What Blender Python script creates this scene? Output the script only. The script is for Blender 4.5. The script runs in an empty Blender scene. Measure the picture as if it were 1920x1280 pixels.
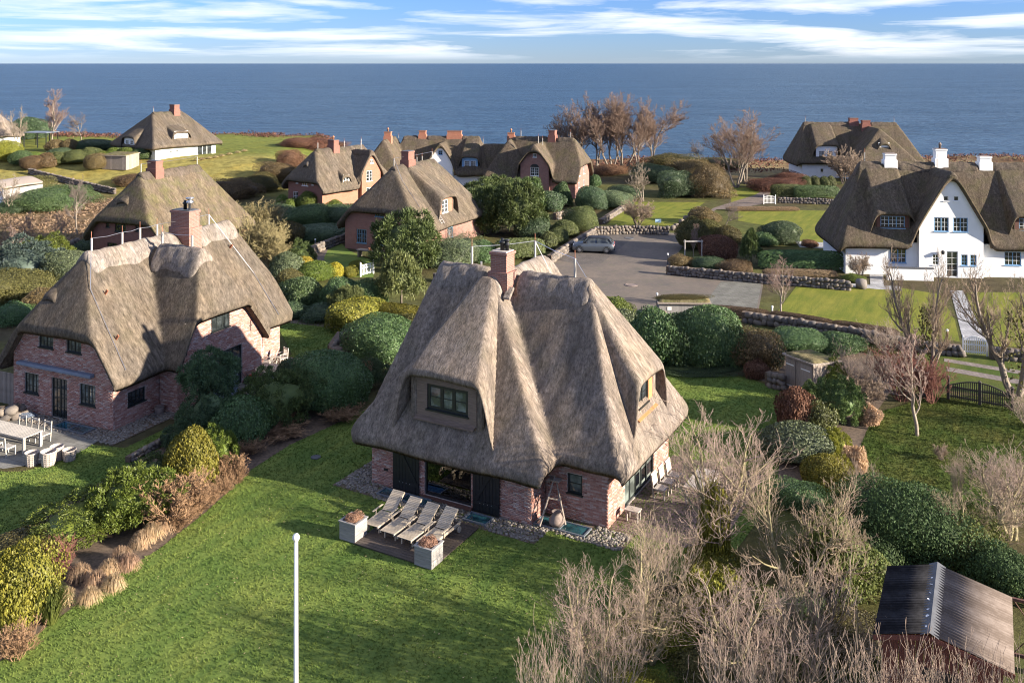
import bpy, bmesh, math, random
import numpy as np
from mathutils import Vector, Matrix, noise as mnoise
R = math.radians
sc = bpy.context.scene
col = sc.collection
# ------------------------------------------------------------------ camera
F, H, HV, CX = 1720.0, 17.5, 119.0, 960.0        # focal length and horizon in photo pixels, height in metres
cd = bpy.data.cameras.new('camera'); cam = bpy.data.objects.new('camera', cd); col.objects.link(cam)
cam.location = (0, 0, H); cam.rotation_euler = (R(90), 0, 0)
cd.sensor_width = 36.0; cd.lens = 36.0 * F / 1920.0
cd.shift_y = -(640.0 - HV) / 1920.0
cd.clip_start = 0.5; cd.clip_end = 200000
sc.camera = cam
# ------------------------------------------------------------------ world and sun
SUN_AZ, SUN_EL = 109.5, 16.0
w = bpy.data.worlds.new('World'); sc.world = w; w.use_nodes = True
nt = w.node_tree; nt.nodes.clear()
def N(t, typ, **kw):
    n = t.nodes.new(typ)
    for k, v in kw.items(): setattr(n, k, v)
    return n
def setin(t, n, key, v):
    s = n.inputs[key]
    if hasattr(v, 'is_linked') or isinstance(v, bpy.types.NodeSocket): t.links.new(v, s)
    else: s.default_value = v
def math_(t, op, a, b=None, c=None, clamp=False):
    n = N(t, 'ShaderNodeMath', operation=op, use_clamp=clamp)
    for i, v in enumerate((a, b, c)):
        if v is not None: setin(t, n, i, v)
    return n.outputs[0]
def ramp(t, fac, stops, interp='LINEAR'):
    n = N(t, 'ShaderNodeValToRGB'); cr = n.color_ramp; cr.interpolation = interp
    while len(cr.elements) < len(stops): cr.elements.new(0.5)
    for e, (p, c) in zip(cr.elements, stops):
        e.position = p
        e.color = (c, c, c, 1) if isinstance(c, (int, float)) else (c[0], c[1], c[2], 1)
    t.links.new(fac, n.inputs[0]); return n.outputs[0]
def mix(t, fac, a, b, blend='MIX'):
    n = N(t, 'ShaderNodeMix', data_type='RGBA', blend_type=blend)
    def col4(v): return v if isinstance(v, bpy.types.NodeSocket) else ((v, v, v, 1) if isinstance(v, (int, float)) else (v[0], v[1], v[2], 1))
    setin(t, n, 0, fac); setin(t, n, 6, col4(a)); setin(t, n, 7, col4(b)); return n.outputs[2]
sky = N(nt, 'ShaderNodeTexSky', sky_type='NISHITA'); sky.sun_disc = False
sky.sun_elevation = R(SUN_EL); sky.sun_rotation = R(SUN_AZ)
sky.altitude = 0; sky.air_density = 1.0; sky.dust_density = 0.0; sky.ozone_density = 4.0
tc = N(nt, 'ShaderNodeTexCoord'); sx = N(nt, 'ShaderNodeSeparateXYZ'); nt.links.new(tc.outputs['Generated'], sx.inputs[0])
zc = math_(nt, 'MAXIMUM', sx.outputs[2], 0.0)
zz = math_(nt, 'DIVIDE', math_(nt, 'MULTIPLY', zc, 75.0), math_(nt, 'ADD', math_(nt, 'MULTIPLY', zc, 5.0), 1.0))
cv = N(nt, 'ShaderNodeCombineXYZ')
nt.links.new(math_(nt, 'MULTIPLY', sx.outputs[0], 4.2), cv.inputs[0]); nt.links.new(math_(nt, 'MULTIPLY', sx.outputs[1], 4.2), cv.inputs[1]); nt.links.new(zz, cv.inputs[2])
def noise(t, vec, scale, detail=4, rough=0.55, dist=0.0, out=0, dims='3D'):
    n = N(t, 'ShaderNodeTexNoise', noise_dimensions=dims)
    if vec is not None: t.links.new(vec, n.inputs['Vector'])
    n.inputs['Scale'].default_value = scale; n.inputs['Detail'].default_value = detail
    n.inputs['Roughness'].default_value = rough; n.inputs['Distortion'].default_value = dist
    return n.outputs[out]
mpw = N(nt, 'ShaderNodeMapping'); nt.links.new(cv.outputs[0], mpw.inputs[0]); mpw.inputs['Location'].default_value = (3.1, 7.7, 1.35)
cl = noise(nt, mpw.outputs[0], 1.0, 7, 0.56, 0.35)
cmask = ramp(nt, cl, [(0.45, 0.0), (0.53, 0.55), (0.63, 1.0)])
shade = ramp(nt, noise(nt, mpw.outputs[0], 2.3, 5, 0.5), [(0.3, (3.4, 3.9, 4.5)), (0.62, (4.5, 4.6, 4.8))])
skb = mix(nt, 1.0, sky.outputs[0], (0.33, 0.44, 0.79), 'MULTIPLY')      # cooler, clearer winter air
hm = N(nt, 'ShaderNodeMapRange'); hm.interpolation_type = 'SMOOTHSTEP'; nt.links.new(sx.outputs[2], hm.inputs[0]); hm.inputs[1].default_value = 0.0; hm.inputs[2].default_value = 0.016
cmask = math_(nt, 'MULTIPLY', cmask, hm.outputs[0])
wc = mix(nt, cmask, skb, shade)
bg = N(nt, 'ShaderNodeBackground'); nt.links.new(wc, bg.inputs[0]); bg.inputs[1].default_value = 0.085
wo = N(nt, 'ShaderNodeOutputWorld'); nt.links.new(bg.outputs[0], wo.inputs[0])
sd = bpy.data.lights.new('sun', 'SUN'); sd.energy = 5.0; sd.angle = R(0.55); sd.color = (1.0, 0.885, 0.73)
sun = bpy.data.objects.new('sun', sd); col.objects.link(sun)
_s = Vector((math.sin(R(SUN_AZ)) * math.cos(R(SUN_EL)), math.cos(R(SUN_AZ)) * math.cos(R(SUN_EL)), math.sin(R(SUN_EL))))
sun.rotation_euler = (-_s).to_track_quat('-Z', 'Y').to_euler(); sun.location = (60, -30, 60)
vs = sc.view_settings; vs.view_transform = 'Standard'; vs.look = 'None'; vs.exposure = 1.65; vs.gamma = 1.0; vs.use_curve_mapping = False
cy = sc.cycles; cy.max_bounces = 5; cy.diffuse_bounces = 3; cy.glossy_bounces = 2; cy.transmission_bounces = 2; cy.transparent_max_bounces = 4
cy.use_denoising = True; cy.filter_width = 1.1; cy.sample_clamp_indirect = 4.0; cy.caustics_reflective = False; cy.caustics_refractive = False

# ------------------------------------------------------------------ helpers
def smooth01(x):
    x = min(1.0, max(0.0, x)); return x * x * (3 - 2 * x)
def shore(x):
    return 166 + 17 * smooth01((-28 - x) / 12) + 3 * math.sin(x * 0.11) + 1.5 * math.sin(x * 0.31) + 4 * smooth01((x - 40) / 20)
def T(x, y):                                         # terrain height
    z = 3.0 * smooth01((y - 122) / 22) * smooth01((-27 - x) / 13)
    z += 0.5 * smooth01((y - 150) / 12) * (0.5 + 0.5 * math.sin(x * 0.21 + 1)) if y > 150 else 0
    d = y - shore(x)
    if d > 0: z -= (z + 11) * smooth01(d / 14)
    return z
def G(u, v, z=None):                                 # photo pixel -> point on the terrain (or on height z)
    if z is not None:
        Y = F * (H - z) / (v - HV); return ((u - CX) * Y / F, Y, z)
    Y = F * H / (v - HV)
    if Y < 115: return ((u - CX) * Y / F, Y, 0.0)
    y = 110.0
    while y < 400:
        x = (u - CX) * y / F
        if H - (v - HV) * y / F <= T(x, y): break
        y += 0.2
    x = (u - CX) * y / F
    return (x, y, T(x, y))
def link(o, parent=None):
    col.objects.link(o)
    if parent is not None: o.parent = parent
    return o
def mesh(name, verts, faces, mat=None, smooth=False, uv=None):
    me = bpy.data.meshes.new(name); me.from_pydata([tuple(map(float, v)) for v in verts], [], faces)
    if mat is not None: me.materials.append(mat)
    if smooth: me.shade_smooth()
    if uv is not None:
        l = me.uv_layers.new(name='UVMap')
        l.data.foreach_set('uv', np.asarray([uv[i] for f in faces for i in f], dtype=np.float32).ravel())
    return me
def npmesh(name, V, Q, mat, smooth=False):           # V (n,3), Q (m,k) with k = 3 or 4
    me = bpy.data.meshes.new(name); n, (m, k) = len(V), Q.shape
    me.vertices.add(n); me.vertices.foreach_set('co', np.asarray(V, np.float32).ravel())
    me.loops.add(m * k); me.loops.foreach_set('vertex_index', np.asarray(Q, np.int32).ravel())
    me.polygons.add(m); me.polygons.foreach_set('loop_start', np.arange(0, m * k, k, dtype=np.int32))
    me.update(calc_edges=True); me.validate()
    if mat is not None: me.materials.append(mat)
    if smooth: me.shade_smooth()
    return me
def obj(name, me, parent=None, loc=None, rot=None, scale=None):
    o = bpy.data.objects.new(name, me); link(o, parent)
    if loc is not None: o.location = loc
    if rot is not None: o.rotation_euler = rot
    if scale is not None: o.scale = scale
    return o
def tag(o, label=None, cat=None, group=None, kind=None):
    if label: o['label'] = label
    if cat: o['category'] = cat
    if group: o['group'] = group
    if kind: o['kind'] = kind
    return o
def empty(name, loc=(0, 0, 0), rz=0.0, label=None, cat=None, group=None):
    o = bpy.data.objects.new(name, None); o.empty_display_size = 0.3; link(o); o.location = loc; o.rotation_euler = (0, 0, rz)
    return tag(o, label, cat, group)
class MB:                                            # collects boxes, tubes and faces into one mesh
    def __init__(s): s.v = []; s.f = []; s.M = Matrix()
    def add(s, vs, fs):
        k = len(s.v); s.v += [s.M @ Vector(p) for p in vs]; s.f += [tuple(i + k for i in f) for f in fs]; return s
    def box(s, x0, x1, y0, y1, z0, z1):
        return s.add([(x0, y0, z0), (x1, y0, z0), (x1, y1, z0), (x0, y1, z0), (x0, y0, z1), (x1, y0, z1), (x1, y1, z1), (x0, y1, z1)],
                     [(0, 3, 2, 1), (4, 5, 6, 7), (0, 1, 5, 4), (1, 2, 6, 5), (2, 3, 7, 6), (3, 0, 4, 7)])
    def cbox(s, c, d): return s.box(c[0] - d[0] / 2, c[0] + d[0] / 2, c[1] - d[1] / 2, c[1] + d[1] / 2, c[2] - d[2] / 2, c[2] + d[2] / 2)
    def bar(s, p0, p1, w_, h_, up=(0, 0, 1)):
        p0, p1 = Vector(p0), Vector(p1); d = (p1 - p0).normalized(); u = Vector(up)
        if abs(d.dot(u)) > 0.99: u = Vector((1, 0, 0))
        x = d.cross(u).normalized() * w_ / 2; y = x.cross(d).normalized() * h_ / 2
        vs_ = [p + a * x + b * y for p in (p0, p1) for a, b in ((-1, -1), (1, -1), (1, 1), (-1, 1))]
        return s.add(vs_, [(0, 1, 2, 3), (7, 6, 5, 4), (0, 4, 5, 1), (1, 5, 6, 2), (2, 6, 7, 3), (3, 7, 4, 0)])
    def tube(s, pts, r, n=6, cap=True):
        pts = [Vector(p) for p in pts]; rs = r if isinstance(r, (list, tuple)) else [r] * len(pts)
        vs_, fs = [], []
        for i, p in enumerate(pts):
            d = (pts[min(i + 1, len(pts) - 1)] - pts[max(i - 1, 0)]).normalized()
            u = Vector((0, 0, 1)) if abs(d.z) < 0.9 else Vector((1, 0, 0))
            x = d.cross(u).normalized(); y = x.cross(d)
            vs_ += [p + (x * math.cos(2 * math.pi * k / n) + y * math.sin(2 * math.pi * k / n)) * rs[i] for k in range(n)]
        for i in range(len(pts) - 1):
            for k in range(n):
                a, b = i * n + k, i * n + (k + 1) % n
                fs.append((a, a + n, b + n, b))
        if cap: fs.append(tuple(range(n))); fs.append(tuple(reversed(range((len(pts) - 1) * n, len(pts) * n))))
        return s.add(vs_, fs)
    def lathe(s, prof, n=16, c=(0, 0)):
        vs_ = [(c[0] + r * math.cos(2 * math.pi * k / n), c[1] + r * math.sin(2 * math.pi * k / n), z) for r, z in prof for k in range(n)]
        fs = [(i * n + k, i * n + (k + 1) % n, (i + 1) * n + (k + 1) % n, (i + 1) * n + k) for i in range(len(prof) - 1) for k in range(n)]
        return s.add(vs_, fs)
    def prism(s, poly, z0, z1):
        n = len(poly)
        return s.add([(x, y, z0) for x, y in poly] + [(x, y, z1) for x, y in poly],
                     [tuple(reversed(range(n))), tuple(range(n, 2 * n))] + [(i, (i + 1) % n, n + (i + 1) % n, n + i) for i in range(n)])
    def me(s, name, mat, smooth=False): return mesh(name, s.v, s.f, mat, smooth)
    def build(s, name, mat, parent=None, smooth=False, bevel=0, **kw):
        o = obj(name, s.me(name, mat, smooth), parent, **kw)
        if bevel:
            m = o.modifiers.new('bevel', 'BEVEL'); m.width = bevel; m.segments = 1; m.limit_method = 'ANGLE'
        return o

# ------------------------------------------------------------------ materials
M = {}
def newmat(name):
    m = bpy.data.materials.new(name); m.use_nodes = True; t = m.node_tree
    p = t.nodes['Principled BSDF']; M[name] = m; return m, t, p
def bump(t, p, h, strength=0.5, dist=0.02):
    b = N(t, 'ShaderNodeBump'); b.inputs['Strength'].default_value = strength; b.inputs['Distance'].default_value = dist
    t.links.new(h, b.inputs['Height']); t.links.new(b.outputs[0], p.inputs['Normal'])
def coords(t, which='Object', scale=(1, 1, 1)):
    c = N(t, 'ShaderNodeTexCoord'); m = N(t, 'ShaderNodeMapping'); m.inputs['Scale'].default_value = scale
    t.links.new(c.outputs[which], m.inputs[0]); return m.outputs[0]
def worldpos(t, scale=(1, 1, 1)):
    c = N(t, 'ShaderNodeNewGeometry'); m = N(t, 'ShaderNodeMapping'); m.inputs['Scale'].default_value = scale
    t.links.new(c.outputs['Position'], m.inputs[0]); return m.outputs[0]
def simple(name, c, rough=0.6, var=0.15, scale=6.0, bmp=0.0, metal=0.0, spec=0.5, stretch=(1, 1, 1), objvar=0.0):
    m, t, p = newmat(name); v = coords(t, 'Object', stretch)
    n = noise(t, v, scale, 5, 0.6)
    lo = [x * (1 - var) for x in c]; hi = [min(1, x * (1 + var)) for x in c]
    cc = ramp(t, n, [(0.3, lo), (0.7, hi)])
    if objvar:
        oi = N(t, 'ShaderNodeObjectInfo'); h = N(t, 'ShaderNodeHueSaturation'); t.links.new(cc, h.inputs['Color'])
        t.links.new(math_(t, 'ADD', math_(t, 'MULTIPLY', oi.outputs['Random'], objvar), 1 - objvar / 2), h.inputs['Value']); cc = h.outputs[0]
    t.links.new(cc, p.inputs['Base Color']); p.inputs['Roughness'].default_value = rough
    p.inputs['Metallic'].default_value = metal; p.inputs['Specular IOR Level'].default_value = spec
    if bmp: bump(t, p, noise(t, v, scale * 3, 6, 0.65), bmp, 0.01)
    return m
def thatch(name, c, moss=0.0, mosscol=(0.13, 0.15, 0.03), dark=0.45, warm=0.0):
    m, t, p = newmat(name)
    tcn = N(t, 'ShaderNodeTexCoord'); g = N(t, 'ShaderNodeNewGeometry')
    vt = N(t, 'ShaderNodeVectorTransform', vector_type='NORMAL', convert_from='WORLD', convert_to='OBJECT'); t.links.new(g.outputs['Normal'], vt.inputs[0])
    sn = N(t, 'ShaderNodeSeparateXYZ'); t.links.new(vt.outputs[0], sn.inputs[0]); sp = N(t, 'ShaderNodeSeparateXYZ'); t.links.new(tcn.outputs['Object'], sp.inputs[0])
    side = math_(t, 'GREATER_THAN', math_(t, 'ABSOLUTE', sn.outputs[0]), math_(t, 'ABSOLUTE', sn.outputs[1]))      # which roof slope: the reeds run straight down it
    uu = math_(t, 'ADD', math_(t, 'MULTIPLY', side, sp.outputs[1]), math_(t, 'MULTIPLY', math_(t, 'SUBTRACT', 1.0, side), sp.outputs[0]))
    flat = math_(t, 'MULTIPLY', math_(t, 'ADD', math_(t, 'MULTIPLY', side, sp.outputs[0]), math_(t, 'MULTIPLY', math_(t, 'SUBTRACT', 1.0, side), sp.outputs[1])), 0.3)
    cb = N(t, 'ShaderNodeCombineXYZ'); t.links.new(uu, cb.inputs[0]); t.links.new(math_(t, 'ADD', sp.outputs[2], flat), cb.inputs[1]); t.links.new(math_(t, 'MULTIPLY', side, 7.3), cb.inputs[2])
    def st(sx_, sy_):
        mp = N(t, 'ShaderNodeMapping'); mp.inputs['Scale'].default_value = (sx_, sy_, 1); t.links.new(cb.outputs[0], mp.inputs[0]); return mp.outputs[0]
    fine = noise(t, st(15, 6), 1.0, 5, 0.8)
    tuft = noise(t, st(5.5, 2.6), 1.0, 4, 0.65)
    streak = noise(t, st(1.6, 0.22), 1.0, 4, 0.6)
    patch = noise(t, tcn.outputs['Object'], 0.55, 5, 0.6)
    a = math_(t, 'ADD', math_(t, 'MULTIPLY', fine, 0.6), math_(t, 'MULTIPLY', tuft, 0.4))
    cc = ramp(t, a, [(0.36, [x * 0.30 for x in c]), (0.5, [x * 0.97 for x in c]), (0.64, [x * 1.75 for x in c])])
    cc = mix(t, ramp(t, streak, [(0.40, 0.0), (0.70, dark)]), cc, [x * 0.35 for x in c], 'MIX')
    cc = mix(t, ramp(t, patch, [(0.35, 0.0), (0.7, 0.55)]), cc, mix(t, 1.0, cc, (1.25, 1.12, 0.92), 'MULTIPLY'))
    if moss:
        mm = math_(t, 'MULTIPLY', ramp(t, noise(t, tcn.outputs['Object'], 0.8, 6, 0.65), [(0.47, 0.0), (0.66, 1.0)]), moss)
        cc = mix(t, mm, cc, mix(t, a, [x * 0.4 for x in mosscol], [x * 1.5 for x in mosscol]))
    t.links.new(cc, p.inputs['Base Color']); p.inputs['Roughness'].default_value = 0.95; p.inputs['Specular IOR Level'].default_value = 0.15
    bump(t, p, a, 0.9, 0.05)
    return m
def brickmat(name, c1, c2, mortar, sx_=0.25, sy_=0.075):       # brick pattern for walls too far away to show single bricks (uv in metres)
    m, t, p = newmat(name); c = N(t, 'ShaderNodeTexCoord')
    b = N(t, 'ShaderNodeTexBrick'); t.links.new(c.outputs['UV'], b.inputs['Vector'])
    b.inputs['Color1'].default_value = (*c1, 1); b.inputs['Color2'].default_value = (*c2, 1); b.inputs['Mortar'].default_value = (*mortar, 1)
    b.inputs['Scale'].default_value = 1.0; b.inputs['Mortar Size'].default_value = 0.008; b.inputs['Brick Width'].default_value = sx_; b.inputs['Row Height'].default_value = sy_
    b.inputs['Bias'].default_value = 0.0
    n = noise(t, coords(t, 'Object'), 1.3, 5, 0.6)
    cc = mix(t, ramp(t, n, [(0.3, 0.0), (0.75, 0.22)]), b.outputs[0], [x * 1.1 for x in mortar])
    t.links.new(cc, p.inputs['Base Color']); p.inputs['Roughness'].default_value = 0.9; p.inputs['Specular IOR Level'].default_value = 0.25
    bump(t, p, math_(t, 'SUBTRACT', 1.0, b.outputs[1]), 0.5, 0.01)
    return m
def tinted(name, cols, rough=0.85, islands=True, bmp=0.3):     # bricks and stones: one tint for each piece
    m, t, p = newmat(name)
    g = N(t, 'ShaderNodeNewGeometry'); oi = N(t, 'ShaderNodeObjectInfo')
    r = math_(t, 'FRACT', math_(t, 'ADD', g.outputs['Random Per Island'], oi.outputs['Random']))
    k = len(cols); cc = ramp(t, r, [((i + 0.5) / k, c) for i, c in enumerate(cols)])
    n = noise(t, worldpos(t), 14, 4, 0.6)
    cc = mix(t, 0.5, cc, ramp(t, n, [(0.3, 0.55), (0.7, 1.3)]), 'MULTIPLY')
    t.links.new(cc, p.inputs['Base Color']); p.inputs['Roughness'].default_value = rough; p.inputs['Specular IOR Level'].default_value = 0.3
    bump(t, p, noise(t, worldpos(t), 30, 4, 0.6), bmp, 0.01)
    return m
def leafmat(name, c, rough=0.5, var=0.5, spec=0.4, warm=0.0):
    m, t, p = newmat(name)
    g = N(t, 'ShaderNodeNewGeometry'); oi = N(t, 'ShaderNodeObjectInfo')
    lo = [x * (1 - var) for x in c]; hi = [x * (1 + var) for x in c]; hi[0] *= 1 + warm
    cc = ramp(t, g.outputs['Random Per Island'], [(0.0, lo), (0.5, c), (1.0, hi)])
    n = noise(t, coords(t, 'Object'), 2.2, 4, 0.6)
    cc = mix(t, 1.0, cc, ramp(t, n, [(0.3, (0.72, 0.78, 0.8)), (0.7, (1.25, 1.18, 1.0))]), 'MULTIPLY')
    h = N(t, 'ShaderNodeHueSaturation'); t.links.new(cc, h.inputs['Color'])
    t.links.new(math_(t, 'ADD', math_(t, 'MULTIPLY', oi.outputs['Random'], 0.3), 0.85), h.inputs['Value'])
    t.links.new(math_(t, 'ADD', math_(t, 'MULTIPLY', oi.outputs['Random'], 0.03), 0.485), h.inputs['Hue'])
    t.links.new(h.outputs[0], p.inputs['Base Color']); p.inputs['Roughness'].default_value = rough; p.inputs['Specular IOR Level'].default_value = spec
    tr = N(t, 'ShaderNodeBsdfTranslucent'); t.links.new(h.outputs[0], tr.inputs[0])
    mx = N(t, 'ShaderNodeMixShader'); mx.inputs[0].default_value = 0.22
    t.links.new(p.outputs[0], mx.inputs[1]); t.links.new(tr.outputs[0], mx.inputs[2])
    t.links.new(mx.outputs[0], t.nodes['Material Output'].inputs['Surface'])
    return m
thatch('thatch_grey', (0.200, 0.168, 0.145), 0.15, (0.10, 0.10, 0.045), 0.68)
thatch('thatch_brown', (0.118, 0.098, 0.079), 0.14, (0.11, 0.105, 0.05), 0.45)
thatch('thatch_mossy', (0.122, 0.099, 0.074), 0.3, (0.12, 0.14, 0.02), 0.45)
thatch('thatch_dark', (0.105, 0.085, 0.066), 0.35, (0.085, 0.085, 0.03), 0.5)
thatch('ridge_sod', (0.215, 0.188, 0.170), 0.15, (0.12, 0.11, 0.06), 0.4)
thatch('ridge_sod_dark', (0.10, 0.082, 0.068), 0.3, (0.06, 0.07, 0.03), 0.4)
thatch('sod_green', (0.15, 0.13, 0.07), 0.8, (0.08, 0.11, 0.03), 0.3)
BR = [(0.34, 0.160, 0.125), (0.44, 0.245, 0.198), (0.38, 0.190, 0.150), (0.50, 0.35, 0.30), (0.40, 0.215, 0.172), (0.54, 0.435, 0.39), (0.31, 0.145, 0.115), (0.46, 0.28, 0.232)]
tinted('brick', BR, 0.9)
simple('mortar', (0.42, 0.37, 0.34), 0.95, 0.2, 8, 0.3)
brickmat('brick_pink', (0.30, 0.135, 0.10), (0.22, 0.09, 0.07), (0.33, 0.25, 0.22))
brickmat('brick_red', (0.25, 0.095, 0.068), (0.18, 0.065, 0.05), (0.27, 0.19, 0.16))
brickmat('brick_orange', (0.35, 0.145, 0.085), (0.27, 0.105, 0.065), (0.36, 0.24, 0.18))
simple('white_wall', (0.80, 0.80, 0.79), 0.85, 0.04, 1.2, 0.15)
simple('white_paint', (0.80, 0.80, 0.78), 0.5, 0.05, 3)
simple('black_paint', (0.012, 0.013, 0.015), 0.45, 0.3, 4)
simple('dark_frame', (0.015, 0.02, 0.02), 0.4, 0.2, 4)
simple('blue_paint', (0.20, 0.36, 0.55), 0.5, 0.1, 3)
simple('teal_paint', (0.16, 0.30, 0.40), 0.5, 0.1, 3)
simple('teak', (0.44, 0.37, 0.28), 0.75, 0.3, 3, 0.2, stretch=(1, 12, 12), objvar=0.25)
simple('teak_grey', (0.40, 0.36, 0.32), 0.8, 0.25, 3, 0.2, stretch=(1, 10, 10), objvar=0.25)
simple('grey_board', (0.27, 0.255, 0.245), 0.8, 0.22, 2.5, 0.25, stretch=(1, 1, 14), objvar=0.2)
simple('white_wood', (0.43, 0.395, 0.345), 0.75, 0.2, 3, 0.15, stretch=(1, 10, 10), objvar=0.2)
simple('deck_plank', (0.075, 0.058, 0.048), 0.55, 0.3, 3, 0.2, stretch=(1, 14, 1), objvar=0.35)
simple('weathered_wood', (0.27, 0.225, 0.19), 0.85, 0.3, 3, 0.3, stretch=(8, 8, 0.8), objvar=0.3)
simple('larch_board', (0.18, 0.132, 0.102), 0.8, 0.3, 2.5, 0.2, stretch=(1, 1, 12))
simple('cedar', (0.50, 0.21, 0.085), 0.7, 0.2, 3, 0.1, stretch=(1, 1, 10))
simple('brown_wood', (0.12, 0.055, 0.04), 0.8, 0.3, 3, 0.2, stretch=(8, 8, 1))
simple('red_wood', (0.17, 0.06, 0.04), 0.75, 0.3, 3, 0.2, stretch=(8, 8, 1))
simple('black_wood', (0.048, 0.042, 0.036), 0.75, 0.3, 4, 0.2)
simple('wicker', (0.36, 0.315, 0.28), 0.85, 0.3, 14, 0.5, objvar=0.2)
simple('zinc', (0.22, 0.25, 0.29), 0.45, 0.12, 2, metal=0.5)
simple('steel', (0.55, 0.55, 0.56), 0.3, 0.1, 4, metal=0.9)
simple('lead_blue', (0.16, 0.20, 0.27), 0.55, 0.15, 2)
simple('copper_pin', (0.35, 0.13, 0.07), 0.5, 0.1, 4)
simple('post_wood', (0.37, 0.345, 0.32), 0.85, 0.2, 3, stretch=(6, 6, 1))
simple('slate', (0.085, 0.088, 0.095), 0.6, 0.2, 3)
simple('dark_soil', (0.055, 0.040, 0.030), 0.95, 0.4, 6, 0.6)
simple('mulch', (0.12, 0.085, 0.060), 0.95, 0.45, 7, 0.7)
simple('tan_cover', (0.55, 0.44, 0.36), 0.9, 0.1, 4)
simple('terracotta', (0.45, 0.19, 0.10), 0.8, 0.15, 4)
simple('clay_pot', (0.20, 0.155, 0.135), 0.8, 0.2, 5)
simple('sign_blue', (0.30, 0.45, 0.60), 0.5, 0.05, 3)
simple('tyre', (0.02, 0.02, 0.02), 0.8, 0.2, 8)
simple('rim', (0.5, 0.5, 0.52), 0.3, 0.1, 4, metal=0.8)
simple('curtain', (0.62, 0.62, 0.60), 0.9, 0.1, 3)
m, t, p = newmat('car_paint'); p.inputs['Base Color'].default_value = (0.105, 0.122, 0.14, 1); p.inputs['Metallic'].default_value = 0.4; p.inputs['Roughness'].default_value = 0.35; p.inputs['Coat Weight'].default_value = 0.6
m, t, p = newmat('car_black'); p.inputs['Base Color'].default_value = (0.02, 0.022, 0.026, 1); p.inputs['Roughness'].default_value = 0.5; p.inputs['Specular IOR Level'].default_value = 0.25
m, t, p = newmat('lamp_red'); p.inputs['Base Color'].default_value = (0.5, 0.02, 0.02, 1); p.inputs['Roughness'].default_value = 0.25
m, t, p = newmat('lamp_clear'); p.inputs['Base Color'].default_value = (0.75, 0.76, 0.78, 1); p.inputs['Roughness'].default_value = 0.15
def glassmat(name, c, ior=1.8, rough=0.03):
    m, t, p = newmat(name); n = noise(t, coords(t, 'Object'), 1.7, 3, 0.5)
    t.links.new(ramp(t, n, [(0.4, [x * 0.5 for x in c]), (0.65, [x * 1.8 for x in c])]), p.inputs['Base Color'])
    p.inputs['Roughness'].default_value = rough; p.inputs['IOR'].default_value = ior; return m
glassmat('glass', (0.035, 0.042, 0.045)); glassmat('glass_light', (0.12, 0.14, 0.13), 1.6); glassmat('glass_well', (0.018, 0.07, 0.085), 1.9, 0.06)
m, t, p = newmat('patio_glass'); p.inputs['Base Color'].default_value = (0.8, 0.9, 0.9, 1); p.inputs['Roughness'].default_value = 0.0; p.inputs['IOR'].default_value = 1.6
p.inputs['Transmission Weight'].default_value = 1.0
tb = N(t, 'ShaderNodeBsdfTransparent'); gb = N(t, 'ShaderNodeBsdfGlossy'); gb.inputs['Roughness'].default_value = 0.0
fr = N(t, 'ShaderNodeFresnel'); fr.inputs[0].default_value = 2.6; mx = N(t, 'ShaderNodeMixShader')
tb.inputs[0].default_value = (0.72, 0.82, 0.82, 1)
t.links.new(fr.outputs[0], mx.inputs[0]); t.links.new(tb.outputs[0], mx.inputs[1]); t.links.new(gb.outputs[0], mx.inputs[2]); t.links.new(mx.outputs[0], t.nodes['Material Output'].inputs['Surface'])
tinted('stone', [(0.13, 0.11, 0.095), (0.20, 0.17, 0.145), (0.105, 0.092, 0.082), (0.165, 0.15, 0.14), (0.225, 0.185, 0.145), (0.145, 0.122, 0.108)], 0.9, bmp=0.5)
tinted('pebble', [(0.165, 0.145, 0.12), (0.23, 0.205, 0.175), (0.14, 0.125, 0.112), (0.20, 0.172, 0.14), (0.27, 0.245, 0.22)], 0.85)
# plants
leafmat('leaf_laurel', (0.085, 0.140, 0.058), 0.48, 0.4, 0.3)
leafmat('leaf_dark', (0.068, 0.106, 0.054), 0.5, 0.45, 0.4)
leafmat('leaf_variegated', (0.115, 0.145, 0.080), 0.5, 0.65, 0.35)
leafmat('leaf_golden', (0.19, 0.185, 0.030), 0.55, 0.4, 0.3)
leafmat('leaf_yellow', (0.34, 0.29, 0.035), 0.55, 0.35, 0.3)
leafmat('leaf_lime', (0.115, 0.155, 0.028), 0.5, 0.45, 0.35)
leafmat('leaf_hedge', (0.105, 0.125, 0.045), 0.55, 0.45, 0.35)
leafmat('leaf_olive', (0.105, 0.095, 0.035), 0.6, 0.45, 0.3)
leafmat('leaf_bronze', (0.140, 0.098, 0.050), 0.5, 0.5, 0.35)
leafmat('leaf_red', (0.20, 0.035, 0.035), 0.55, 0.4, 0.3)
leafmat('leaf_ivy', (0.055, 0.085, 0.035), 0.68, 0.45, 0.18)
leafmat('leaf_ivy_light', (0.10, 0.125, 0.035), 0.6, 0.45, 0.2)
leafmat('leaf_brown', (0.165, 0.088, 0.062), 0.7, 0.45, 0.2)
leafmat('needle_pine', (0.090, 0.128, 0.045), 0.55, 0.5, 0.3)
leafmat('leaf_tan', (0.235, 0.165, 0.115), 0.75, 0.4, 0.2)
leafmat('needle_dark', (0.074, 0.116, 0.058), 0.55, 0.5, 0.3)
leafmat('needle_pale', (0.135, 0.155, 0.060), 0.55, 0.45, 0.3)
leafmat('needle_blue', (0.060, 0.085, 0.075), 0.55, 0.4, 0.3)
leafmat('dry_grass', (0.50, 0.35, 0.235), 0.8, 0.35, 0.2)
leafmat('straw', (0.46, 0.37, 0.21), 0.8, 0.3, 0.2)
leafmat('green_blade', (0.13, 0.155, 0.04), 0.6, 0.4, 0.3)
leafmat('copper_twig', (0.24, 0.12, 0.062), 0.8, 0.4, 0.2)
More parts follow.
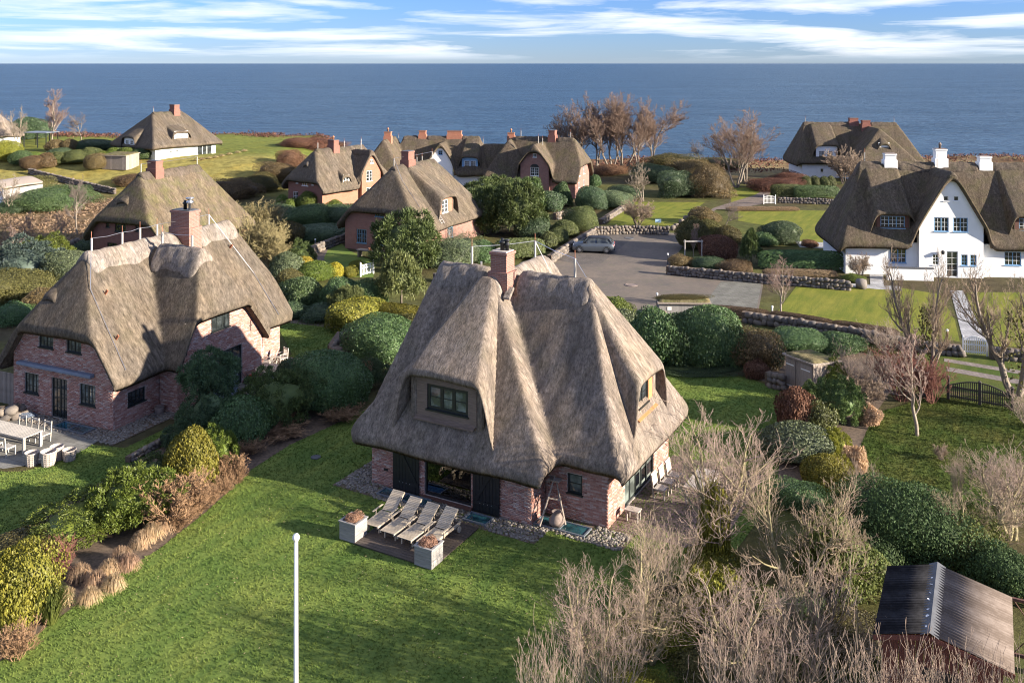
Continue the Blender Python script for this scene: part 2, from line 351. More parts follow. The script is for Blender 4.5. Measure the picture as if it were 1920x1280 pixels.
simple('bark', (0.20, 0.165, 0.13), 0.9, 0.35, 9, 0.5)
simple('bark_pale', (0.26, 0.215, 0.165), 0.9, 0.3, 9, 0.4)
simple('bark_lichen', (0.27, 0.235, 0.125), 0.9, 0.4, 9, 0.4)
simple('twig_pink', (0.25, 0.175, 0.145), 0.85, 0.3, 5)
simple('twig_tan', (0.26, 0.195, 0.14), 0.85, 0.3, 5)
simple('twig_red', (0.20, 0.085, 0.065), 0.85, 0.3, 5)
simple('twig_olive', (0.26, 0.215, 0.10), 0.85, 0.3, 5)
simple('twig_copper', (0.27, 0.165, 0.09), 0.85, 0.35, 5)
simple('twig_near', (0.315, 0.235, 0.185), 0.85, 0.3, 5)
simple('twig_near_tan', (0.32, 0.245, 0.17), 0.85, 0.3, 5)
simple('twig_brown', (0.20, 0.135, 0.10), 0.85, 0.3, 5)
simple('twig_grey', (0.17, 0.135, 0.115), 0.85, 0.3, 5)
# ------------------------------------------------------------------ ground, water, lawns, paving
def inpoly(poly, X, Y):
    poly = np.asarray(poly); ins = np.zeros(len(X), bool); j = len(poly) - 1
    for i in range(len(poly)):
        xi, yi = poly[i][:2]; xj, yj = poly[j][:2]
        c = ((yi > Y) != (yj > Y)) & (X < (xj - xi) * (Y - yi) / (yj - yi + 1e-12) + xi)
        ins ^= c; j = i
    return ins
def cover(x, y):
    d = y - shore(x)
    n = mnoise.noise(Vector((x * 0.09, y * 0.09, 0))) + 0.5 * mnoise.noise(Vector((x * 0.3, y * 0.3, 4)))
    mulch = Vector((0.075, 0.062, 0.036)); rough = Vector((0.085, 0.095, 0.030)); meadow = Vector((0.235, 0.205, 0.062)); heath = Vector((0.105, 0.062, 0.038)); dune = Vector((0.24, 0.19, 0.10))
    c = mulch.lerp(rough, smooth01(0.5 + n))
    pl = smooth01((y - 118) / 10) * smooth01((-27 - x) / 8)
    c = c.lerp(meadow.lerp(Vector((0.135, 0.155, 0.035)), smooth01((y - 140) / 10)), pl)
    field = smooth01((-36 - x) / 4) * smooth01((y - 78) / 6) * (1 - smooth01((y - 116) / 6))
    c = c.lerp(Vector((0.17, 0.115, 0.065)).lerp(Vector((0.13, 0.12, 0.045)), smooth01(n)), field * 0.9)
    hz_ = smooth01((d + (24 if x > 10 else 7)) / 8)
    c = c.lerp(heath.lerp(dune, smooth01((x - 10) / 25) * smooth01(0.7 + n)), hz_)
    return c
xs = np.concatenate([np.arange(-400, -120, 20), np.arange(-120, 120, 1.6), np.arange(120, 401, 20)])
ys = np.concatenate([np.arange(-60, 20, 10), np.arange(20, 215, 1.6)])
V = np.array([(x, y, T(x, y)) for y in ys for x in xs]); nx = len(xs)
Q = np.array([(j * nx + i, j * nx + i + 1, (j + 1) * nx + i + 1, (j + 1) * nx + i) for j in range(len(ys) - 1) for i in range(nx - 1)])
m, t, p = newmat('ground')
at = N(t, 'ShaderNodeAttribute', attribute_name='cover'); wp = worldpos(t)
cc = mix(t, 1.0, at.outputs[0], ramp(t, noise(t, wp, 1.1, 8, 0.7), [(0.3, 0.55), (0.7, 1.5)]), 'MULTIPLY')
cc = mix(t, ramp(t, noise(t, wp, 0.25, 5, 0.6), [(0.45, 0.0), (0.7, 0.5)]), cc, mix(t, 1.0, cc, (1.35, 1.1, 0.7), 'MULTIPLY'))
t.links.new(cc, p.inputs['Base Color']); p.inputs['Roughness'].default_value = 0.95; p.inputs['Specular IOR Level'].default_value = 0.1
bump(t, p, noise(t, wp, 6, 8, 0.7), 0.9, 0.12)
me = npmesh('ground', V, Q, m, True)
ca = me.color_attributes.new('cover', 'FLOAT_COLOR', 'POINT')
ca.data.foreach_set('color', np.array([(*cover(v[0], v[1]), 1) for v in V], np.float32).ravel())
tag(obj('ground', me), kind='structure')
# sea: even bands of water out to the horizon
m, t, p = newmat('sea_water'); wp = worldpos(t, (0.35, 1, 1)); wp2 = worldpos(t, (0.02, 0.05, 1))
n1 = noise(t, wp, 0.55, 5, 0.6); n2 = noise(t, wp2, 0.35, 5, 0.6)
cc = mix(t, ramp(t, n2, [(0.35, 0.0), (0.7, 1.0)]), (0.036, 0.082, 0.142), (0.058, 0.116, 0.190))
cc = mix(t, 1.0, cc, ramp(t, noise(t, worldpos(t, (0.05, 0.22, 1)), 1.0, 8, 0.72), [(0.3, 0.62), (0.7, 1.45)]), 'MULTIPLY')
t.links.new(cc, p.inputs['Base Color']); p.inputs['Roughness'].default_value = 0.42; p.inputs['Specular IOR Level'].default_value = 0.22; p.inputs['IOR'].default_value = 1.33
bump(t, p, math_(t, 'ADD', n1, math_(t, 'MULTIPLY', noise(t, worldpos(t, (0.12, 0.4, 1)), 0.35, 6, 0.65), 2.0)), 1.0, 2.6)
yy = [150, 250, 400, 700, 1200, 2500, 5000, 12000, 30000, 90000]
vv, ff = [], []
for i, y in enumerate(yy):
    wd = 400 + y * 1.6
    vv += [(-wd, y, -9), (wd, y, -9)]
    if i: ff.append((2 * i - 2, 2 * i - 1, 2 * i + 1, 2 * i))
tag(obj('sea', mesh('sea', vv, ff, m)), kind='structure')

def grassmat(name, c, dry, streak=True):
    m, t, p = newmat(name); wp = worldpos(t)
    rot = N(t, 'ShaderNodeMapping'); rot.inputs['Rotation'].default_value = (0, 0, R(28.8)); t.links.new(wp, rot.inputs[0])
    ms = N(t, 'ShaderNodeMapping'); ms.inputs['Scale'].default_value = (1.6, 0.16, 1); t.links.new(rot.outputs[0], ms.inputs[0])
    big = noise(t, wp, 0.45, 6, 0.62); st = noise(t, ms.outputs[0], 1.3, 4, 0.6); fine = noise(t, wp, 9, 6, 0.75)
    cc = mix(t, ramp(t, big, [(0.35, 0.0), (0.72, 0.75)]), c, dry)
    cc = mix(t, 1.0, cc, ramp(t, st, [(0.3, (0.74, 0.82, 0.78)), (0.7, (1.28, 1.18, 1.1))]), 'MULTIPLY')
    cc = mix(t, 1.0, cc, ramp(t, fine, [(0.28, 0.8), (0.72, 1.2)]), 'MULTIPLY')
    t.links.new(cc, p.inputs['Base Color']); p.inputs['Roughness'].default_value = 0.9; p.inputs['Specular IOR Level'].default_value = 0.12
    bump(t, p, fine, 0.9, 0.06)
    return m
grassmat('lawn', (0.102, 0.162, 0.038), (0.185, 0.222, 0.056))
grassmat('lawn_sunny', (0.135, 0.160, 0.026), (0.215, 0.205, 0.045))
grassmat('lawn_rough', (0.060, 0.095, 0.020), (0.120, 0.115, 0.035))
m, t, p = newmat('clinker'); wp = worldpos(t); b = N(t, 'ShaderNodeTexBrick'); rt = N(t, 'ShaderNodeMapping'); rt.inputs['Rotation'].default_value = (0, 0, R(20)); t.links.new(wp, rt.inputs[0]); t.links.new(rt.outputs[0], b.inputs['Vector'])
b.inputs['Color1'].default_value = (0.165, 0.135, 0.110, 1); b.inputs['Color2'].default_value = (0.125, 0.105, 0.09, 1); b.inputs['Mortar'].default_value = (0.09, 0.08, 0.065, 1)
b.inputs['Scale'].default_value = 1.0; b.inputs['Brick Width'].default_value = 0.24; b.inputs['Row Height'].default_value = 0.12; b.inputs['Mortar Size'].default_value = 0.008
cc = mix(t, 1.0, b.outputs[0], ramp(t, noise(t, wp, 0.35, 7, 0.65), [(0.3, (0.72, 0.74, 0.78)), (0.7, (1.28, 1.2, 1.1))]), 'MULTIPLY')
cc = mix(t, ramp(t, noise(t, wp, 0.9, 6, 0.7), [(0.52, 0.0), (0.72, 0.6)]), cc, (0.10, 0.10, 0.06))
t.links.new(cc, p.inputs['Base Color']); p.inputs['Roughness'].default_value = 0.9; bump(t, p, b.outputs[1], -0.4, 0.01)
def pavemat(name, c, sx_, sy_, rotdeg=0, mortar=None):
    m, t, p = newmat(name); wp = worldpos(t); b = N(t, 'ShaderNodeTexBrick'); rt = N(t, 'ShaderNodeMapping'); rt.inputs['Rotation'].default_value = (0, 0, R(rotdeg)); t.links.new(wp, rt.inputs[0]); t.links.new(rt.outputs[0], b.inputs['Vector'])
    b.inputs['Color1'].default_value = (*[x * 1.12 for x in c], 1); b.inputs['Color2'].default_value = (*[x * 0.82 for x in c], 1); b.inputs['Mortar'].default_value = (*(mortar or [x * 0.5 for x in c]), 1)
    b.inputs['Scale'].default_value = 1.0; b.inputs['Brick Width'].default_value = sx_; b.inputs['Row Height'].default_value = sy_; b.inputs['Mortar Size'].default_value = 0.012
    cc = mix(t, 1.0, b.outputs[0], ramp(t, noise(t, wp, 1.1, 7, 0.65), [(0.3, 0.7), (0.7, 1.3)]), 'MULTIPLY')
    t.links.new(cc, p.inputs['Base Color']); p.inputs['Roughness'].default_value = 0.9; bump(t, p, b.outputs[1], -0.4, 0.01); return m
pavemat('slab_grey', (0.17, 0.165, 0.15), 0.6, 0.4, 24); pavemat('slab_pale', (0.34, 0.34, 0.345), 0.5, 0.5, 5); pavemat('path_clinker', (0.17, 0.13, 0.105), 0.22, 0.11, 10); pavemat('lane_sett', (0.21, 0.175, 0.155), 0.22, 0.16, -20); pavemat('brick_terrace', (0.19, 0.135, 0.115), 0.22, 0.11, 29)
def patch(name, pts, mat, z=0.012, kind='structure', pixels=True):
    P = [G(*q, 0.0)[:2] for q in pts] if pixels else pts
    bm = bmesh.new(); f = bm.faces.new([bm.verts.new((x, y, z)) for x, y in P])
    if f.calc_area() and f.normal.z < 0: f.normal_flip()
    bm.normal_update()
    if f.normal.z < 0: f.normal_flip()
    bmesh.ops.triangulate(bm, faces=bm.faces[:]); me = bpy.data.meshes.new(name); bm.to_mesh(me); bm.free(); me.materials.append(M[mat])
    o = obj(name, me); tag(o, kind=kind); return P
MAINLAWN = patch('lawn', [(-140, 1345), (-60, 1285), (0, 1240), (110, 1158), (225, 1075), (300, 1028), (386, 960), (446, 906), (472, 880), (544, 834), (645, 788), (750, 735), (900, 690), (1250, 690), (1300, 697), (1400, 708), (1482, 738), (1476, 800), (1462, 860), (1455, 930), (1330, 1100), (1330, 1345), (1340, 1800), (-700, 1800)], 'lawn', 0.014)
LEFTLAWN = patch('lawn', [(-200, 1160), (0, 1028), (60, 985), (150, 925), (240, 875), (335, 820), (335, 792), (235, 840), (172, 834), (110, 866), (40, 885), (-200, 880)], 'lawn', 0.014)
MIDLAWN = patch('lawn', [(470, 745), (560, 722), (650, 662), (650, 588), (530, 583), (520, 612), (535, 640), (548, 665), (500, 700)], 'lawn', 0.014)
patch('lawn', [(555, 455), (630, 448), (655, 470), (705, 492), (700, 520), (560, 520)], 'lawn', 0.013)
patch('lawn', [(-20, 560), (60, 575), (60, 590), (-20, 600)], 'lawn', 0.013)
patch('lawn', [(1138, 421), (1180, 379), (1322, 379), (1300, 396), (1252, 432)], 'lawn_sunny', 0.012)
patch('lawn', [(1384, 392), (1570, 396), (1580, 458), (1490, 456), (1440, 424), (1384, 414)], 'lawn_sunny', 0.012)
patch('lawn', [(1455, 588), (1498, 530), (1690, 540), (1762, 552), (1790, 600), (1800, 641), (1700, 625), (1560, 602)], 'lawn_sunny', 0.012)
patch('lawn', [(1812, 548), (2060, 548), (2100, 660), (1850, 648), (1830, 610)], 'lawn_sunny', 0.012)
patch('lawn', [(1370, 352), (1460, 352), (1420, 383), (1370, 383)], 'lawn_sunny', 0.012)
RIGHTLAWN = patch('lawn', [(1640, 775), (1612, 840), (1598, 905), (1690, 945), (1780, 985), (1960, 960), (2100, 820), (1960, 765), (1880, 745), (1760, 740)], 'lawn_rough', 0.013)
patch('grass_verge', [(1700, 652), (1790, 655), (2000, 672), (2100, 720), (2100, 770), (1890, 745), (1760, 730)], 'lawn_rough', 0.011)
patch('parking_court', [(960, 560), (1042, 478), (1115, 433), (1262, 437), (1278, 437), (1282, 460), (1247, 508), (1432, 528), (1422, 584), (1330, 582), (1195, 600), (960, 620)], 'clinker', 0.016)
pavemat('bay_clinker', (0.115, 0.098, 0.085), 0.22, 0.11, 62); pavemat('grid_paver', (0.15, 0.145, 0.125), 0.6, 0.4, -8, (0.06, 0.07, 0.03))
patch('parking_bay', [(1046, 479), (1117, 435), (1196, 438), (1128, 494), (1090, 497), (1042, 487)], 'bay_clinker', 0.020)
patch('parking_bay', [(1352, 528), (1428, 530), (1418, 583), (1312, 580)], 'grid_paver', 0.020)
patch('footpath', [(1263, 438), (1279, 438), (1345, 392), (1338, 390)], 'path_clinker', 0.017)
patch('footpath', [(1415, 366), (1440, 352), (1452, 353), (1428, 383), (1380, 392), (1338, 393), (1338, 390)], 'path_clinker', 0.018)
patch('footpath', [(1500, 524), (1585, 531), (1640, 535), (1690, 537), (1690, 545), (1640, 542), (1500, 530)], 'slab_pale', 0.02)
patch('footpath', [(1630, 510), (1656, 512), (1657, 536), (1632, 535)], 'slab_pale', 0.019)
patch('footpath', [(1782, 545), (1805, 545), (1850, 640), (1806, 638)], 'slab_pale', 0.02)
patch('footpath', [(1490, 452), (1600, 458), (1600, 468), (1500, 464)], 'slab_pale', 0.021)
patch('footpath', [(588, 505), (590, 480), (600, 464), (640, 448), (650, 452), (615, 468), (607, 485), (620, 508)], 'path_clinker', 0.02)
patch('footpath', [(536, 605), (640, 617), (640, 608), (540, 596)], 'path_clinker', 0.02)
for pts in ([(1770, 672), (2080, 722), (2080, 730), (1770, 678)], [(1775, 688), (2060, 738), (2060, 748), (1775, 696)]): patch('lane', pts, 'lane_sett', 0.02)
# tufts of mown grass (one mass for each lawn)
def tufts(name, polys, n, box_, hgt, mat, z0, seed):
    rs = np.random.RandomState(seed); X = rs.uniform(box_[0], box_[1], n); Y = rs.uniform(box_[2], box_[3], n)
    k = np.zeros(n, bool)
    for P in polys: k |= inpoly(P, X, Y)
    X, Y = X[k], Y[k]; n = len(X)
    V = np.zeros((n, 9, 3)); ang = rs.uniform(0, 6.283, (n, 3)); h = hgt * rs.uniform(0.5, 1.25, (n, 3)); lean = rs.uniform(0.2, 1.0, (n, 3)) * h; wd = 0.016
    for j in range(3):
        a = ang[:, j]; ca_, sa = np.cos(a), np.sin(a); ox = X + 0.03 * np.cos(a * 3.1); oy = Y + 0.03 * np.sin(a * 3.1)
        V[:, 3 * j] = np.stack([ox - sa * wd, oy + ca_ * wd, np.full(n, z0)], 1); V[:, 3 * j + 1] = np.stack([ox + sa * wd, oy - ca_ * wd, np.full(n, z0)], 1)
        V[:, 3 * j + 2] = np.stack([ox + ca_ * lean[:, j], oy + sa * lean[:, j], z0 + h[:, j]], 1)
    o = obj(name, npmesh(name, V.reshape(-1, 3), np.arange(n * 9).reshape(-1, 3), M[mat])); tag(o, kind='stuff'); return o
leafmat('grass_blade', (0.115, 0.170, 0.027), 0.7, 0.45, 0.15)
leafmat('grass_blade_rough', (0.085, 0.105, 0.026), 0.7, 0.5, 0.15)
tag(tufts('mown_grass', [MAINLAWN], 150000, (-20, 16, 22, 60), 0.05, 'lawn', 0.014, 1), 'short mown grass of the lawn around the foreground house', 'grass')
tag(tufts('mown_grass', [LEFTLAWN, MIDLAWN], 90000, (-30, -8, 34, 62), 0.05, 'lawn', 0.014, 2), 'short mown grass of the neighbouring lawn with the baskets', 'grass')
tag(tufts('rough_grass', [RIGHTLAWN], 60000, (8, 36, 33, 50), 0.07, 'lawn_rough', 0.013, 3), 'longer rough grass in the garden behind the black gate', 'grass')
# soil of the planted borders
patch('border_bed', [(-140, 1340), (-60, 1280), (0, 1243), (110, 1162), (225, 1079), (300, 1032), (390, 964), (457, 908), (488, 880), (560, 836), (662, 789), (655, 670), (560, 725), (470, 745), (400, 770), (335, 815), (240, 870), (150, 920), (60, 980), (0, 1022), (-200, 1150)], 'mulch', 0.010)
patch('border_bed', [(1255, 690), (1300, 694), (1400, 704), (1482, 732), (1450, 805), (1400, 935), (1500, 930), (1600, 905), (1620, 830), (1645, 770), (1700, 690), (1560, 640), (1180, 640)], 'mulch', 0.009)
# fallen leaves on the grass
rs = np.random.RandomState(5); n = 420; X = rs.uniform(-16, 2, n); Y = rs.uniform(26, 38, n); k = inpoly(MAINLAWN, X, Y); X, Y = X[k], Y[k]; n = len(X)
A = rs.uniform(0, 6.28, n); S = rs.uniform(0.02, 0.045, n); z = 0.06 + rs.uniform(0, 0.02, n)
V = np.stack([np.stack([X + S * np.cos(A + k_ * 1.57) * (1 if k_ % 2 else 0.5), Y + S * np.sin(A + k_ * 1.57) * (1 if k_ % 2 else 0.5), z + 0.01 * (k_ == 1)], 1) for k_ in range(4)], 1).reshape(-1, 3)
tag(obj('fallen_leaves', npmesh('fallen_leaves', V, np.arange(n * 4).reshape(-1, 4), M['straw'])), 'pale fallen leaves scattered over the foreground lawn', 'leaves', kind='stuff')
# round drain covers
def disc(name, u, v, r, mat, label):
    x, y, z = G(u, v, 0.0); o = MB().lathe([(0.0, 0.05), (r * 0.8, 0.05), (r * 0.82, 0.04), (r * 0.9, 0.04), (r * 0.92, 0.055), (r, 0.055), (r, 0.0)], 20).build(name, M[mat]); o.location = (x, y, 0.0); tag(o, label, 'drain cover')
disc('drain_cover', 592, 858, 0.22, 'slate', 'small dark round cover in the foreground lawn')
disc('drain_cover', 1184, 535, 0.5, 'clay_pot', 'round pale drain cover in the sunlit part of the parking court')
disc('drain_cover', 1180, 447, 0.45, 'slate', 'round dark drain cover in the shaded part of the parking court')
# ------------------------------------------------------------------ thatched houses
def smin(a, b, k): return np.minimum(a, b) - np.maximum(k - np.abs(a - b), 0) ** 2 / (4 * k)
def smax(a, b, k): return np.maximum(a, b) + np.maximum(k - np.abs(a - b), 0) ** 2 / (4 * k)
def wob(a, b, s=0):
    return 0.03 * np.sin(a * 1.1 + s) * np.cos(b * 0.9 + 2 * s) + 0.014 * np.sin(a * 2.3 + b * 1.7 + s) + 0.006 * np.sin(a * 6.1 - b * 5.3)
def grid_shell(A, B, Z, keep, th, inset=0.0):
    """closed thatch shell: top sheet Z over grid A, B, bottom th lower, skirt around the kept cells"""
    nb, na = A.shape; idx = np.arange(na * nb).reshape(nb, na)
    q = np.stack([idx[:-1, :-1], idx[:-1, 1:], idx[1:, 1:], idx[1:, :-1]], -1)[keep]
    used = np.unique(q); mp = -np.ones(na * nb, int); mp[used] = np.arange(len(used)); q = mp[q]
    top = np.stack([A.ravel(), B.ravel(), Z.ravel()], 1)[used]; n = len(used)
    bot = top.copy(); bot[:, 2] -= th
    e = {}
    for f in q:
        for i in range(4):
            a, b = int(f[i]), int(f[(i + 1) % 4])
            if (b, a) in e: del e[(b, a)]
            else: e[(a, b)] = 1
    # round the outline a little
    nxt = {a: b for a, b in e}; prv = {b: a for a, b in e}
    for _ in range(6):
        new = {}
        for a in nxt:
            if a in prv: new[a] = 0.5 * top[a] + 0.25 * (top[nxt[a]] + top[prv[a]])
        for a, p_ in new.items(): top[a] = p_
    for a in nxt: bot[a] = top[a] - (0, 0, th)
    if inset:
        for a in nxt:
            if a in prv:
                d = top[nxt[a]] - top[prv[a]]; L = math.hypot(d[0], d[1]) + 1e-9
                bot[a] += np.array([-d[1] / L, d[0] / L, 0]) * inset
    mid = (top + bot) / 2
    for a in nxt:
        if a in prv:
            d = top[nxt[a]] - top[prv[a]]; L = math.hypot(d[0], d[1]) + 1e-9
            mid[a] += np.array([d[1] / L, -d[0] / L, 0]) * 0.035
    V = np.concatenate([top, bot, mid]); Qb = q[:, ::-1] + n
    sk = []
    for a, b in e: sk += [(b, a, a + 2 * n, b + 2 * n), (b + 2 * n, a + 2 * n, a + n, b + n)]
    return V, np.concatenate([q, Qb, np.array(sk)])
class House:
    def __init__(s, name, label, origin, deg, cat='house', z0=0.0, thatch='thatch_grey', cap='ridge_sod', group=None, seed=0):
        s.root = empty(name, (origin[0], origin[1], z0), R(deg), label, cat, group); s.wings = []; s.th = thatch; s.cap = cap; s.seed = seed; s.glass = 'glass'
    def wing(s, ax, c, w, s0, s1, ze, zr, h0=None, h1=None, rnd=0.22):   # h0/h1: (z at that end, slope) or None for an open gable
        s.wings.append((ax, c, w, s0, s1, ze, zr, h0, h1, rnd)); return s
    def h(s, a, b):
        a = np.asarray(a, float); b = np.asarray(b, float); out = np.full(a.shape, -50.0)
        for ax, c, w, s0, s1, ze, zr, h0, h1, rnd in s.wings:
            al, cr = (a, b - c) if ax == 'a' else (b, a - c)
            wm, wp_ = w if isinstance(w, tuple) else (w, w)
            d = np.sqrt(cr ** 2 + rnd ** 2) - rnd
            z = zr - d * (zr - ze) / np.where(cr < 0, wm, wp_)
            if h0: z = smin(z, h0[0] + h0[1] * (al - s0), 0.22)
            if h1: z = smin(z, h1[0] + h1[1] * (s1 - al), 0.22)
            ins = (cr >= -wm - 1e-4) & (cr <= wp_ + 1e-4) & (al >= s0 - 1e-4) & (al <= s1 + 1e-4)
            zz_ = np.where(ins, z, -50.0)
            out = np.where((out > -40) & (zz_ > -40), smax(out, zz_, 0.05), np.maximum(out, zz_))
        return out + np.where(out > -40, wob(a, b, s.seed), 0)
    def roof(s, res=0.12, th=0.42):
        xs_, ys_ = set(), set()
        lo = [1e9, 1e9]; hi = [-1e9, -1e9]
        for ax, c, w, s0, s1, *_ in s.wings:
            wm, wp_ = w if isinstance(w, tuple) else (w, w)
            ra, rb = ((s0, s1), (c - wm, c + wp_)) if ax == 'a' else ((c - wm, c + wp_), (s0, s1))
            lo = [min(lo[0], ra[0]), min(lo[1], rb[0])]; hi = [max(hi[0], ra[1]), max(hi[1], rb[1])]
        a = np.arange(lo[0], hi[0] + res / 2, res); b = np.arange(lo[1], hi[1] + res / 2, res)
        A, B = np.meshgrid(a, b); Z = s.h(A, B)
        ok = Z > -40
        keep = ok[:-1, :-1] & ok[:-1, 1:] & ok[1:, 1:] & ok[1:, :-1]
        V, Qd = grid_shell(A, B, Z, keep, th, 0.12)
        s.roof_o = obj('roof', npmesh('roof', V, Qd, M[s.th], True), s.root); return s
    def ridge(s, pts, hw=0.5, up=0.11, res=0.12):
        hw *= 1.12; up *= 1.75          # sod roll along the ridge
        pts = [np.array(p_, float) for p_ in pts]
        for p0, p1 in zip(pts[:-1], pts[1:]):
            L = np.linalg.norm(p1 - p0); t_ = (p1 - p0) / L; nrm = np.array([-t_[1], t_[0]])
            S_, C_ = np.meshgrid(np.arange(0, L + res / 2, res), np.linspace(-hw, hw, 13))
            wv = 1 + 0.10 * np.sin(S_ * 2.3 + s.seed) + 0.06 * np.sin(S_ * 5.1)
            A = p0[0] + S_ * t_[0] + C_ * wv * nrm[0]; B = p0[1] + S_ * t_[1] + C_ * wv * nrm[1]
            endf = np.minimum(1, np.minimum(S_, L - S_) / 0.25 + 0.25)
            Z = s.h(A, B); Z = np.where(Z < -40, s.h(np.clip(A, p0.min(), None), B), Z)
            Z = Z + up * (1 - 0.55 * (C_ / hw) ** 8) * (0.6 + 0.4 * endf) + 0.02 * np.sin(A * 7 + B * 5) + 0.012 * np.sin(A * 15 - B * 11)
            keep = np.ones((A.shape[0] - 1, A.shape[1] - 1), bool)
            V, Qd = grid_shell(A, B, Z, keep, 0.26); obj('ridge_cap', npmesh('ridge_cap', V, Qd, M[s.cap], True), s.root)
        return s
    def frame(s, face):                                    # local axes of a facade: along, inward
        return {'-b': ((1, 0), (0, 1)), '+b': ((-1, 0), (0, -1)), '+a': ((0, 1), (-1, 0)), '-a': ((0, -1), (1, 0))}[face]
    def dormer(s, face, c, f, zf, slope, w0, w1, L, side=3.2, crown=0.05, wall=None, res=0.1, th=0.3):
        """thatched dormer: front edge at f, eave height zf; wall = (half width, sill z, material, set-back, window spec)"""
        al, inn = s.frame(face)
        if wall:
            zf += 0.22; th = 0.26; sb0 = wall[3]; sb1 = min(sb0, 0.36); f += (inn[0] + inn[1]) * (sb0 - sb1); wall = wall[:3] + (sb1,) + wall[4:]; side = max(side, 5.0)
        tt = np.arange(-(w0 + 0.9), w0 + 0.91, res); ss = np.arange(0, L + res / 2, res); Tt, Ss = np.meshgrid(tt, ss)
        def loc(t_, s_):
            if face in ('-b', '+b'): return (c + t_ * al[0], f + s_ * inn[1])
            return (f + s_ * inn[0], c + t_ * al[1])
        A, B = loc(Tt, Ss); hm = s.h(A, B)
        W = w0 + (w1 - w0) * np.clip(Ss / L, 0, 1)
        x = np.abs(Tt) - W; d = 0.5 * (x + np.sqrt(x * x + 0.03)) - 0.03
        Zd = zf + slope * Ss - side * np.maximum(d, 0) - crown * Tt ** 2 + wob(A, B, 1 + s.seed) * 0.7
        Z = smax(Zd, hm - 0.22, 0.4)
        k = (Zd > hm - 0.30); keep = k[:-1, :-1] | k[:-1, 1:] | k[1:, 1:] | k[1:, :-1]
        if not keep.any(): print('EMPTY DORMER', face, c, f, zf, float(np.max(Zd - hm))); return s
        V, Qd = grid_shell(A, B, Z, keep, th); o = obj('dormer_roof', npmesh('dormer_roof', V, Qd, M[s.th], True), s.root)
        if wall:
            hw, zs, mat, sb, win = wall; ss0 = sb; top = zf + 0.05
            a0, b0 = loc(-hw, ss0); a1, b1 = loc(hw, ss0)
            for sg in (-1, 1):                                # thatched cheeks beside the window wall
                A0, B0 = loc(sg * hw, ss0 - 0.02); A1, B1 = loc(sg * max(hw + 0.12, w0 - 0.12), ss0 + 0.45)
                MB().box(min(A0, A1), max(A0, A1), min(B0, B1), max(B0, B1), zs - 0.4, top - 0.12).build('dormer_cheek', M[s.th], s.root, bevel=0.06)
            mb = MB(); A0, B0 = loc(-hw, ss0 + 0.35); A1, B1 = loc(hw, ss0 + 0.4); mb.box(min(A0, A1), max(A0, A1), min(B0, B1), max(B0, B1), zs - 0.3, top).build('dormer_lining', M['brown_wood'], s.root)
            s.wall((a0, b0), (a1, b1), zs, top, win, mat, prof=False, name='dormer_wall')
        return s
    def wall(s, p0, p1, z0, zmax, wins=(), mat='brick_pink', prof=True, name='wall', bricks=False, inset=0.16):
        """wall from p0 to p1 (outside on the right-hand side); wins: dicts with s, z, w, h and a style"""
        p0 = np.array(p0, float); p1 = np.array(p1, float); L = np.linalg.norm(p1 - p0); t_ = (p1 - p0) / L; nrm = np.array([t_[1], -t_[0]])
        wins = [dict(w_) for w_ in wins]
        ops = [(w_['s'] - w_['w'] / 2, w_['s'] + w_['w'] / 2, w_['z'], w_['z'] + w_['h']) for w_ in wins if w_.get('hole', True)]
        br = sorted(set([0, L] + list(np.arange(0, L, 0.25)) + [x for o_ in ops for x in o_[:2]])); br = [x for x in br if -1e-6 <= x <= L + 1e-6]
        zb = sorted(set([z0, zmax] + [z for o_ in ops for z in o_[2:] if z0 < z < zmax]))
        def top(sv):
            if not prof: return zmax
            q = p0 + t_ * min(max(sv, 0.05), L - 0.05) - nrm * inset
            return min(zmax, float(s.h(q[0], q[1])) - 0.22)
        vs_, fs, uv = [], [], []
        def quad(pts, uvs):
            k = len(vs_); vs_.extend(pts); uv.extend(uvs); fs.append((k, k + 1, k + 2, k + 3))
        def P(sv, z, dep=0.0): q = p0 + t_ * sv - nrm * dep; return (q[0], q[1], z)
        tops = {x: top(x) for x in br}
        for x0, x1 in zip(br[:-1], br[1:]):
            if x1 - x0 < 1e-6: continue
            for za, zb_ in zip(zb[:-1], zb[1:]):
                xm, zm = (x0 + x1) / 2, (za + zb_) / 2
                if any(o_[0] < xm < o_[1] and o_[2] < zm < o_[3] for o_ in ops): continue
                t0, t1 = tops[x0], tops[x1]
                if t0 <= za and t1 <= za: continue
                zz = [za, za, min(zb_, max(t1, za)), min(zb_, max(t0, za))]
                xx = [x0, x1, x1, x0]; quad([P(x, z) for x, z in zip(xx, zz)], list(zip(xx, zz)))
        for o_ in ops:                                       # reveals of the openings
            d = 0.14
            for (xa, za, xb, zb_) in ((o_[0], o_[2], o_[1], o_[2]), (o_[1], o_[2], o_[1], o_[3]), (o_[1], o_[3], o_[0], o_[3]), (o_[0], o_[3], o_[0], o_[2])):
                quad([P(xa, za, 0), P(xb, zb_, 0), P(xb, zb_, d), P(xa, za, d)], [(xa, za), (xb, zb_), (xb, zb_ + d), (xa, za + d)])
        wo_ = obj(name, mesh(name, vs_, fs, M['mortar'] if bricks else M[mat], False, uv), s.root)
        if bricks: s.bricklist += s.lay(p0, t_, nrm, L, z0, zmax, ops, top)
        ang = math.atan2(t_[1], t_[0])
        for w_ in wins: s.window(p0 + t_ * w_['s'], ang, w_)
        return wo_
    bricklist = None
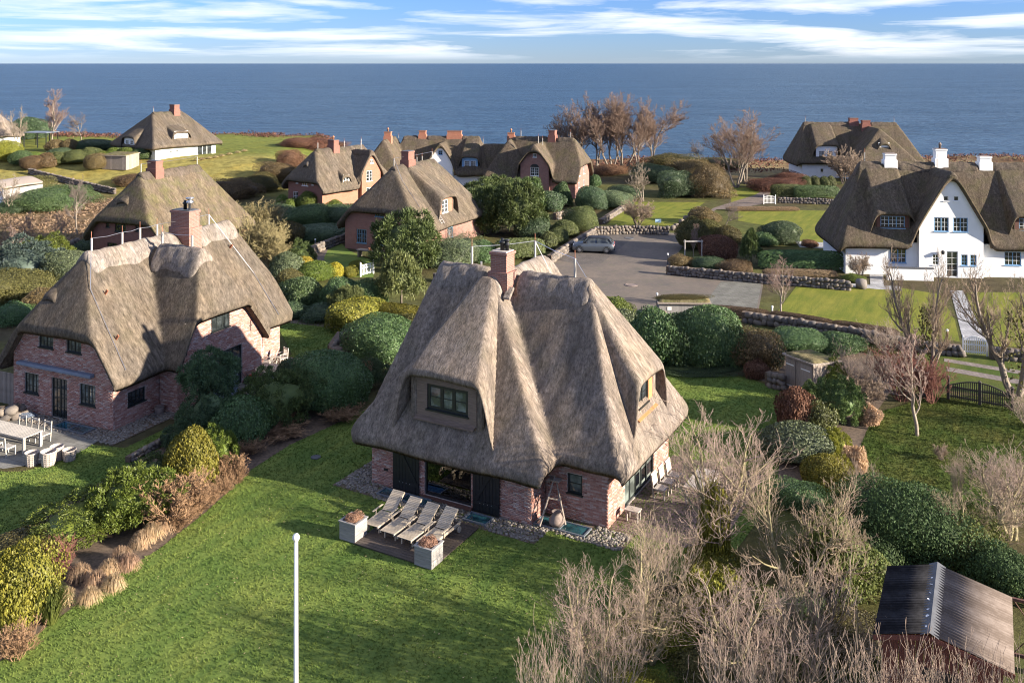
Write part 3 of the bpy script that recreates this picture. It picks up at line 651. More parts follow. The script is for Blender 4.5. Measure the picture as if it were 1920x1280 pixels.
    def lay(s, p0, t_, nrm, L, z0, zmax, ops, top):
        out = []; rc = random.Random(int(L * 1000)); ang = math.atan2(t_[1], t_[0]); row = 0.0667
        n = int((zmax - z0) / row)
        for r in range(n):
            z = z0 + (r + 0.5) * row; x = -0.12 if r % 2 else 0.0
            while x < L - 0.02:
                bl = 0.24; xa, xb = max(x, 0.0), min(x + bl - 0.012, L); x += bl
                if xb - xa < 0.05: continue
                cut = False
                for o_ in ops:
                    if o_[2] - 0.03 < z < o_[3] + 0.03:
                        if xa >= o_[0] - 0.01 and xb <= o_[1] + 0.01: cut = True; break
                        if xa < o_[0] < xb: xb = o_[0] if o_[0] - xa > o_[0 + 1] * 0 else xb
                        elif xa < o_[1] < xb: xa = o_[1]
                if cut or xb - xa < 0.04: continue
                if z + row / 2 > min(top(xa), top(xb)): continue
                out.append((p0[0] + t_[0] * (xa + xb) / 2, p0[1] + t_[1] * (xa + xb) / 2, z, ang, xb - xa, rc.uniform(-0.003, 0.005)))
        return out
    def finish_bricks(s):
        mw = s.root.matrix_world if False else Matrix.Translation(s.root.location) @ Matrix.Rotation(s.root.rotation_euler.z, 4, 'Z')
        camv = Vector((0, 0, H))
        def key(b_):
            nrm = Vector((math.sin(b_[3]), -math.cos(b_[3]), 0)); p = mw @ Vector(b_[:3]); d = camv - p
            return -max(0.0, (mw.to_3x3() @ nrm).dot(d.normalized())) * b_[4] / d.length
        bl = sorted(s.bricklist, key=key)
        me = MB().box(-0.5, 0.5, -0.012, 0.03, -0.0285, 0.0285).me('brick', M['brick'])
        for b_ in bl[:300]:
            nrm = (math.sin(b_[3]), -math.cos(b_[3]))
            o = obj('brick', me, s.root, (b_[0] + nrm[0] * b_[5], b_[1] + nrm[1] * b_[5], b_[2]), (0, 0, b_[3]), (b_[4], 1, 1))
        rest = bl[300:]; V = np.zeros((len(rest), 8, 3))
        for i, b_ in enumerate(rest):
            ca_, sa = math.cos(b_[3]), math.sin(b_[3]); hx = b_[4] / 2
            for j, (x, y, z) in enumerate([(-hx, -.012, -.0285), (hx, -.012, -.0285), (hx, .03, -.0285), (-hx, .03, -.0285), (-hx, -.012, .0285), (hx, -.012, .0285), (hx, .03, .0285), (-hx, .03, .0285)]):
                y -= b_[5]; V[i, j] = (b_[0] + ca_ * x - sa * y, b_[1] + sa * x + ca_ * y, b_[2] + z)
        fq = np.array([(4, 5, 6, 7), (0, 1, 5, 4), (1, 2, 6, 5), (3, 0, 4, 7), (0, 3, 2, 1)]); Qd = (np.arange(len(rest))[:, None, None] * 8 + fq[None]).reshape(-1, 4)
        o = obj('brickwork', npmesh('brickwork', V.reshape(-1, 3), Qd, M['brick']), s.root); o['kind'] = 'stuff'
    def window(s, p, ang, w_):
        """style: frame colour, casements across, bars (cols, rows) per casement; name window or door"""
        W, Ht, z = w_['w'], w_['h'], w_['z']; fm = w_.get('fm', 'white_paint'); cas = w_.get('cas', 2); bars = w_.get('bars', (2, 3)); gl = w_.get('glass', s.glass); nm = w_.get('name', 'window'); proud = w_.get('proud', 0.0)
        fw = w_.get('fw', 0.06); d0 = w_.get('dep', 0.08) - proud
        mb = MB()
        mb.box(-W / 2, -W / 2 + fw, d0 - 0.03, d0 + 0.04, 0, Ht).box(W / 2 - fw, W / 2, d0 - 0.03, d0 + 0.04, 0, Ht)
        mb.box(-W / 2 + fw, W / 2 - fw, d0 - 0.03, d0 + 0.04, 0, fw).box(-W / 2 + fw, W / 2 - fw, d0 - 0.03, d0 + 0.04, Ht - fw, Ht)
        cwid = (W - 2 * fw) / cas
        for i in range(1, cas): x = -W / 2 + fw + i * cwid; mb.box(x - fw * 0.6, x + fw * 0.6, d0 - 0.026, d0 + 0.036, fw, Ht - fw)
        o = mb.build(nm, M[fm], s.root, loc=(p[0], p[1], z), rot=(0, 0, ang))
        if w_.get('label'): o['label'] = w_['label']
        bw = w_.get('bw', 0.028); gb_ = MB(); n_ = 0
        for i in range(cas):
            xa = -W / 2 + fw + i * cwid + (fw * 0.6 if i else 0); xb = -W / 2 + fw + (i + 1) * cwid - (fw * 0.6 if i < cas - 1 else 0)
            MB().box(xa, xb, d0 + 0.0, d0 + 0.015, fw, Ht - fw).build('pane', M[gl], o)
            for k in range(1, bars[0]): x = xa + (xb - xa) * k / bars[0]; gb_.box(x - bw / 2, x + bw / 2, d0 - 0.022, d0 + 0.012, fw, Ht - fw); n_ += 1
            for k in range(1, bars[1]): zz = fw + (Ht - 2 * fw) * k / bars[1]; gb_.box(xa, xb, d0 - 0.019, d0 + 0.011, zz - bw / 2, zz + bw / 2); n_ += 1
        if n_: gb_.build('glazing_bars', M[w_.get('bm', fm)], o)
        if w_.get('sill', nm == 'window'): MB().box(-W / 2 - 0.04, W / 2 + 0.04, -0.06, d0 - 0.032, -0.05, 0.012).build('sill', M[w_.get('sm', fm)], o)
        return o
    def chimney(s, a, b, wa, wb, ztop, mat='brick_red', zbase=None, pots=1, potmat='black_paint', collar=0.35, rot=0.0, cap='slate'):
        zb_ = zbase if zbase is not None else float(s.h(a, b)) - 1.0
        vs_, fs, uv = [], [], []
        def ring(x0, x1, y0, y1, z0, z1, topf=True):
            c = [(x0, y0), (x1, y0), (x1, y1), (x0, y1)]; acc = 0
            for i in range(4):
                (xa, ya), (xb, yb) = c[i], c[(i + 1) % 4]; l = math.hypot(xb - xa, yb - ya); k = len(vs_)
                vs_.extend([(xa, ya, z0), (xb, yb, z0), (xb, yb, z1), (xa, ya, z1)]); uv.extend([(acc, z0), (acc + l, z0), (acc + l, z1), (acc, z1)]); fs.append((k, k + 1, k + 2, k + 3)); acc += l
            k = len(vs_); vs_.extend([(x, y, z1) for x, y in c]); uv.extend([(x, y) for x, y in c]); fs.append((k, k + 1, k + 2, k + 3))
            k = len(vs_); vs_.extend([(x, y, z0) for x, y in c]); uv.extend([(x, y) for x, y in c]); fs.append((k + 3, k + 2, k + 1, k))
        zm = ztop - (ztop - zb_ - 1.0) * collar
        ring(-wa / 2 - 0.09, wa / 2 + 0.09, -wb / 2 - 0.09, wb / 2 + 0.09, zb_, zb_ + 1.0 + (ztop - zb_ - 1.0) * 0.4)
        ring(-wa / 2, wa / 2, -wb / 2, wb / 2, zb_ + 1.0 + (ztop - zb_ - 1.0) * 0.4, ztop - 0.12)
        ring(-wa / 2 - 0.05, wa / 2 + 0.05, -wb / 2 - 0.05, wb / 2 + 0.05, ztop - 0.118, ztop)
        o = obj('chimney', mesh('chimney', vs_, fs, M[mat], False, uv), s.root, (a, b, 0), (0, 0, rot))
        MB().box(-wa / 2 + 0.02, wa / 2 - 0.02, -wb / 2 + 0.02, wb / 2 - 0.02, ztop + 0.003, ztop + 0.05).build('chimney_cap', M[cap], o)
        for k in range(pots):
            x = (k - (pots - 1) / 2) * wa * 0.5
            MB().lathe([(0.0, ztop + 0.05), (0.10, ztop + 0.05), (0.10, ztop + 0.35), (0.15, ztop + 0.36), (0.15, ztop + 0.42), (0.08, ztop + 0.46), (0.08, ztop + 0.55), (0.0, ztop + 0.57)], 12, (x, 0)).build('chimney_pot', M[potmat], o, True)
        return o
    def rods(s, pts, hgt=0.9, wire=True, r=0.05, down=()):  # wooden posts with a lightning conductor
        tops = []
        for a, b in pts:
            z = float(s.h(a, b)); o = MB().tube([(0, 0, -0.1), (0, 0, hgt)], r, 7).build('lightning_post', M['post_wood'], s.root, loc=(a, b, z))
            MB().tube([(0, 0, hgt + 0.002), (0, 0, hgt + 0.35)], 0.014, 5).build('lightning_rod', M['copper_pin'], o); tops.append(Vector((a, b, z + hgt)))
        if wire:
            mb = MB()
            for p_, q in zip(tops[:-1], tops[1:]): mb.tube([p_, (p_ + q) / 2 - Vector((0, 0, 0.06)), q], 0.014, 5)
            for i, path in down:
                ps = [tops[i]] + [Vector((a, b, float(s.h(a, b)) + 0.10)) for a, b in path]; mb.tube(ps, 0.014, 5)
            mb.build('lightning_wire', M['steel'], s.root)
        return s
    def floor_slab(s, pts):                                 # dark room behind the glass
        pass
def win(s_, z, w_, h_, **k): return dict(s=s_, z=z, w=w_, h=h_, **k)
# ---- the foreground house
h = House('thatched_house', 'large grey-brown thatched house with black barn shutters in the centre foreground', (-5.837, 38.32), -28.8, seed=0.3)
MAIN = h
h.wing('a', 4.55, 3.95, -0.84, 11.0, 2.15, 8.25, (2.15, 4.84), (2.15, 2.07))
h.wing('b', 3.72, 4.55, -0.6, 12.5, 2.1, 8.15, (2.1, 1.475), (2.1, 1.5))
h.roof(0.09, 0.40)
h.ridge([(0.45, 4.55), (3.1, 4.55)], 0.55, 0.13); h.ridge([(4.6, 4.55), (8.05, 4.55)], 0.55, 0.13); h.ridge([(3.72, 5.2), (3.72, 9.6)], 0.55, 0.13); h.ridge([(3.62, 3.05), (3.62, 3.75)], 0.55, 0.12)
DK = dict(fm='dark_frame', cas=2, bars=(2, 3))
h.dormer('-b', 3.6, -0.35, 4.95, 0.88, 1.85, 0.5, 3.6, 3.4, 0.02, (1.42, 2.95, 'larch_board', 0.45, [win(1.47, 3.55, 1.95, 1.02, fm='dark_frame', cas=3, bars=(1, 2), fw=0.13, glass='glass_light')]), 0.08)
h.dormer('+a', 4.55, 10.78, 4.85, 1.22, 1.5, 0.4, 2.75, 2.8, 0.03, (1.0, 3.15, 'cedar', 0.5, [win(0.98, 3.62, 1.15, 0.95, fm='dark_frame', cas=2, bars=(1, 2), fw=0.08)]), 0.08)
MB().bar((2.15, 0.02, 3.18), (4.98, 0.02, 3.18), 0.30, 0.05, (0, -0.35, 1)).build('dormer_sill', M['larch_board'], h.root)
MB().bar((10.36, 3.5, 3.36), (10.36, 5.6, 3.36), 0.34, 0.05, (0.35, 0, 1)).build('dormer_sill', M['cedar'], h.root)
h.bricklist = []
wf = [win(1.78, 0.0, 1.2, 2.3, hole=False, skip=True)]
h.wall((0, 0), (7.48, 0), 0, 2.6, [win(3.74, 0.12, 2.2, 2.2, fm='black_paint', cas=1, bars=(1, 1), name='patio_door', glass='patio_glass', fw=0.07, sill=False)], bricks=True)
h.wall((7.48, 0), (7.48, 1.2), 0, 2.6, bricks=True)
h.wall((7.48, 1.2), (10.12, 1.2), 0, 2.6, [win(1.27, 1.02, 0.62, 0.75, fm='dark_frame', cas=1, bars=(1, 2), glass='glass_light')], bricks=True)
h.wall((10.12, 1.2), (10.12, 8.0), 0, 2.6, [win(3.3, 0.05, 3.3, 1.9, fm='dark_frame', cas=5, bars=(1, 1), name='window_row', glass='glass_light', fw=0.09, sill=False)], bricks=True)
h.wall((10.12, 8.0), (7.6, 8.0), 0, 2.6); h.wall((7.6, 8.0), (7.6, 11.8), 0, 2.6); h.wall((7.6, 11.8), (0, 11.8), 0, 2.6); h.wall((0, 11.8), (0, 0), 0, 2.6)
h.finish_bricks()
# room behind the patio glass
mb = MB(); mb.add([(0.2, 0.25, 0.06), (7.2, 0.25, 0.06), (7.2, 6, 0.06), (0.2, 6, 0.06)], [(0, 1, 2, 3)]).build('room_floor', M['slab_pale'], h.root)
mb = MB(); mb.add([(0.2, 6, 0.06), (7.2, 6, 0.06), (7.2, 6, 2.5), (0.2, 6, 2.5)], [(0, 1, 2, 3)]); mb.add([(0.2, 0.25, 2.5), (7.2, 0.25, 2.5), (7.2, 6, 2.5), (0.2, 6, 2.5)], [(0, 1, 2, 3)]).build('room_wall', M['white_wall'], h.root)
cm = MB()
for k in range(14): x = 2.75 + k * 0.035; cm.add([(x, 0.32 + 0.03 * (k % 2), 0.1), (x + 0.035, 0.32 + 0.03 * ((k + 1) % 2), 0.1), (x + 0.035, 0.32 + 0.03 * ((k + 1) % 2), 2.3), (x, 0.32 + 0.03 * (k % 2), 2.3)], [(0, 1, 2, 3)])
cm.build('curtain', M['curtain'], h.root)
mb = MB().box(3.4, 5.0, 2.2, 3.1, 0.72, 0.77)
for x in (3.5, 4.9):
    for y in (2.3, 3.0): mb.box(x - 0.04, x + 0.04, y - 0.04, y + 0.04, 0.06, 0.72)
mb.build('dining_table', M['teak'], h.root)
MB().box(2.55, 4.92, -0.16, -0.005, 0.0, 0.11).build('door_step', M['brown_wood'], h.root)
for x0, x1, flip in ((1.13, 2.42, 1), (4.96, 6.16, -1)):
    sh = MB().box(x0 + 0.02, x1 - 0.02, -0.075, -0.05, 0.10, 2.42).build('barn_shutter', M['black_paint'], h.root, bevel=0.004)
    n_ = 8; wd = (x1 - x0) / n_
    pm = MB().box(-wd / 2 + 0.006, wd / 2 - 0.006, -0.102, -0.077, 0.06, 2.45).me('plank', M['black_paint'])
    for k in range(n_): obj('plank', pm, sh, (x0 + (k + 0.5) * wd, 0.002 * (k % 3), 0))
    for zz in (0.35, 1.95): MB().box(x0 + 0.02, x1 - 0.02, -0.128, -0.106, zz, zz + 0.16).build('ledge', M['black_paint'], sh)
    xa, xb = (x1 - 0.15, x0 + 0.2) if flip > 0 else (x0 + 0.15, x1 - 0.2)
    MB().bar((xa, -0.117, 0.52), (xb, -0.117, 1.94), 0.02, 0.13, (0, 0, 1)).build('brace', M['black_paint'], sh)
    sm = MB().lathe([(0, 0.012), (0.018, 0.01), (0.02, 0)], 8).me('bolt', M['steel'])
    for k in range(4): obj('bolt', sm, sh, (x0 + 0.35 + 0.17 * k, -0.129, 0.43), (R(90), 0, 0))
MB().box(0.62, 0.82, -0.035, -0.014, 0.66, 0.76).build('wall_vent', M['black_paint'], h.root)
c = h.chimney(4.02, 3.95, 0.78, 0.72, 9.35, 'brick_pink', pots=1, cap='mortar')
MB().lathe([(0.0, 9.40), (0.085, 9.40), (0.085, 9.62), (0.12, 9.63), (0.12, 9.68), (0.09, 9.69), (0.09, 9.80), (0.115, 9.81), (0.115, 9.86), (0, 9.9)], 12, (0.2, 0.05)).build('flue_pipe', M['black_paint'], c, True)
thx = float(h.h(4.3, 3.3)); MB().bar((4.55, 3.75, thx + 0.25), (4.62, 3.2, thx - 0.15), 0.34, 0.12).build('chimney_saddle', M['ridge_sod'], h.root, bevel=0.04)
h.rods([(2.1, 4.55), (3.72, 7.6), (7.2, 4.55)], 1.0, True, 0.055, [(2, [(8.6, 4.6), (9.3, 4.75)]), (1, [(4.6, 7.9), (5.6, 8.0)])])
MB().tube([(2.5, 4.7, 8.2), (2.5, 4.7, 8.6)], 0.05, 8).build('vent_pipe', M['steel'], h.root)
# ---- left neighbour
h = House('thatched_house', 'big thatched brick house with black lattice windows at the left edge', (-18.999, 43.687), -24.5, thatch='thatch_brown', seed=1.7)
LEFT = h
h.wing('b', -3.45, 4.12, -0.5, 12.9, 2.1, 7.75, (4.5, 1.78), (4.6, 3.0))
h.wing('a', 5.35, (2.75, 4.2), -3.45, 1.75, 2.1, 7.55, None, (4.65, 2.4))
h.roof(0.10, 0.42)
h.ridge([(-3.45, 1.25), (-3.45, 7.2)], 0.6, 0.14); h.ridge([(-3.45, 8.7), (-3.45, 11.9)], 0.6, 0.14); h.ridge([(-2.5, 5.35), (0.75, 5.35)], 0.62, 0.15)
h.dormer('-b', -4.6, 0.15, 5.75, 0.8, 0.55, 0.2, 1.3, 2.4, 0.35, (0.38, 5.0, 'larch_board', 0.2, []))
h.bricklist = []
LW = dict(fm='dark_frame', cas=2, bars=(2, 3), bm='dark_frame', glass='glass_light', bw=0.022)
h.wall((-6.9, 0), (0, 0), 0, 5.0, [win(2.34, 3.38, 1.02, 0.85, **LW), win(4.29, 3.38, 1.02, 0.85, **LW), win(1.31, 0.97, 1.02, 1.0, **LW), win(5.22, 0.97, 1.05, 1.0, **LW),
      win(3.28, 0.04, 1.08, 1.95, fm='dark_frame', cas=2, bars=(2, 4), name='french_door', sill=False)], bricks=True)
h.wall((0, 0), (0, 2.9), 0, 2.6, [win(1.43, 0.85, 1.1, 0.68, fm='dark_frame', cas=2, bars=(2, 2))], bricks=True)
h.wall((0, 2.9), (1.15, 2.9), 0, 3.0, bricks=True)
h.wall((1.15, 2.9), (1.15, 9.3), 0, 5.6, [win(3.1, 3.42, 1.4, 0.92, fm='dark_frame', cas=3, bars=(1, 2)), win(3.5, 0.04, 2.5, 2.15, fm='dark_frame', cas=4, bars=(1, 2), name='french_door', sill=False)], bricks=True)
h.wall((1.15, 9.3), (0, 9.3), 0, 3.0); h.wall((0, 9.3), (0, 12.3), 0, 2.8, [win(1.1, 0.9, 0.7, 0.7, fm='white_paint', cas=1, bars=(2, 2))], bricks=True)
h.wall((0, 12.3), (-6.9, 12.3), 0, 5.5); h.wall((-6.9, 12.3), (-6.9, 0), 0, 2.6)
h.finish_bricks()
MB().box(-6.35, -1.2, -0.30, -0.02, 2.40, 2.56).build('awning_box', M['lead_blue'], h.root, bevel=0.02)
for zx, zz, za in ((1.18, 3.55, 3.0), (1.18, 8.35, 3.0)): MB().box(1.165, 1.18, zx * 0 + zz - 0.02, zz + 0.02, za - 0.3, za + 0.3).box(1.166, 1.181, zz - 0.12, zz + 0.12, za - 0.02, za + 0.02).build('wall_anchor', M['black_paint'], h.root)
c = h.chimney(-3.2, 7.95, 1.35, 0.8, 9.15, 'brick_pink', pots=1, cap='slate')
MB().lathe([(0.0, 9.2), (0.08, 9.2), (0.08, 9.55), (0.2, 9.56), (0.2, 9.66), (0.13, 9.7), (0.13, 9.80), (0.22, 9.82), (0.22, 9.88), (0, 9.9)], 14, (0.35, 0)).build('flue_pipe', M['steel'], c, True)
h.rods([(-3.45, 1.75), (-3.45, 3.7), (-3.45, 4.9), (-3.45, 6.1), (-3.45, 10.1)], 0.85, True, 0.06, [(0, [(-2.2, 0.6), (-1.0, 0.5), (0.4, 0.4)]), (4, [(-1.2, 11.4), (0.5, 11.6)])])
h.rods([(-2.3, 5.35), (-0.2, 5.35)], 0.85, True, 0.06)
for a, b in ((-2.0, 1.3), (-0.6, 0.7), (-2.4, 10.7)): MB().bar((a, b, float(h.h(a, b)) - 0.02), (a + 0.18, b, float(h.h(a, b)) + 0.2), 0.05, 0.12).build('step_hook', M['copper_pin'], h.root)
# ---- house behind the left neighbour
h = House('thatched_house', 'mossy brown thatched house with small eyebrow vent behind the left-hand house', (-36.6, 80.2), -24, thatch='thatch_mossy', cap='ridge_sod_dark', seed=2.9)
h.wing('b', 3.9, 4.7, -0.6, 11.5, 2.1, 7.8, (4.2, 1.75), (2.1, 2.0)); h.roof(0.16)
h.ridge([(3.9, 1.4), (3.9, 2.6)], 0.5, 0.12); h.ridge([(3.9, 3.8), (3.9, 8.6)], 0.5, 0.12)
h.dormer('-b', 3.3, 0.05, 5.55, 0.7, 0.75, 0.2, 1.5, 2.4, 0.3, (0.6, 4.7, 'brown_wood', 0.25, []), 0.12)
B7 = dict(fm='dark_frame', cas=2, bars=(2, 2))
h.wall((0, 0), (7.8, 0), 0, 4.6, [win(3.2, 3.0, 1.3, 0.95, **B7), win(5.3, 3.2, 0.8, 0.8, **B7), win(1.7, 3.3, 0.4, 0.6, fm='dark_frame', cas=1, bars=(1, 2)), win(2.2, 0.9, 1.1, 1.1, **B7), win(5.0, 0.9, 1.1, 1.1, **B7)], 'brick_red')
h.wall((7.8, 0), (7.8, 11), 0, 2.6, [win(3, 0.8, 1.2, 1.1, **B7)], 'brick_red'); h.wall((7.8, 11), (0, 11), 0, 2.6, (), 'brick_red'); h.wall((0, 11), (0, 0), 0, 2.6, (), 'brick_red')
h.chimney(3.9, 3.2, 1.0, 0.8, 8.85, 'brick_red', pots=0); h.rods([(3.9, 1.6), (3.9, 8.4)], 0.9, True, 0.045)
# ---- middle house with the roof ladder
h = House('thatched_house', 'thatched brick house with a wooden ladder lying on its roof', (-15.83, 86.99), -25, thatch='thatch_brown', cap='ridge_sod_dark', seed=4.1)
H7 = h
h.wing('b', 4.3, 5.0, -0.6, 12.6, 2.0, 7.65, (3.95, 1.7), (2.0, 1.75)); h.roof(0.15)
h.ridge([(4.3, 1.5), (4.3, 3.5)], 0.5, 0.1); h.ridge([(4.3, 4.8), (4.3, 9.3)], 0.5, 0.1)
TL = dict(fm='teal_paint', cas=2, bars=(2, 3))
h.wall((0, 0), (8.6, 0), 0, 4.4, [win(3.86, 3.22, 1.0, 0.85, **TL), win(1.87, 0.62, 1.1, 1.3, **TL), win(4.4, 0.62, 1.1, 1.3, **TL), win(7.0, 0.62, 1.1, 1.3, **TL)], 'brick_pink')
h.wall((8.6, 0), (8.6, 12), 0, 2.5, [win(5, 0.8, 1.1, 1.0, **TL)], 'brick_pink'); h.wall((8.6, 12), (0, 12), 0, 2.5); h.wall((0, 12), (0, 0), 0, 2.5)
h.dormer('+a', 4.6, 8.75, 4.75, 0.68, 1.55, 1.25, 4.0, 2.6, 0.03, (1.2, 2.9, 'brick_orange', 0.35, [win(0.95, 3.3, 1.15, 1.2, cas=2, bars=(2, 3), fm='white_paint')]), 0.12)
h.chimney(4.4, 4.14, 0.8, 1.1, 9.0, 'brick_red', pots=0)
h.rods([(4.3, 1.8), (4.3, 9.0)], 0.9, True, 0.045, [(0, [(5.6, 1.2), (7.6, 1.0)])]); h.rods([(4.3, 6.0), (4.3, 7.0)], 0.6, False, 0.04)
ld = empty('roof_ladder', (0, 0, 0), 0, 'wooden ladder lying on the thatch beside the brick chimney of the middle house', 'ladder')
ld.location = h.root.location; ld.rotation_euler = h.root.rotation_euler
p0 = Vector((5.0, 3.75, float(h.h(5.0, 3.75)) + 0.1)); p1 = Vector((9.1, 2.75, float(h.h(9.1, 2.75)) + 0.1)); dv = (p1 - p0); sv = dv.cross(Vector((0, 0, 1))).normalized() * 0.2
for sg in (-1, 1): MB().bar(p0 + sv * sg, p1 + sv * sg, 0.05, 0.06).build('rail', M['post_wood'], ld)
rm = MB().bar(-sv, sv, 0.04, 0.04).me('rung', M['post_wood'])
for k in range(22): obj('rung', rm, ld, p0 + dv * ((k + 0.5) / 22))
# ---- twin-gabled house
h = House('thatched_house', 'red brick thatched house with orange brick cross gable below the grassy bank', (-27.8, 114), -38, thatch='thatch_brown', cap='ridge_sod_dark', seed=5.2)
h.wing('b', 3.2, 4.0, -0.6, 11.8, 2.0, 6.75, (3.4, 1.6), (2.0, 2.2)); h.wing('a', 7.5, 2.0, 2.0, 7.2, 3.4, 6.4, None, None); h.roof(0.16)
h.ridge([(3.2, 1.6), (3.2, 4.1)], 0.45, 0.1); h.ridge([(3.2, 5.0), (3.2, 9.6)], 0.45, 0.1); h.ridge([(3.9, 7.5), (7.1, 7.5)], 0.45, 0.1)
WW = dict(fm='white_paint', cas=2, bars=(1, 2))
h.dormer('-b', 3.0, 0.2, 5.0, 0.7, 0.5, 0.15, 1.2, 2.4, 0.3, (0.38, 4.45, 'white_wall', 0.2, []), 0.12)
h.wall((0, 0), (6.4, 0), 0, 3.8, [win(3.2, 2.55, 1.2, 0.85, fm='white_paint', cas=3, bars=(1, 2)), win(1.7, 2.75, 0.42, 0.5, fm='white_paint', cas=1, bars=(1, 1)), win(4.6, 2.75, 0.42, 0.5, fm='white_paint', cas=1, bars=(1, 1)), win(1.4, 0.6, 0.9, 1.1, **WW), win(4.4, 0.6, 0.9, 1.1, **WW)], 'brick_red')
h.wall((6.4, 0), (6.4, 6.0), 0, 2.4, (), 'brick_orange'); h.wall((6.4, 9.0), (6.4, 11), 0, 2.4, (), 'brick_orange')
h.wall((6.9, 5.9), (6.9, 9.1), 0, 6.6, [win(1.3, 2.7, 1.0, 1.3, fm='white_paint', cas=2, bars=(1, 3)), win(1.7, 4.9, 0.55, 0.45, fm='white_paint', cas=1, bars=(2, 1)), win(1.3, 0.3, 1.0, 1.6, **WW)], 'brick_orange'); h.wall((6.9, 9.1), (6.4, 9.1), 0, 3.6, (), 'brick_orange'); h.wall((6.4, 5.9), (6.9, 5.9), 0, 3.6, (), 'brick_orange')
h.wall((6.4, 11), (0, 11), 0, 2.4, (), 'brick_red'); h.wall((0, 11), (0, 0), 0, 2.4, (), 'brick_red')
h.dormer('+a', 3.6, 6.75, 3.55, 0.45, 0.7, 0.45, 1.9, 2.6, 0.1, (0.5, 2.45, 'white_wall', 0.15, [win(0.5, 2.75, 0.85, 0.75, fm='white_paint', cas=2, bars=(1, 2))]), 0.12)
h.chimney(3.2, 4.5, 1.1, 0.8, 7.85, 'brick_red', pots=1, potmat='terracotta'); h.rods([(3.2, 2.0), (3.2, 6.3), (3.2, 9.2), (5.0, 7.5)], 0.9, False, 0.05)
# ---- long white house with blue panels
h = House('thatched_house', 'long dark-thatched white house with pale blue dormer panel near the shore', (-17, 127.5), -5, thatch='thatch_dark', cap='ridge_sod_dark', seed=6.6)
h.wing('a', 4.0, 4.7, -1.0, 14.0, 2.1, 7.0, (2.1, 2.2), (2.1, 2.6)); h.wing('a', 4.0, 4.0, 12.0, 18.0, 2.1, 6.1, None, None); h.wing('b', 7.2, 1.9, -1.0, 4.0, 3.6, 6.5, None, None)
h.wing('b', -0.2, 2.9, -4.8, 4.0, 2.6, 7.1, (2.6, 2.6), None); h.wing('b', 16.9, 3.4, -5.0, 6.0, 2.2, 7.2, (2.2, 2.2), None); h.roof(0.18)
h.ridge([(1.0, 4.0), (3.2, 4.0)], 0.45, 0.1); h.ridge([(4.6, 4.0), (7.4, 4.0)], 0.45, 0.1); h.ridge([(9.6, 4.0), (12.2, 4.0)], 0.45, 0.1)
h.dormer('-b', -0.2, -3.6, 5.2, 0.6, 0.5, 0.2, 1.3, 2.4, 0.3, (0.4, 4.6, 'brown_wood', 0.2, []), 0.14)
BL = dict(fm='white_paint', cas=2, bars=(2, 3))
h.dormer('-b', 11.2, -0.1, 4.55, 0.6, 1.3, 1.2, 3.6, 2.4, 0.03, (1.1, 2.9, 'blue_paint', 0.3, [win(0.7, 3.1, 0.75, 0.95, **BL), win(1.55, 3.1, 0.75, 0.95, **BL)]), 0.14)
h.wall((-1, 0), (5.5, 0), 0, 2.5, (), 'white_wall'); h.wall((5.5, -0.5), (8.9, -0.5), 0, 6.6, [win(1.5, 1.6, 1.2, 1.3, fm='blue_paint', cas=2, bars=(2, 3)), win(1.7, 4.9, 0.6, 0.6, fm='blue_paint', cas=1, bars=(2, 2))], 'white_wall')
h.wall((5.5, 0), (5.5, -0.5), 0, 3.8, (), 'white_wall'); h.wall((8.9, -0.5), (8.9, 0), 0, 3.8, (), 'white_wall'); h.wall((8.9, 0), (14, 0), 0, 2.5, (), 'white_wall')
h.wall((14.2, -4.3), (19.6, -4.3), 0, 2.6, (), 'white_wall'); h.wall((19.6, -4.3), (19.6, 6), 0, 2.6, (), 'white_wall'); h.wall((14.2, 0), (14.2, -4.3), 0, 2.6, (), 'white_wall')
h.wall((-2.6, -4.2), (2.2, -4.2), 0, 3.0, (), 'white_wall'); h.wall((2.2, -4.2), (2.2, 0), 0, 3.0, (), 'white_wall')
h.chimney(3.9, 4.0, 0.95, 0.7, 7.9, 'brick_orange', pots=0); h.chimney(8.5, 4.0, 2.0, 0.7, 7.9, 'brick_orange', pots=0); h.chimney(-0.1, -0.6, 0.9, 0.8, 8.05, 'brick_orange', pots=1, potmat='terracotta'); h.chimney(16.9, 0.5, 0.9, 0.8, 7.95, 'brick_orange', pots=1, potmat='terracotta')
h.rods([(0.4, 4.0), (12.6, 4.0)], 0.7, False, 0.03)
# ---- brick house with the arched-window gable
h = House('thatched_house', 'thatched brick house with tall front gable and arched window beside the bare trees', (8.162, 118.97), -18, thatch='thatch_dark', cap='ridge_sod_dark', seed=7.4)
h.wing('a', 4.0, 4.7, -11.4, 0.6, 2.0, 7.4, (2.0, 3.2), (4.3, 2.0)); h.wing('b', -5.35, 2.35, -1.0, 4.0, 4.0, 6.95, (6.2, 2.2), None, 0.12); h.roof(0.16)
h.ridge([(-9.4, 4.0), (-4.8, 4.0)], 0.45, 0.1); h.ridge([(-3.4, 4.0), (-1.1, 4.0)], 0.45, 0.1)
h.wall((-10.8, 0), (-7.2, 0), 0, 2.4, (), 'brick_pink'); h.wall((-7.25, 0), (-7.25, -0.5), 0, 4.4, (), 'brick_pink'); h.wall((-3.4, -0.5), (-3.4, 0), 0, 4.4, (), 'brick_pink'); h.wall((-3.4, 0), (0, 0), 0, 2.4, [win(0.9, 0.4, 0.5, 0.9, fm='white_paint', cas=1, bars=(2, 3))], 'brick_pink')
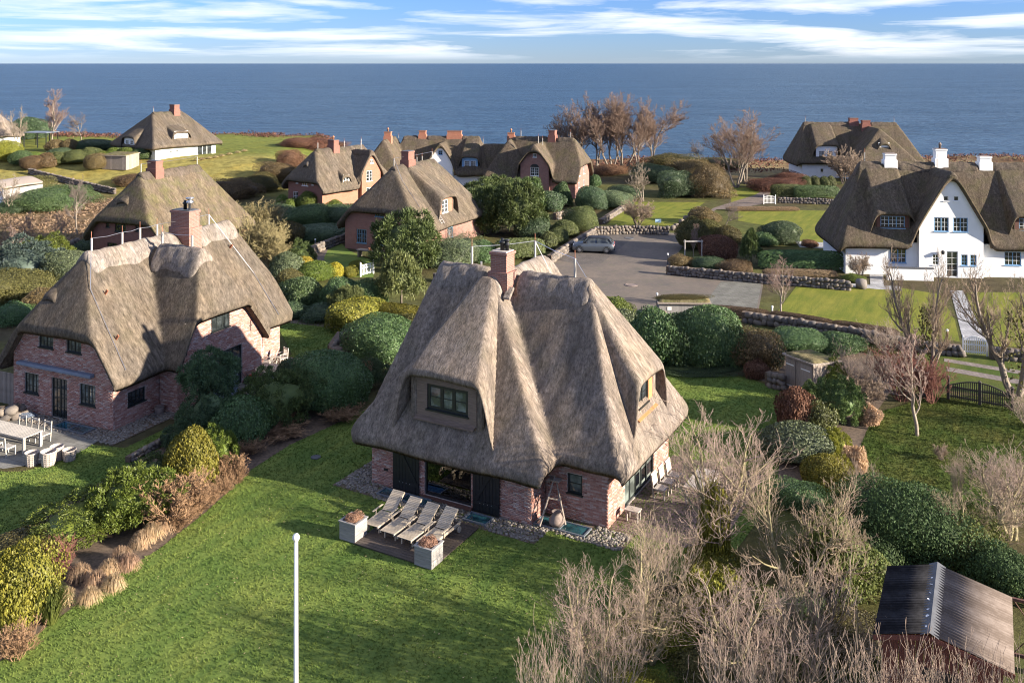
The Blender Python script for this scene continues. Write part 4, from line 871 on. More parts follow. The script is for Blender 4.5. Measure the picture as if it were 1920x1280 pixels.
h.wall((-7.25, -0.5), (-3.4, -0.5), 0, 6.8, [win(1.95, 2.75, 1.15, 1.15, fm='white_paint', cas=2, bars=(2, 3)), win(1.95, 0.05, 1.25, 2.0, fm='white_paint', cas=2, bars=(2, 4), name='door', sill=False), win(1.95, 5.2, 0.5, 0.5, fm='white_paint', cas=1, bars=(2, 2))], 'brick_pink')
for zz, rr in ((3.90, 0.58), (2.05, 0.63)):
    MB().add([(-5.3 + rr * math.cos(R(a_)), -0.53, zz + rr * 0.75 * math.sin(R(a_))) for a_ in range(0, 181, 20)], [tuple(range(10))]).build('fanlight', M['black_paint'], h.root)
h.wall((0, 0), (0, 8), 0, 4.8, [win(2.3, 2.6, 0.9, 1.2, fm='white_paint', cas=2, bars=(1, 2)), win(5.0, 2.6, 0.9, 1.2, fm='white_paint', cas=2, bars=(1, 2)), win(2.3, 0.3, 0.9, 1.5, fm='white_paint', cas=2, bars=(1, 2)), win(5.0, 0.3, 0.9, 1.5, fm='white_paint', cas=2, bars=(1, 2))], 'brick_pink')
h.wall((0, 8), (-10.8, 8), 0, 2.4, (), 'brick_pink'); h.wall((-10.8, 8), (-10.8, 0), 0, 2.4, (), 'brick_pink')
h.chimney(-4.1, 4.0, 0.85, 1.1, 8.45, 'brick_red', pots=0); h.rods([(-8.6, 4.0), (-5.3, 1.2), (-5.0, 2.2), (-1.6, 4.0)], 0.9, False, 0.05)
# ---- far right shore house
h = House('thatched_house', 'dark thatched white shore house behind the white gabled house', (44.486, 140.65), -3, thatch='thatch_dark', cap='ridge_sod_dark', seed=8.8)
h.wing('a', 4.2, 4.9, -0.9, 18.6, 2.1, 8.1, (2.1, 2.9), (2.1, 2.1)); h.wing('b', 10.9, 5.2, -6.0, 4.5, 2.1, 7.7, (2.1, 1.5), None); h.roof(0.2)
h.ridge([(1.2, 4.2), (8.2, 4.2)], 0.45, 0.1); h.ridge([(11.6, 4.2), (15.7, 4.2)], 0.45, 0.1)
h.dormer('-b', 3.7, -0.3, 4.9, 0.75, 1.9, 1.7, 4.0, 2.4, 0.03, (1.6, 2.7, 'white_wall', 0.3, [win(0.9, 3.1, 0.9, 1.0, cas=2, bars=(2, 3)), win(2.1, 3.1, 0.9, 1.0, cas=2, bars=(2, 3))]), 0.16)
h.dormer('-b', 10.9, -4.3, 5.5, 0.6, 0.9, 0.3, 1.6, 2.4, 0.3, (0.8, 4.5, 'white_wall', 0.25, []), 0.14)
h.wall((0, 0), (6.4, 0), 0, 2.5, [win(3.0, 0.8, 0.5, 0.6, cas=1, bars=(1, 1))], 'white_wall'); h.wall((6.4, 0), (6.4, -5.3), 0, 2.5, (), 'white_wall'); h.wall((6.4, -5.3), (15.4, -5.3), 0, 2.5, (), 'white_wall'); h.wall((15.4, -5.3), (15.4, 0), 0, 2.5, (), 'white_wall')
h.wall((15.4, 0), (17.8, 0), 0, 2.5, (), 'white_wall'); h.wall((17.8, 0), (17.8, 8.2), 0, 2.5, (), 'white_wall'); h.wall((0, 8.2), (0, 0), 0, 2.5, (), 'white_wall')
h.chimney(9.0, 4.2, 1.3, 0.8, 8.9, 'brick_red', pots=0); h.chimney(10.6, 3.2, 1.2, 0.8, 8.6, 'brick_red', pots=0); h.rods([(1.6, 4.2), (15.3, 4.2)], 0.7, False, 0.035)
# ---- white gabled house
h = House('thatched_house', 'white house with tall white gable, blue windows and three white chimneys', (31.155, 76.01), -6, thatch='thatch_dark', cap='ridge_sod_dark', seed=9.5)
WH = h
h.wing('a', 4.0, 4.75, -4.1, 22.0, 2.2, 8.75, (2.2, 2.3), (2.2, 2.0)); h.wing('b', 4.82, 3.05, -0.95, 4.2, 3.1, 8.45, None, None, 0.35); h.roof(0.15)
h.ridge([(-1.7, 4.0), (0.6, 4.0)], 0.5, 0.13); h.ridge([(1.9, 4.0), (8.5, 4.0)], 0.5, 0.13); h.ridge([(9.8, 4.0), (19, 4.0)], 0.5, 0.13); h.ridge([(4.82, -0.9), (4.82, 3.4)], 0.42, 0.1)
BW = dict(fm='blue_paint', cas=2, bars=(2, 3), bm='white_paint')
for cx_ in (0.45, 11.4):
    h.dormer('-b', cx_, -0.2, 4.98, 0.9, 1.55, 1.5, 3.9, 2.6, 0.02, (1.3, 3.0, 'brown_wood', 0.45, [win(1.3, 3.82, 1.95, 1.0, fm='blue_paint', cas=3, bars=(2, 3), bm='white_paint')]), 0.12)
h.wall((-3.4, 0), (2.3, 0), 0, 2.7, [win(4.2, 1.0, 1.3, 1.15, **BW)], 'white_wall'); h.wall((2.3, 0), (2.3, -0.55), 0, 3.5, (), 'white_wall'); h.wall((7.34, -0.55), (7.34, 0), 0, 3.5, (), 'white_wall')
h.wall((2.3, -0.55), (7.34, -0.55), 0, 8.6, [win(1.75, 3.75, 1.15, 1.15, **BW), win(3.25, 3.75, 1.15, 1.15, **BW), win(2.6, 0.05, 0.9, 2.1, fm='white_paint', cas=1, bars=(2, 4), name='door', sill=False), win(1.3, 1.0, 0.5, 0.9, fm='white_paint', cas=1, bars=(2, 3)), win(3.55, 1.0, 0.5, 0.9, fm='blue_paint', cas=1, bars=(2, 3)), win(4.25, 1.0, 0.5, 0.9, fm='blue_paint', cas=1, bars=(2, 3)),
      win(2.12, 6.25, 0.42, 0.42, fm='white_paint', cas=1, bars=(1, 1)), win(2.92, 6.25, 0.42, 0.42, fm='white_paint', cas=1, bars=(1, 1))], 'white_wall')
h.wall((7.34, 0), (21, 0), 0, 2.7, [win(2.5, 1.0, 1.3, 1.1, **BW), win(7, 1.0, 1.3, 1.1, **BW)], 'white_wall'); h.wall((21, 0), (21, 8), 0, 2.7, (), 'white_wall'); h.wall((21, 8), (-3.4, 8), 0, 2.7, (), 'white_wall'); h.wall((-3.4, 8), (-3.4, 0), 0, 2.7, (), 'white_wall')
for a_, zt, pt in ((1.3, 9.75, 0), (5.5, 10.2, 1), (9.15, 9.6, 0)): h.chimney(a_, 4.0, 0.92, 0.75, zt - 0.1, 'white_wall', pots=pt, potmat='clay_pot', cap='clay_pot')
h.rods([(-0.8, 4.0), (5.0, 3.2)], 1.0, False, 0.035)
MB().lathe([(0.02, 0.0), (0.12, 0.05), (0.15, 0.25), (0.03, 0.36)], 8).build('wall_lantern', M['black_paint'], h.root, loc=(4.1, -0.75, 1.9))
# ---- house on the bank
x, y, z = G(291, 301)
h = House('thatched_house', 'white house with broad pyramid thatch alone on the grassy bank above the sea', (x, y), -38, z0=z, thatch='thatch_brown', cap='ridge_sod_dark', seed=3.3)
h.wing('b', -5.5, 6.4, -0.9, 11.5, 2.0, 6.9, (2.0, 1.35), (2.0, 1.5)); h.roof(0.2)
h.ridge([(-5.5, 2.8), (-5.5, 8.0)], 0.5, 0.1)
h.dormer('+a', 4.6, -0.05, 3.95, 0.3, 1.5, 1.2, 3.4, 2.0, 0.05, (1.2, 2.7, 'white_wall', 0.25, [win(0.5, 3.15, 0.4, 0.5, cas=1, bars=(2, 2)), win(1.2, 3.15, 0.4, 0.5, cas=1, bars=(2, 2)), win(1.9, 3.15, 0.4, 0.5, cas=1, bars=(2, 2))]), 0.14)
h.dormer('-b', -6.0, -1.05, 3.25, 0.6, 1.9, 1.5, 2.6, 2.0, 0.05, (1.6, 1.4, 'white_wall', 0.3, [win(0.8, 2.2, 0.9, 0.6, cas=2, bars=(2, 2)), win(2.2, 2.2, 0.9, 0.6, cas=2, bars=(2, 2))]), 0.14)
h.wall((-11, 0), (0, 0), -0.5, 2.2, [win(9.6, 0.7, 0.9, 0.6, cas=2, bars=(1, 1))], 'white_wall'); h.wall((0, 0), (0, 10.6), -0.5, 2.2, [win(8.6, 0.0, 2.6, 2.0, cas=3, bars=(1, 1), name='patio_door', sill=False), win(3.2, 1.0, 1.6, 0.3, cas=3, bars=(1, 1))], 'white_wall'); h.wall((0, 10.6), (-11, 10.6), -0.5, 2.2, (), 'white_wall'); h.wall((-11, 10.6), (-11, 0), -0.5, 2.2, (), 'white_wall')
h.chimney(-5.4, 6.6, 1.4, 0.9, 8.1, 'brick_red', pots=0); h.rods([(-5.5, 3.0)], 0.7, False, 0.04)
# ---- house cut by the left edge
x, y, z = G(-58, 286)
h = House('thatched_house', 'grey thatched white house cut off by the left edge near the sea', (x, y), -35, z0=z, thatch='thatch_grey', seed=2.2)
h.wing('b', -5, 5.8, -0.8, 9, 2.2, 7.0, (2.2, 1.4), (2.2, 1.5)); h.roof(0.22)
h.wall((-10, 0), (0, 0), -0.4, 2.4, [win(8.4, 0.3, 1.6, 1.6, cas=2, bars=(1, 1))], 'white_wall'); h.wall((0, 0), (0, 8.2), -0.4, 2.4, [win(3, 0.3, 3.0, 1.8, cas=3, bars=(1, 1))], 'white_wall')
# ---- pale outbuilding at the left edge
x, y, z = G(6, 392)
h = House('outbuilding', 'pale outbuilding with rounded grey end wall behind a bare tree at the left edge', (x, y), -20, cat='outbuilding', thatch='weathered_wood', seed=2.0)
h.wing('b', -2.4, 2.6, -0.1, 6, 2.2, 3.2, (2.9, 0.8), None, 1.2); h.roof(0.2, 0.15)
h.wall((-4.8, 0), (0, 0), 0, 3.4, [win(1.6, 0.6, 1.2, 1.0)], 'white_wall'); h.wall((0, 0), (0, 5.8), 0, 2.3, (), 'grey_board')
# ------------------------------------------------------------------ plants
def unit(v): return v / (np.linalg.norm(v, axis=-1, keepdims=True) + 1e-9)
def lumps(seed, n=26, amp=0.16, k=18):
    rs = np.random.RandomState(seed); D = unit(rs.normal(size=(n, 3))); A = amp * rs.uniform(-0.5, 1.0, n)
    return lambda d: 1 + (A[None] * np.exp(k * (d @ D.T - 1))).sum(1)
def rhombs(P, Nn, L, W, rs, tilt=0.7):
    n = len(P); Nn = unit(Nn + tilt * rs.normal(size=(n, 3))); t_ = unit(np.cross(Nn, rs.normal(size=(n, 3)))); b = np.cross(Nn, t_)
    L = np.asarray(L).reshape(-1, 1); W = np.asarray(W).reshape(-1, 1)
    return np.stack([P - t_ * L, P + b * W, P + t_ * L, P - b * W], 1).reshape(-1, 3)
def core(rf, shape, k=0.86, nu=18, nv=9):
    V, Qd = [], []
    for j in range(nv + 1):
        ph = -0.5 + (math.pi / 2 + 0.5) * j / nv
        for i in range(nu): th = 2 * math.pi * i / nu; V.append((math.cos(ph) * math.cos(th), math.cos(ph) * math.sin(th), math.sin(ph)))
    V = unit(np.array(V)); V = shape(V, rf(V) * k)
    for j in range(nv):
        for i in range(nu): Qd.append((j * nu + i, j * nu + (i + 1) % nu, (j + 1) * nu + (i + 1) % nu, (j + 1) * nu + i))
    return V, np.array(Qd)
def sh_dome(d, r): p_ = d * r[:, None]; p_[:, 2] = 0.42 + 0.58 * p_[:, 2]; return p_
def sh_box(d, r):
    q = d / (np.abs(d) ** 5).sum(1, keepdims=True) ** 0.2 * r[:, None]; q[:, 2] = 0.5 + 0.5 * q[:, 2]; return q
def sh_cone(d, r): p_ = d * r[:, None]; z = 0.5 + 0.5 * p_[:, 2]; f = np.clip(1.15 - z * 0.85, 0.1, 1); p_[:, 0] *= f; p_[:, 1] *= f; p_[:, 2] = z; return p_
def bushmesh(name, seed, n, leaf, amp=0.16, shape=sh_dome, nl=26, k=18, depth=0.16, asp=0.55, tilt=0.7):
    rs = np.random.RandomState(seed); rf = lumps(seed, nl, amp, k); d = unit(rs.normal(size=(n * 2, 3))); d = d[d[:, 2] > -0.55][:n]
    r = rf(d) * (1.02 - depth * rs.uniform(0, 1, len(d)) ** 1.6); P = shape(d.copy(), r); Nn = d.copy(); Nn[:, 2] = Nn[:, 2] * 0.8 + 0.25
    V = rhombs(P, unit(Nn), leaf * rs.uniform(0.7, 1.3, len(d)), leaf * asp * rs.uniform(0.7, 1.3, len(d)), rs, tilt)
    Qd = np.arange(len(V)).reshape(-1, 4); Vc, Qc = core(rf, shape, 0.9 - depth * 0.5)
    return npmesh(name, np.concatenate([V, Vc]), np.concatenate([Qd, Qc + len(V)]), M['leaf_laurel'])
def pinemesh(name, seed, ncl=60, nt=80, L=0.085, W=0.014, shape=sh_dome, amp=0.25, csz=0.24):
    rs = np.random.RandomState(seed); rf = lumps(seed, 20, amp, 10); d = unit(rs.normal(size=(ncl * 3, 3))); d = d[d[:, 2] > -0.45][:ncl]
    C = shape(d.copy(), rf(d) * rs.uniform(0.72, 1.0, len(d))); e = unit(rs.normal(size=(len(d), nt, 3)) + d[:, None] * 0.6 + np.array([0, 0, 0.5]))
    P = C[:, None] + e * csz * rs.uniform(0.45, 1.0, (len(d), nt, 1)) * np.array([1, 1, 0.75]); P = P.reshape(-1, 3); e = unit(e.reshape(-1, 3) + 0.45 * rs.normal(size=(len(P), 3)))
    s_ = unit(np.cross(e, rs.normal(size=P.shape))); l = L * rs.uniform(0.7, 1.3, (len(P), 1)); w_ = W * rs.uniform(0.8, 1.6, (len(P), 1))
    V = np.stack([P - e * l * 0.5, P + s_ * w_, P + e * l, P - s_ * w_], 1).reshape(-1, 3); Vc, Qc = core(rf, shape, 0.6)
    return npmesh(name, np.concatenate([V, Vc]), np.concatenate([np.arange(len(V)).reshape(-1, 4), Qc + len(V)]), M['needle_pine'])
def bladesmesh(name, seed, n, droop=0.7, wd=0.02, up=1.0, spread=1.0):
    rs = np.random.RandomState(seed); a = rs.uniform(0, 6.283, n); rho = np.sqrt(rs.uniform(0, 1, n)) * spread; ap = up * (0.35 + 0.65 * np.sqrt(np.clip(1 - (rho / spread) ** 2, 0, 1))) * rs.uniform(0.75, 1.0, n)
    ca_, sa = np.cos(a), np.sin(a); V = []
    for k_, (f, zf) in enumerate(((0.25, 0), (0.6, 0.75), (0.92, 1.0), (1.18, 1.0 - droop * 0.35))):
        R_ = rho * f; z = ap * zf; wv = wd * (1 - 0.22 * k_)
        V.append(np.stack([R_ * ca_ - sa * wv, R_ * sa + ca_ * wv, z], 1)); V.append(np.stack([R_ * ca_ + sa * wv, R_ * sa - ca_ * wv, z], 1))
    V = np.stack(V, 1); Qd = (np.arange(n)[:, None, None] * 8 + np.array([(0, 1, 3, 2), (2, 3, 5, 4), (4, 5, 7, 6)])[None]).reshape(-1, 4)
    return npmesh(name, V.reshape(-1, 3), Qd, M['dry_grass'])
def segmesh(name, S, mat, ns=4):                       # S rows: p0 p1 r0 r1
    S = np.asarray(S, float); p0, p1, r0, r1 = S[:, :3], S[:, 3:6], S[:, 6:7], S[:, 7:8]; d = unit(p1 - p0)
    u = np.where(np.abs(d[:, 2:3]) < 0.9, np.array([[0, 0, 1.0]]), np.array([[1.0, 0, 0]])); x = unit(np.cross(d, u)); y = np.cross(x, d); V = []
    for p_, r in ((p0, r0), (p1, r1)):
        for k_ in range(ns): th = 2 * math.pi * k_ / ns; V.append(p_ + (x * math.cos(th) + y * math.sin(th)) * r)
    V = np.stack(V, 1); fq = np.array([(k_, (k_ + 1) % ns, ns + (k_ + 1) % ns, ns + k_) for k_ in range(ns)])
    return npmesh(name, V.reshape(-1, 3), (np.arange(len(S))[:, None, None] * 2 * ns + fq[None]).reshape(-1, 4), mat, True)
def baretree(seed, Ht=6.0, trunk=0.28, r0=0.11, stems=1, spread=0.8, up=0.25, lev=4, nch=(5, 6, 5, 4), lr=(0.62, 0.6, 0.55, 0.5), rmin=0.008, wig=0.16, first=0.35):
    rc = random.Random(seed); thick, twig = [], []
    def grow(p, d, L, r, l):
        ns = 5 if l < 2 else 3; pts = [(p, r)]; q = p.copy(); dd = d.copy(); rend = max(rmin, r * (0.35 if l else 0.45))
        for i in range(ns):
            dd = (dd + Vector((rc.gauss(0, wig), rc.gauss(0, wig), rc.gauss(0, wig * 0.6) + up * 0.35))).normalized(); q = q + dd * (L / ns)
            rr = r + (rend - r) * (i + 1) / ns; (thick if l < 2 else twig).append((*pts[-1][0], *q, pts[-1][1], rr)); pts.append((q.copy(), rr))
        if l >= lev: return
        n_ = nch[min(l, len(nch) - 1)]
        for k_ in range(n_):
            f = first + (1 - first) * (k_ + rc.random()) / n_ if l == 0 else 0.2 + 0.8 * (k_ + rc.random()) / n_
            i = min(ns - 1, int(f * ns)); g = f * ns - i; a, ra = pts[i]; b, rb = pts[i + 1]; pp = a.lerp(b, g); rr = ra + (rb - ra) * g
            ax = (b - a).normalized(); sd_ = ax.orthogonal().normalized(); sd_.rotate(Matrix.Rotation(rc.uniform(0, 6.283), 3, ax))
            nd = (ax * rc.uniform(0.5, 1.0) + sd_ * spread * rc.uniform(0.7, 1.3)).normalized()
            if nd.z < -0.1: nd.z *= -0.3
            grow(pp, nd, L * lr[min(l, len(lr) - 1)] * rc.uniform(0.7, 1.15) * (1.15 - 0.45 * f), max(rmin, rr * rc.uniform(0.5, 0.7)), l + 1)
        if l == 0: grow(q, dd, L * 0.5, rend, 1)
    for k_ in range(stems):
        a = 2 * math.pi * (k_ + rc.random() * 0.5) / stems; lean = 0.0 if stems == 1 else rc.uniform(0.15, 0.55)
        grow(Vector((0.12 * math.cos(a) * (stems > 1), 0.12 * math.sin(a) * (stems > 1), -0.1)), Vector((lean * math.cos(a), lean * math.sin(a), 1)).normalized(), Ht * rc.uniform(0.5, 0.62), r0 * rc.uniform(0.75, 1.0), 0)
    zmax = max(s_[5] for s_ in twig); xm = max(max(abs(s_[3]), abs(s_[4])) for s_ in twig)
    return thick, twig, zmax, xm
TREES = {}
def treekind(key, seed, bark, twigm, **kw):
    th_, tw, zm, xm = baretree(seed, **kw); TREES[key] = (segmesh('trunk', th_, M[bark], 6), segmesh('crown', tw, M[twigm], 3), zm, xm)
treekind('upright', 3, 'bark_pale', 'twig_pink', Ht=9, spread=0.55, up=0.5, nch=(12, 7, 6, 5), lr=(0.55, 0.6, 0.6, 0.55), r0=0.14, rmin=0.009, first=0.2)
treekind('spreading', 5, 'bark', 'twig_grey', Ht=7, spread=1.0, up=0.2, nch=(8, 7, 6, 5), lr=(0.75, 0.6, 0.55, 0.5), r0=0.16, rmin=0.009)
treekind('tall_a', 8, 'bark', 'twig_brown', Ht=11, stems=3, spread=0.65, up=0.3, nch=(8, 7, 6, 4), lr=(0.6, 0.6, 0.55, 0.5), r0=0.17, rmin=0.014, first=0.35)
treekind('tall_b', 11, 'bark', 'twig_brown', Ht=11, stems=2, spread=0.75, up=0.28, nch=(9, 7, 6, 5), lr=(0.6, 0.62, 0.55, 0.5), r0=0.19, rmin=0.014, first=0.3)
treekind('small', 14, 'bark_pale', 'twig_pink', Ht=4, spread=0.75, up=0.4, nch=(9, 6, 5, 3), lr=(0.6, 0.55, 0.5, 0.5), r0=0.07, rmin=0.007, first=0.3)
treekind('pollard', 17, 'bark_lichen', 'twig_tan', Ht=6, spread=0.85, up=0.35, nch=(12, 6, 5, 4), lr=(0.5, 0.6, 0.55, 0.5), r0=0.26, rmin=0.008, first=0.35)
treekind('fine', 53, 'bark', 'twig_tan', Ht=6, stems=2, spread=0.6, up=0.5, nch=(9, 7, 5, 4), lr=(0.55, 0.6, 0.6, 0.55), r0=0.17, rmin=0.006, first=0.3, wig=0.13)
treekind('thick', 19, 'bark_pale', 'bark_pale', Ht=5, stems=3, spread=0.9, up=0.3, lev=4, nch=(6, 5, 4, 3), lr=(0.6, 0.55, 0.5, 0.5), r0=0.11, rmin=0.012, wig=0.22)
treekind('near_a', 23, 'bark_lichen', 'twig_near', Ht=5.5, stems=3, spread=0.75, up=0.45, nch=(7, 6, 4, 3), lr=(0.7, 0.64, 0.62, 0.6), r0=0.115, rmin=0.0045, first=0.25, wig=0.15)
treekind('near_b', 29, 'bark_lichen', 'twig_near_tan', Ht=5.0, stems=3, spread=0.8, up=0.4, nch=(7, 6, 4, 3), lr=(0.7, 0.64, 0.62, 0.6), r0=0.105, rmin=0.0045, first=0.25, wig=0.16)
treekind('whips', 31, 'bark_pale', 'twig_near', Ht=4.2, stems=15, spread=0.42, up=0.55, lev=3, nch=(5, 3, 1), lr=(0.6, 0.6, 0.6), r0=0.022, rmin=0.0048, first=0.15, wig=0.09)
treekind('whips_red', 37, 'twig_red', 'twig_red', Ht=3, stems=16, spread=0.55, up=0.5, lev=3, nch=(6, 5, 4), lr=(0.55, 0.5, 0.5), r0=0.025, rmin=0.008, first=0.2, wig=0.14)
treekind('copper', 47, 'twig_copper', 'twig_copper', Ht=2.2, stems=22, spread=0.5, up=0.4, lev=3, nch=(6, 5, 4), lr=(0.5, 0.5, 0.5), r0=0.016, rmin=0.008, first=0.15, wig=0.16)
treekind('olive', 41, 'twig_olive', 'twig_olive', Ht=4, stems=12, spread=0.8, up=0.25, lev=3, nch=(8, 6, 5), lr=(0.6, 0.55, 0.5), r0=0.04, rmin=0.012, first=0.2, wig=0.25)
treekind('round', 43, 'twig_grey', 'twig_tan', Ht=2.2, stems=12, spread=0.7, up=0.15, lev=3, nch=(7, 6, 5), lr=(0.6, 0.5, 0.5), r0=0.03, rmin=0.009, first=0.3, wig=0.18)
def tree(kind, u, v, top, wpx, name, label, cat='tree', group=None, rz=None, Y=None):
    x, y, z = G(u, v) if Y is None else ((u - CX) * Y / F, Y, T((u - CX) * Y / F, Y)); tr, cr_, zm, xm = TREES[kind]
    hgt = H - (top - HV) * y / F - z; sz = hgt / zm; sxy = (wpx / 2 * y / F) / xm * 1.1
    r = empty(name, (x, y, z), rz if rz is not None else (u * 0.37) % 6.28, label, cat, group); r.scale = (sxy, sxy, sz)
    obj('trunk', tr, r); obj('crown', cr_, r); return r
BM = {
 'dome_s': [bushmesh('shrub', 100 + i, 3400, 0.058, 0.34, nl=20, k=9, depth=0.22) for i in range(3)], 'dome_m': [bushmesh('shrub', 110 + i, 7500, 0.038, 0.28, nl=30, k=10, depth=0.2) for i in range(3)], 'dome_l': [bushmesh('shrub', 120 + i, 15000, 0.026, 0.22, nl=44, k=14, depth=0.18) for i in range(2)],
 'loose_s': [bushmesh('shrub', 130 + i, 4200, 0.055, 0.45, nl=30, k=14, depth=0.35) for i in range(2)], 'loose_m': [bushmesh('shrub', 134 + i, 8500, 0.036, 0.45, nl=34, k=14, depth=0.35) for i in range(3)], 'loose_l': [bushmesh('shrub', 138 + i, 17000, 0.024, 0.42, nl=44, k=16, depth=0.32) for i in range(2)],
 'box': [bushmesh('hedge', 140 + i, 7000, 0.040, 0.05, sh_box, tilt=0.6) for i in range(2)],
 'pine': [pinemesh('pine', 150 + i, 100, 130, 0.07, 0.010, csz=0.2) for i in range(3)], 'cone': [pinemesh('pine', 160 + i, 110, 90, 0.07, 0.011, shape=sh_cone, csz=0.19) for i in range(2)], 'fluff': [pinemesh('juniper', 170 + i, 170, 80, 0.045, 0.010, csz=0.15, amp=0.3) for i in range(3)],
 'blades': [bladesmesh('grass_clump', 180 + i, 520, 1.25, 0.016) for i in range(3)], 'stand': [bladesmesh('grass_clump', 190 + i, 380, 0.2, 0.016, 1.0, 0.8) for i in range(2)],
}
_cnt = {}
def shrub(u, v, wpx, hpx, kind, mat, label, name='shrub', cat='shrub', group=None, dr=1.0, rz=None):
    """front foot of the plant at photo pixel (u, v); width and height in photo pixels"""
    x, y, z = G(u, v); rx = wpx / 2 * y / F; ry = rx * dr; yc = y + ry * 0.75; xc = (u - CX) * yc / F; zc_ = T(xc, yc) if y > 110 else 0.0
    hgt = max(0.25, H - (v - hpx - HV) * yc / F - zc_)
    if kind == 'loose': kind = 'loose_s' if rx < 0.8 else ('loose_m' if rx < 1.5 else 'loose_l')
    if kind == 'dome': kind = 'dome_s' if rx < 0.9 else ('dome_m' if rx < 1.7 else 'dome_l')
    i = _cnt.get(kind, 0); _cnt[kind] = i + 1; me = BM[kind][i % len(BM[kind])]
    o = obj(name, me, None, (xc, yc, zc_ - 0.03), (0, 0, rz if rz is not None else (i * 2.39) % 6.28), (rx, ry, hgt))
    o.material_slots[0].link = 'OBJECT'; o.material_slots[0].material = M[mat]; tag(o, label, cat, group); return o
def S(*a, **k): return shrub(*a, **k)
# --- border between the two lawns, from the lower left upwards
tree('copper', 30, 1235, 1165, 90, 'bare_shrub', 'brown bare stems at the bottom left corner of the border', 'shrub')
S(28, 1195, 130, 165, 'loose', 'leaf_golden', 'yellow-green bush at the left edge of the border')
S(95, 1190, 100, 105, 'stand', 'green_blade', 'tuft of upright green grass at the lower end of the border', 'grass_clump', 'grass')
S(35, 1075, 150, 70, 'loose', 'leaf_olive', 'olive bush at the left edge behind the yellow-green one')
S(150, 1035, 190, 95, 'fluff', 'leaf_lime', 'spreading bright green juniper in the border, nearer the left edge')
S(250, 1005, 165, 125, 'fluff', 'leaf_lime', 'tall bright green juniper in the middle of the border')
S(290, 925, 110, 65, 'fluff', 'needle_pine', 'low green juniper at the back of the border')
tree('whips_red', 112, 1085, 1000, 80, 'bare_shrub', 'small reddish bare shrub between the junipers of the border', 'shrub')
DG = 'tan dried ornamental grass clump in the row along the lawn edge'
for u, v in ((85, 1150), (122, 1143), (150, 1098), (180, 1112), (204, 1090), (226, 1066), (240, 1080), (266, 1036), (285, 1022), (308, 1008), (212, 1118), (168, 1142)):
    S(u, v, 48, 46, 'blades', 'dry_grass', DG, 'grass_clump', 'grass', 'dried grass clumps along the border')
tree('copper', 325, 1000 - 12, 1000 - 110, 130, 'hydrangea', 'coppery bare hydrangea stems beside the dried grasses', 'shrub')
tree('copper', 360, 975 - 12, 975 - 90, 100, 'hydrangea', 'pale dry stems in front of the yellow-green dome', 'shrub')
tree('copper', 425, 912 - 12, 912 - 62, 85, 'hydrangea', 'copper brown dead perennials below the bright green cypress', 'shrub')
tree('copper', 470, 862 - 12, 862 - 40, 70, 'hydrangea', 'low brown stems at the tip of the border bed', 'shrub')
tree('copper', 530, 830 - 12, 830 - 35, 110, 'hydrangea', 'low brown stems in the shade of the laurel domes', 'shrub')
for k, (u, v) in enumerate(((332, 996), (352, 980), (374, 962), (396, 945), (420, 926), (444, 906))): tree('copper', u, v, v - 34, 44, 'hydrangea', ('first', 'second', 'third', 'fourth', 'fifth', 'sixth')[k] + ' low brown stem clump along the lawn edge, counted from the tan grasses', 'shrub')
S(335, 910, 70, 70, 'loose', 'leaf_laurel', 'dark green shrub between juniper and yellow-green dome')
S(357, 925, 100, 112, 'dome', 'leaf_golden', 'pale yellow-green clipped dome in the border')
S(408, 890, 78, 85, 'fluff', 'leaf_lime', 'bright green cypress beside the yellow-green dome')
S(300, 955, 70, 55, 'loose', 'leaf_bronze', 'bronze-leaved plant at the back of the dried grasses')
S(345, 850, 80, 60, 'fluff', 'needle_dark', 'dark low conifer at the back of the border')
S(395, 835, 120, 110, 'fluff', 'needle_dark', 'dark lower tier of pine beside the brick gable')
def pinetree(u, v, wpx, hpx, mat, label, kind='pine', trunkh=0.25, dr=1.0, crown0=0.1):
    x, y, z = G(u, v); rx = wpx / 2 * y / F; yc = y + rx * 0.6; xc = (u - CX) * yc / F; zc_ = T(xc, yc) if y > 110 else 0; hgt = H - (v - hpx - HV) * yc / F - zc_
    r = empty('pine_tree', (xc, yc, zc_), (u * 0.7) % 6.28, label, 'pine tree'); i = _cnt.get(kind, 0); _cnt[kind] = i + 1
    c = obj('crown', BM[kind][i % len(BM[kind])], r, (0, 0, hgt * crown0), None, (rx, rx * dr, hgt * (1 - crown0))); c.material_slots[0].link = 'OBJECT'; c.material_slots[0].material = M[mat]
    MB().tube([(0, 0, -0.1), (0.04, 0.02, hgt * 0.4), (0, 0, hgt * 0.8)], [0.09, 0.07, 0.02], 7).build('trunk', M['bark'], r, True); return r
pinetree(395, 800, 108, 135, 'needle_dark', 'round-headed dark pine in front of the brick gable of the left house', crown0=0.45)
S(455, 838, 112, 95, 'dome', 'leaf_laurel', 'dark glossy laurel dome below the round-headed pine')
S(515, 812, 135, 115, 'fluff', 'needle_pine', 'dark green yew mound between two laurel domes')
S(612, 776, 150, 112, 'dome', 'leaf_laurel', 'largest glossy laurel dome beside the thatched eave of the foreground house')
S(548, 728, 55, 55, 'dome', 'leaf_dark', 'small dark ball shrub behind the largest laurel dome')
S(578, 742, 80, 60, 'dome', 'leaf_dark', 'dark clipped shrub overlapping the largest laurel dome')
tree('copper', 640, 800 - 12, 800 - 40, 90, 'hydrangea', 'dark brown dead stems at the foot of the largest laurel dome', 'shrub')
tree('copper', 680, 745 - 12, 745 - 70, 40, 'hydrangea', 'grey-green stems between laurel domes and the thatch', 'shrub')
S(716, 690, 145, 92, 'dome', 'leaf_laurel', 'half-sunlit laurel dome left of the foreground roof')
S(690, 735, 80, 60, 'fluff', 'needle_dark', 'dark juniper below the half-sunlit laurel dome')
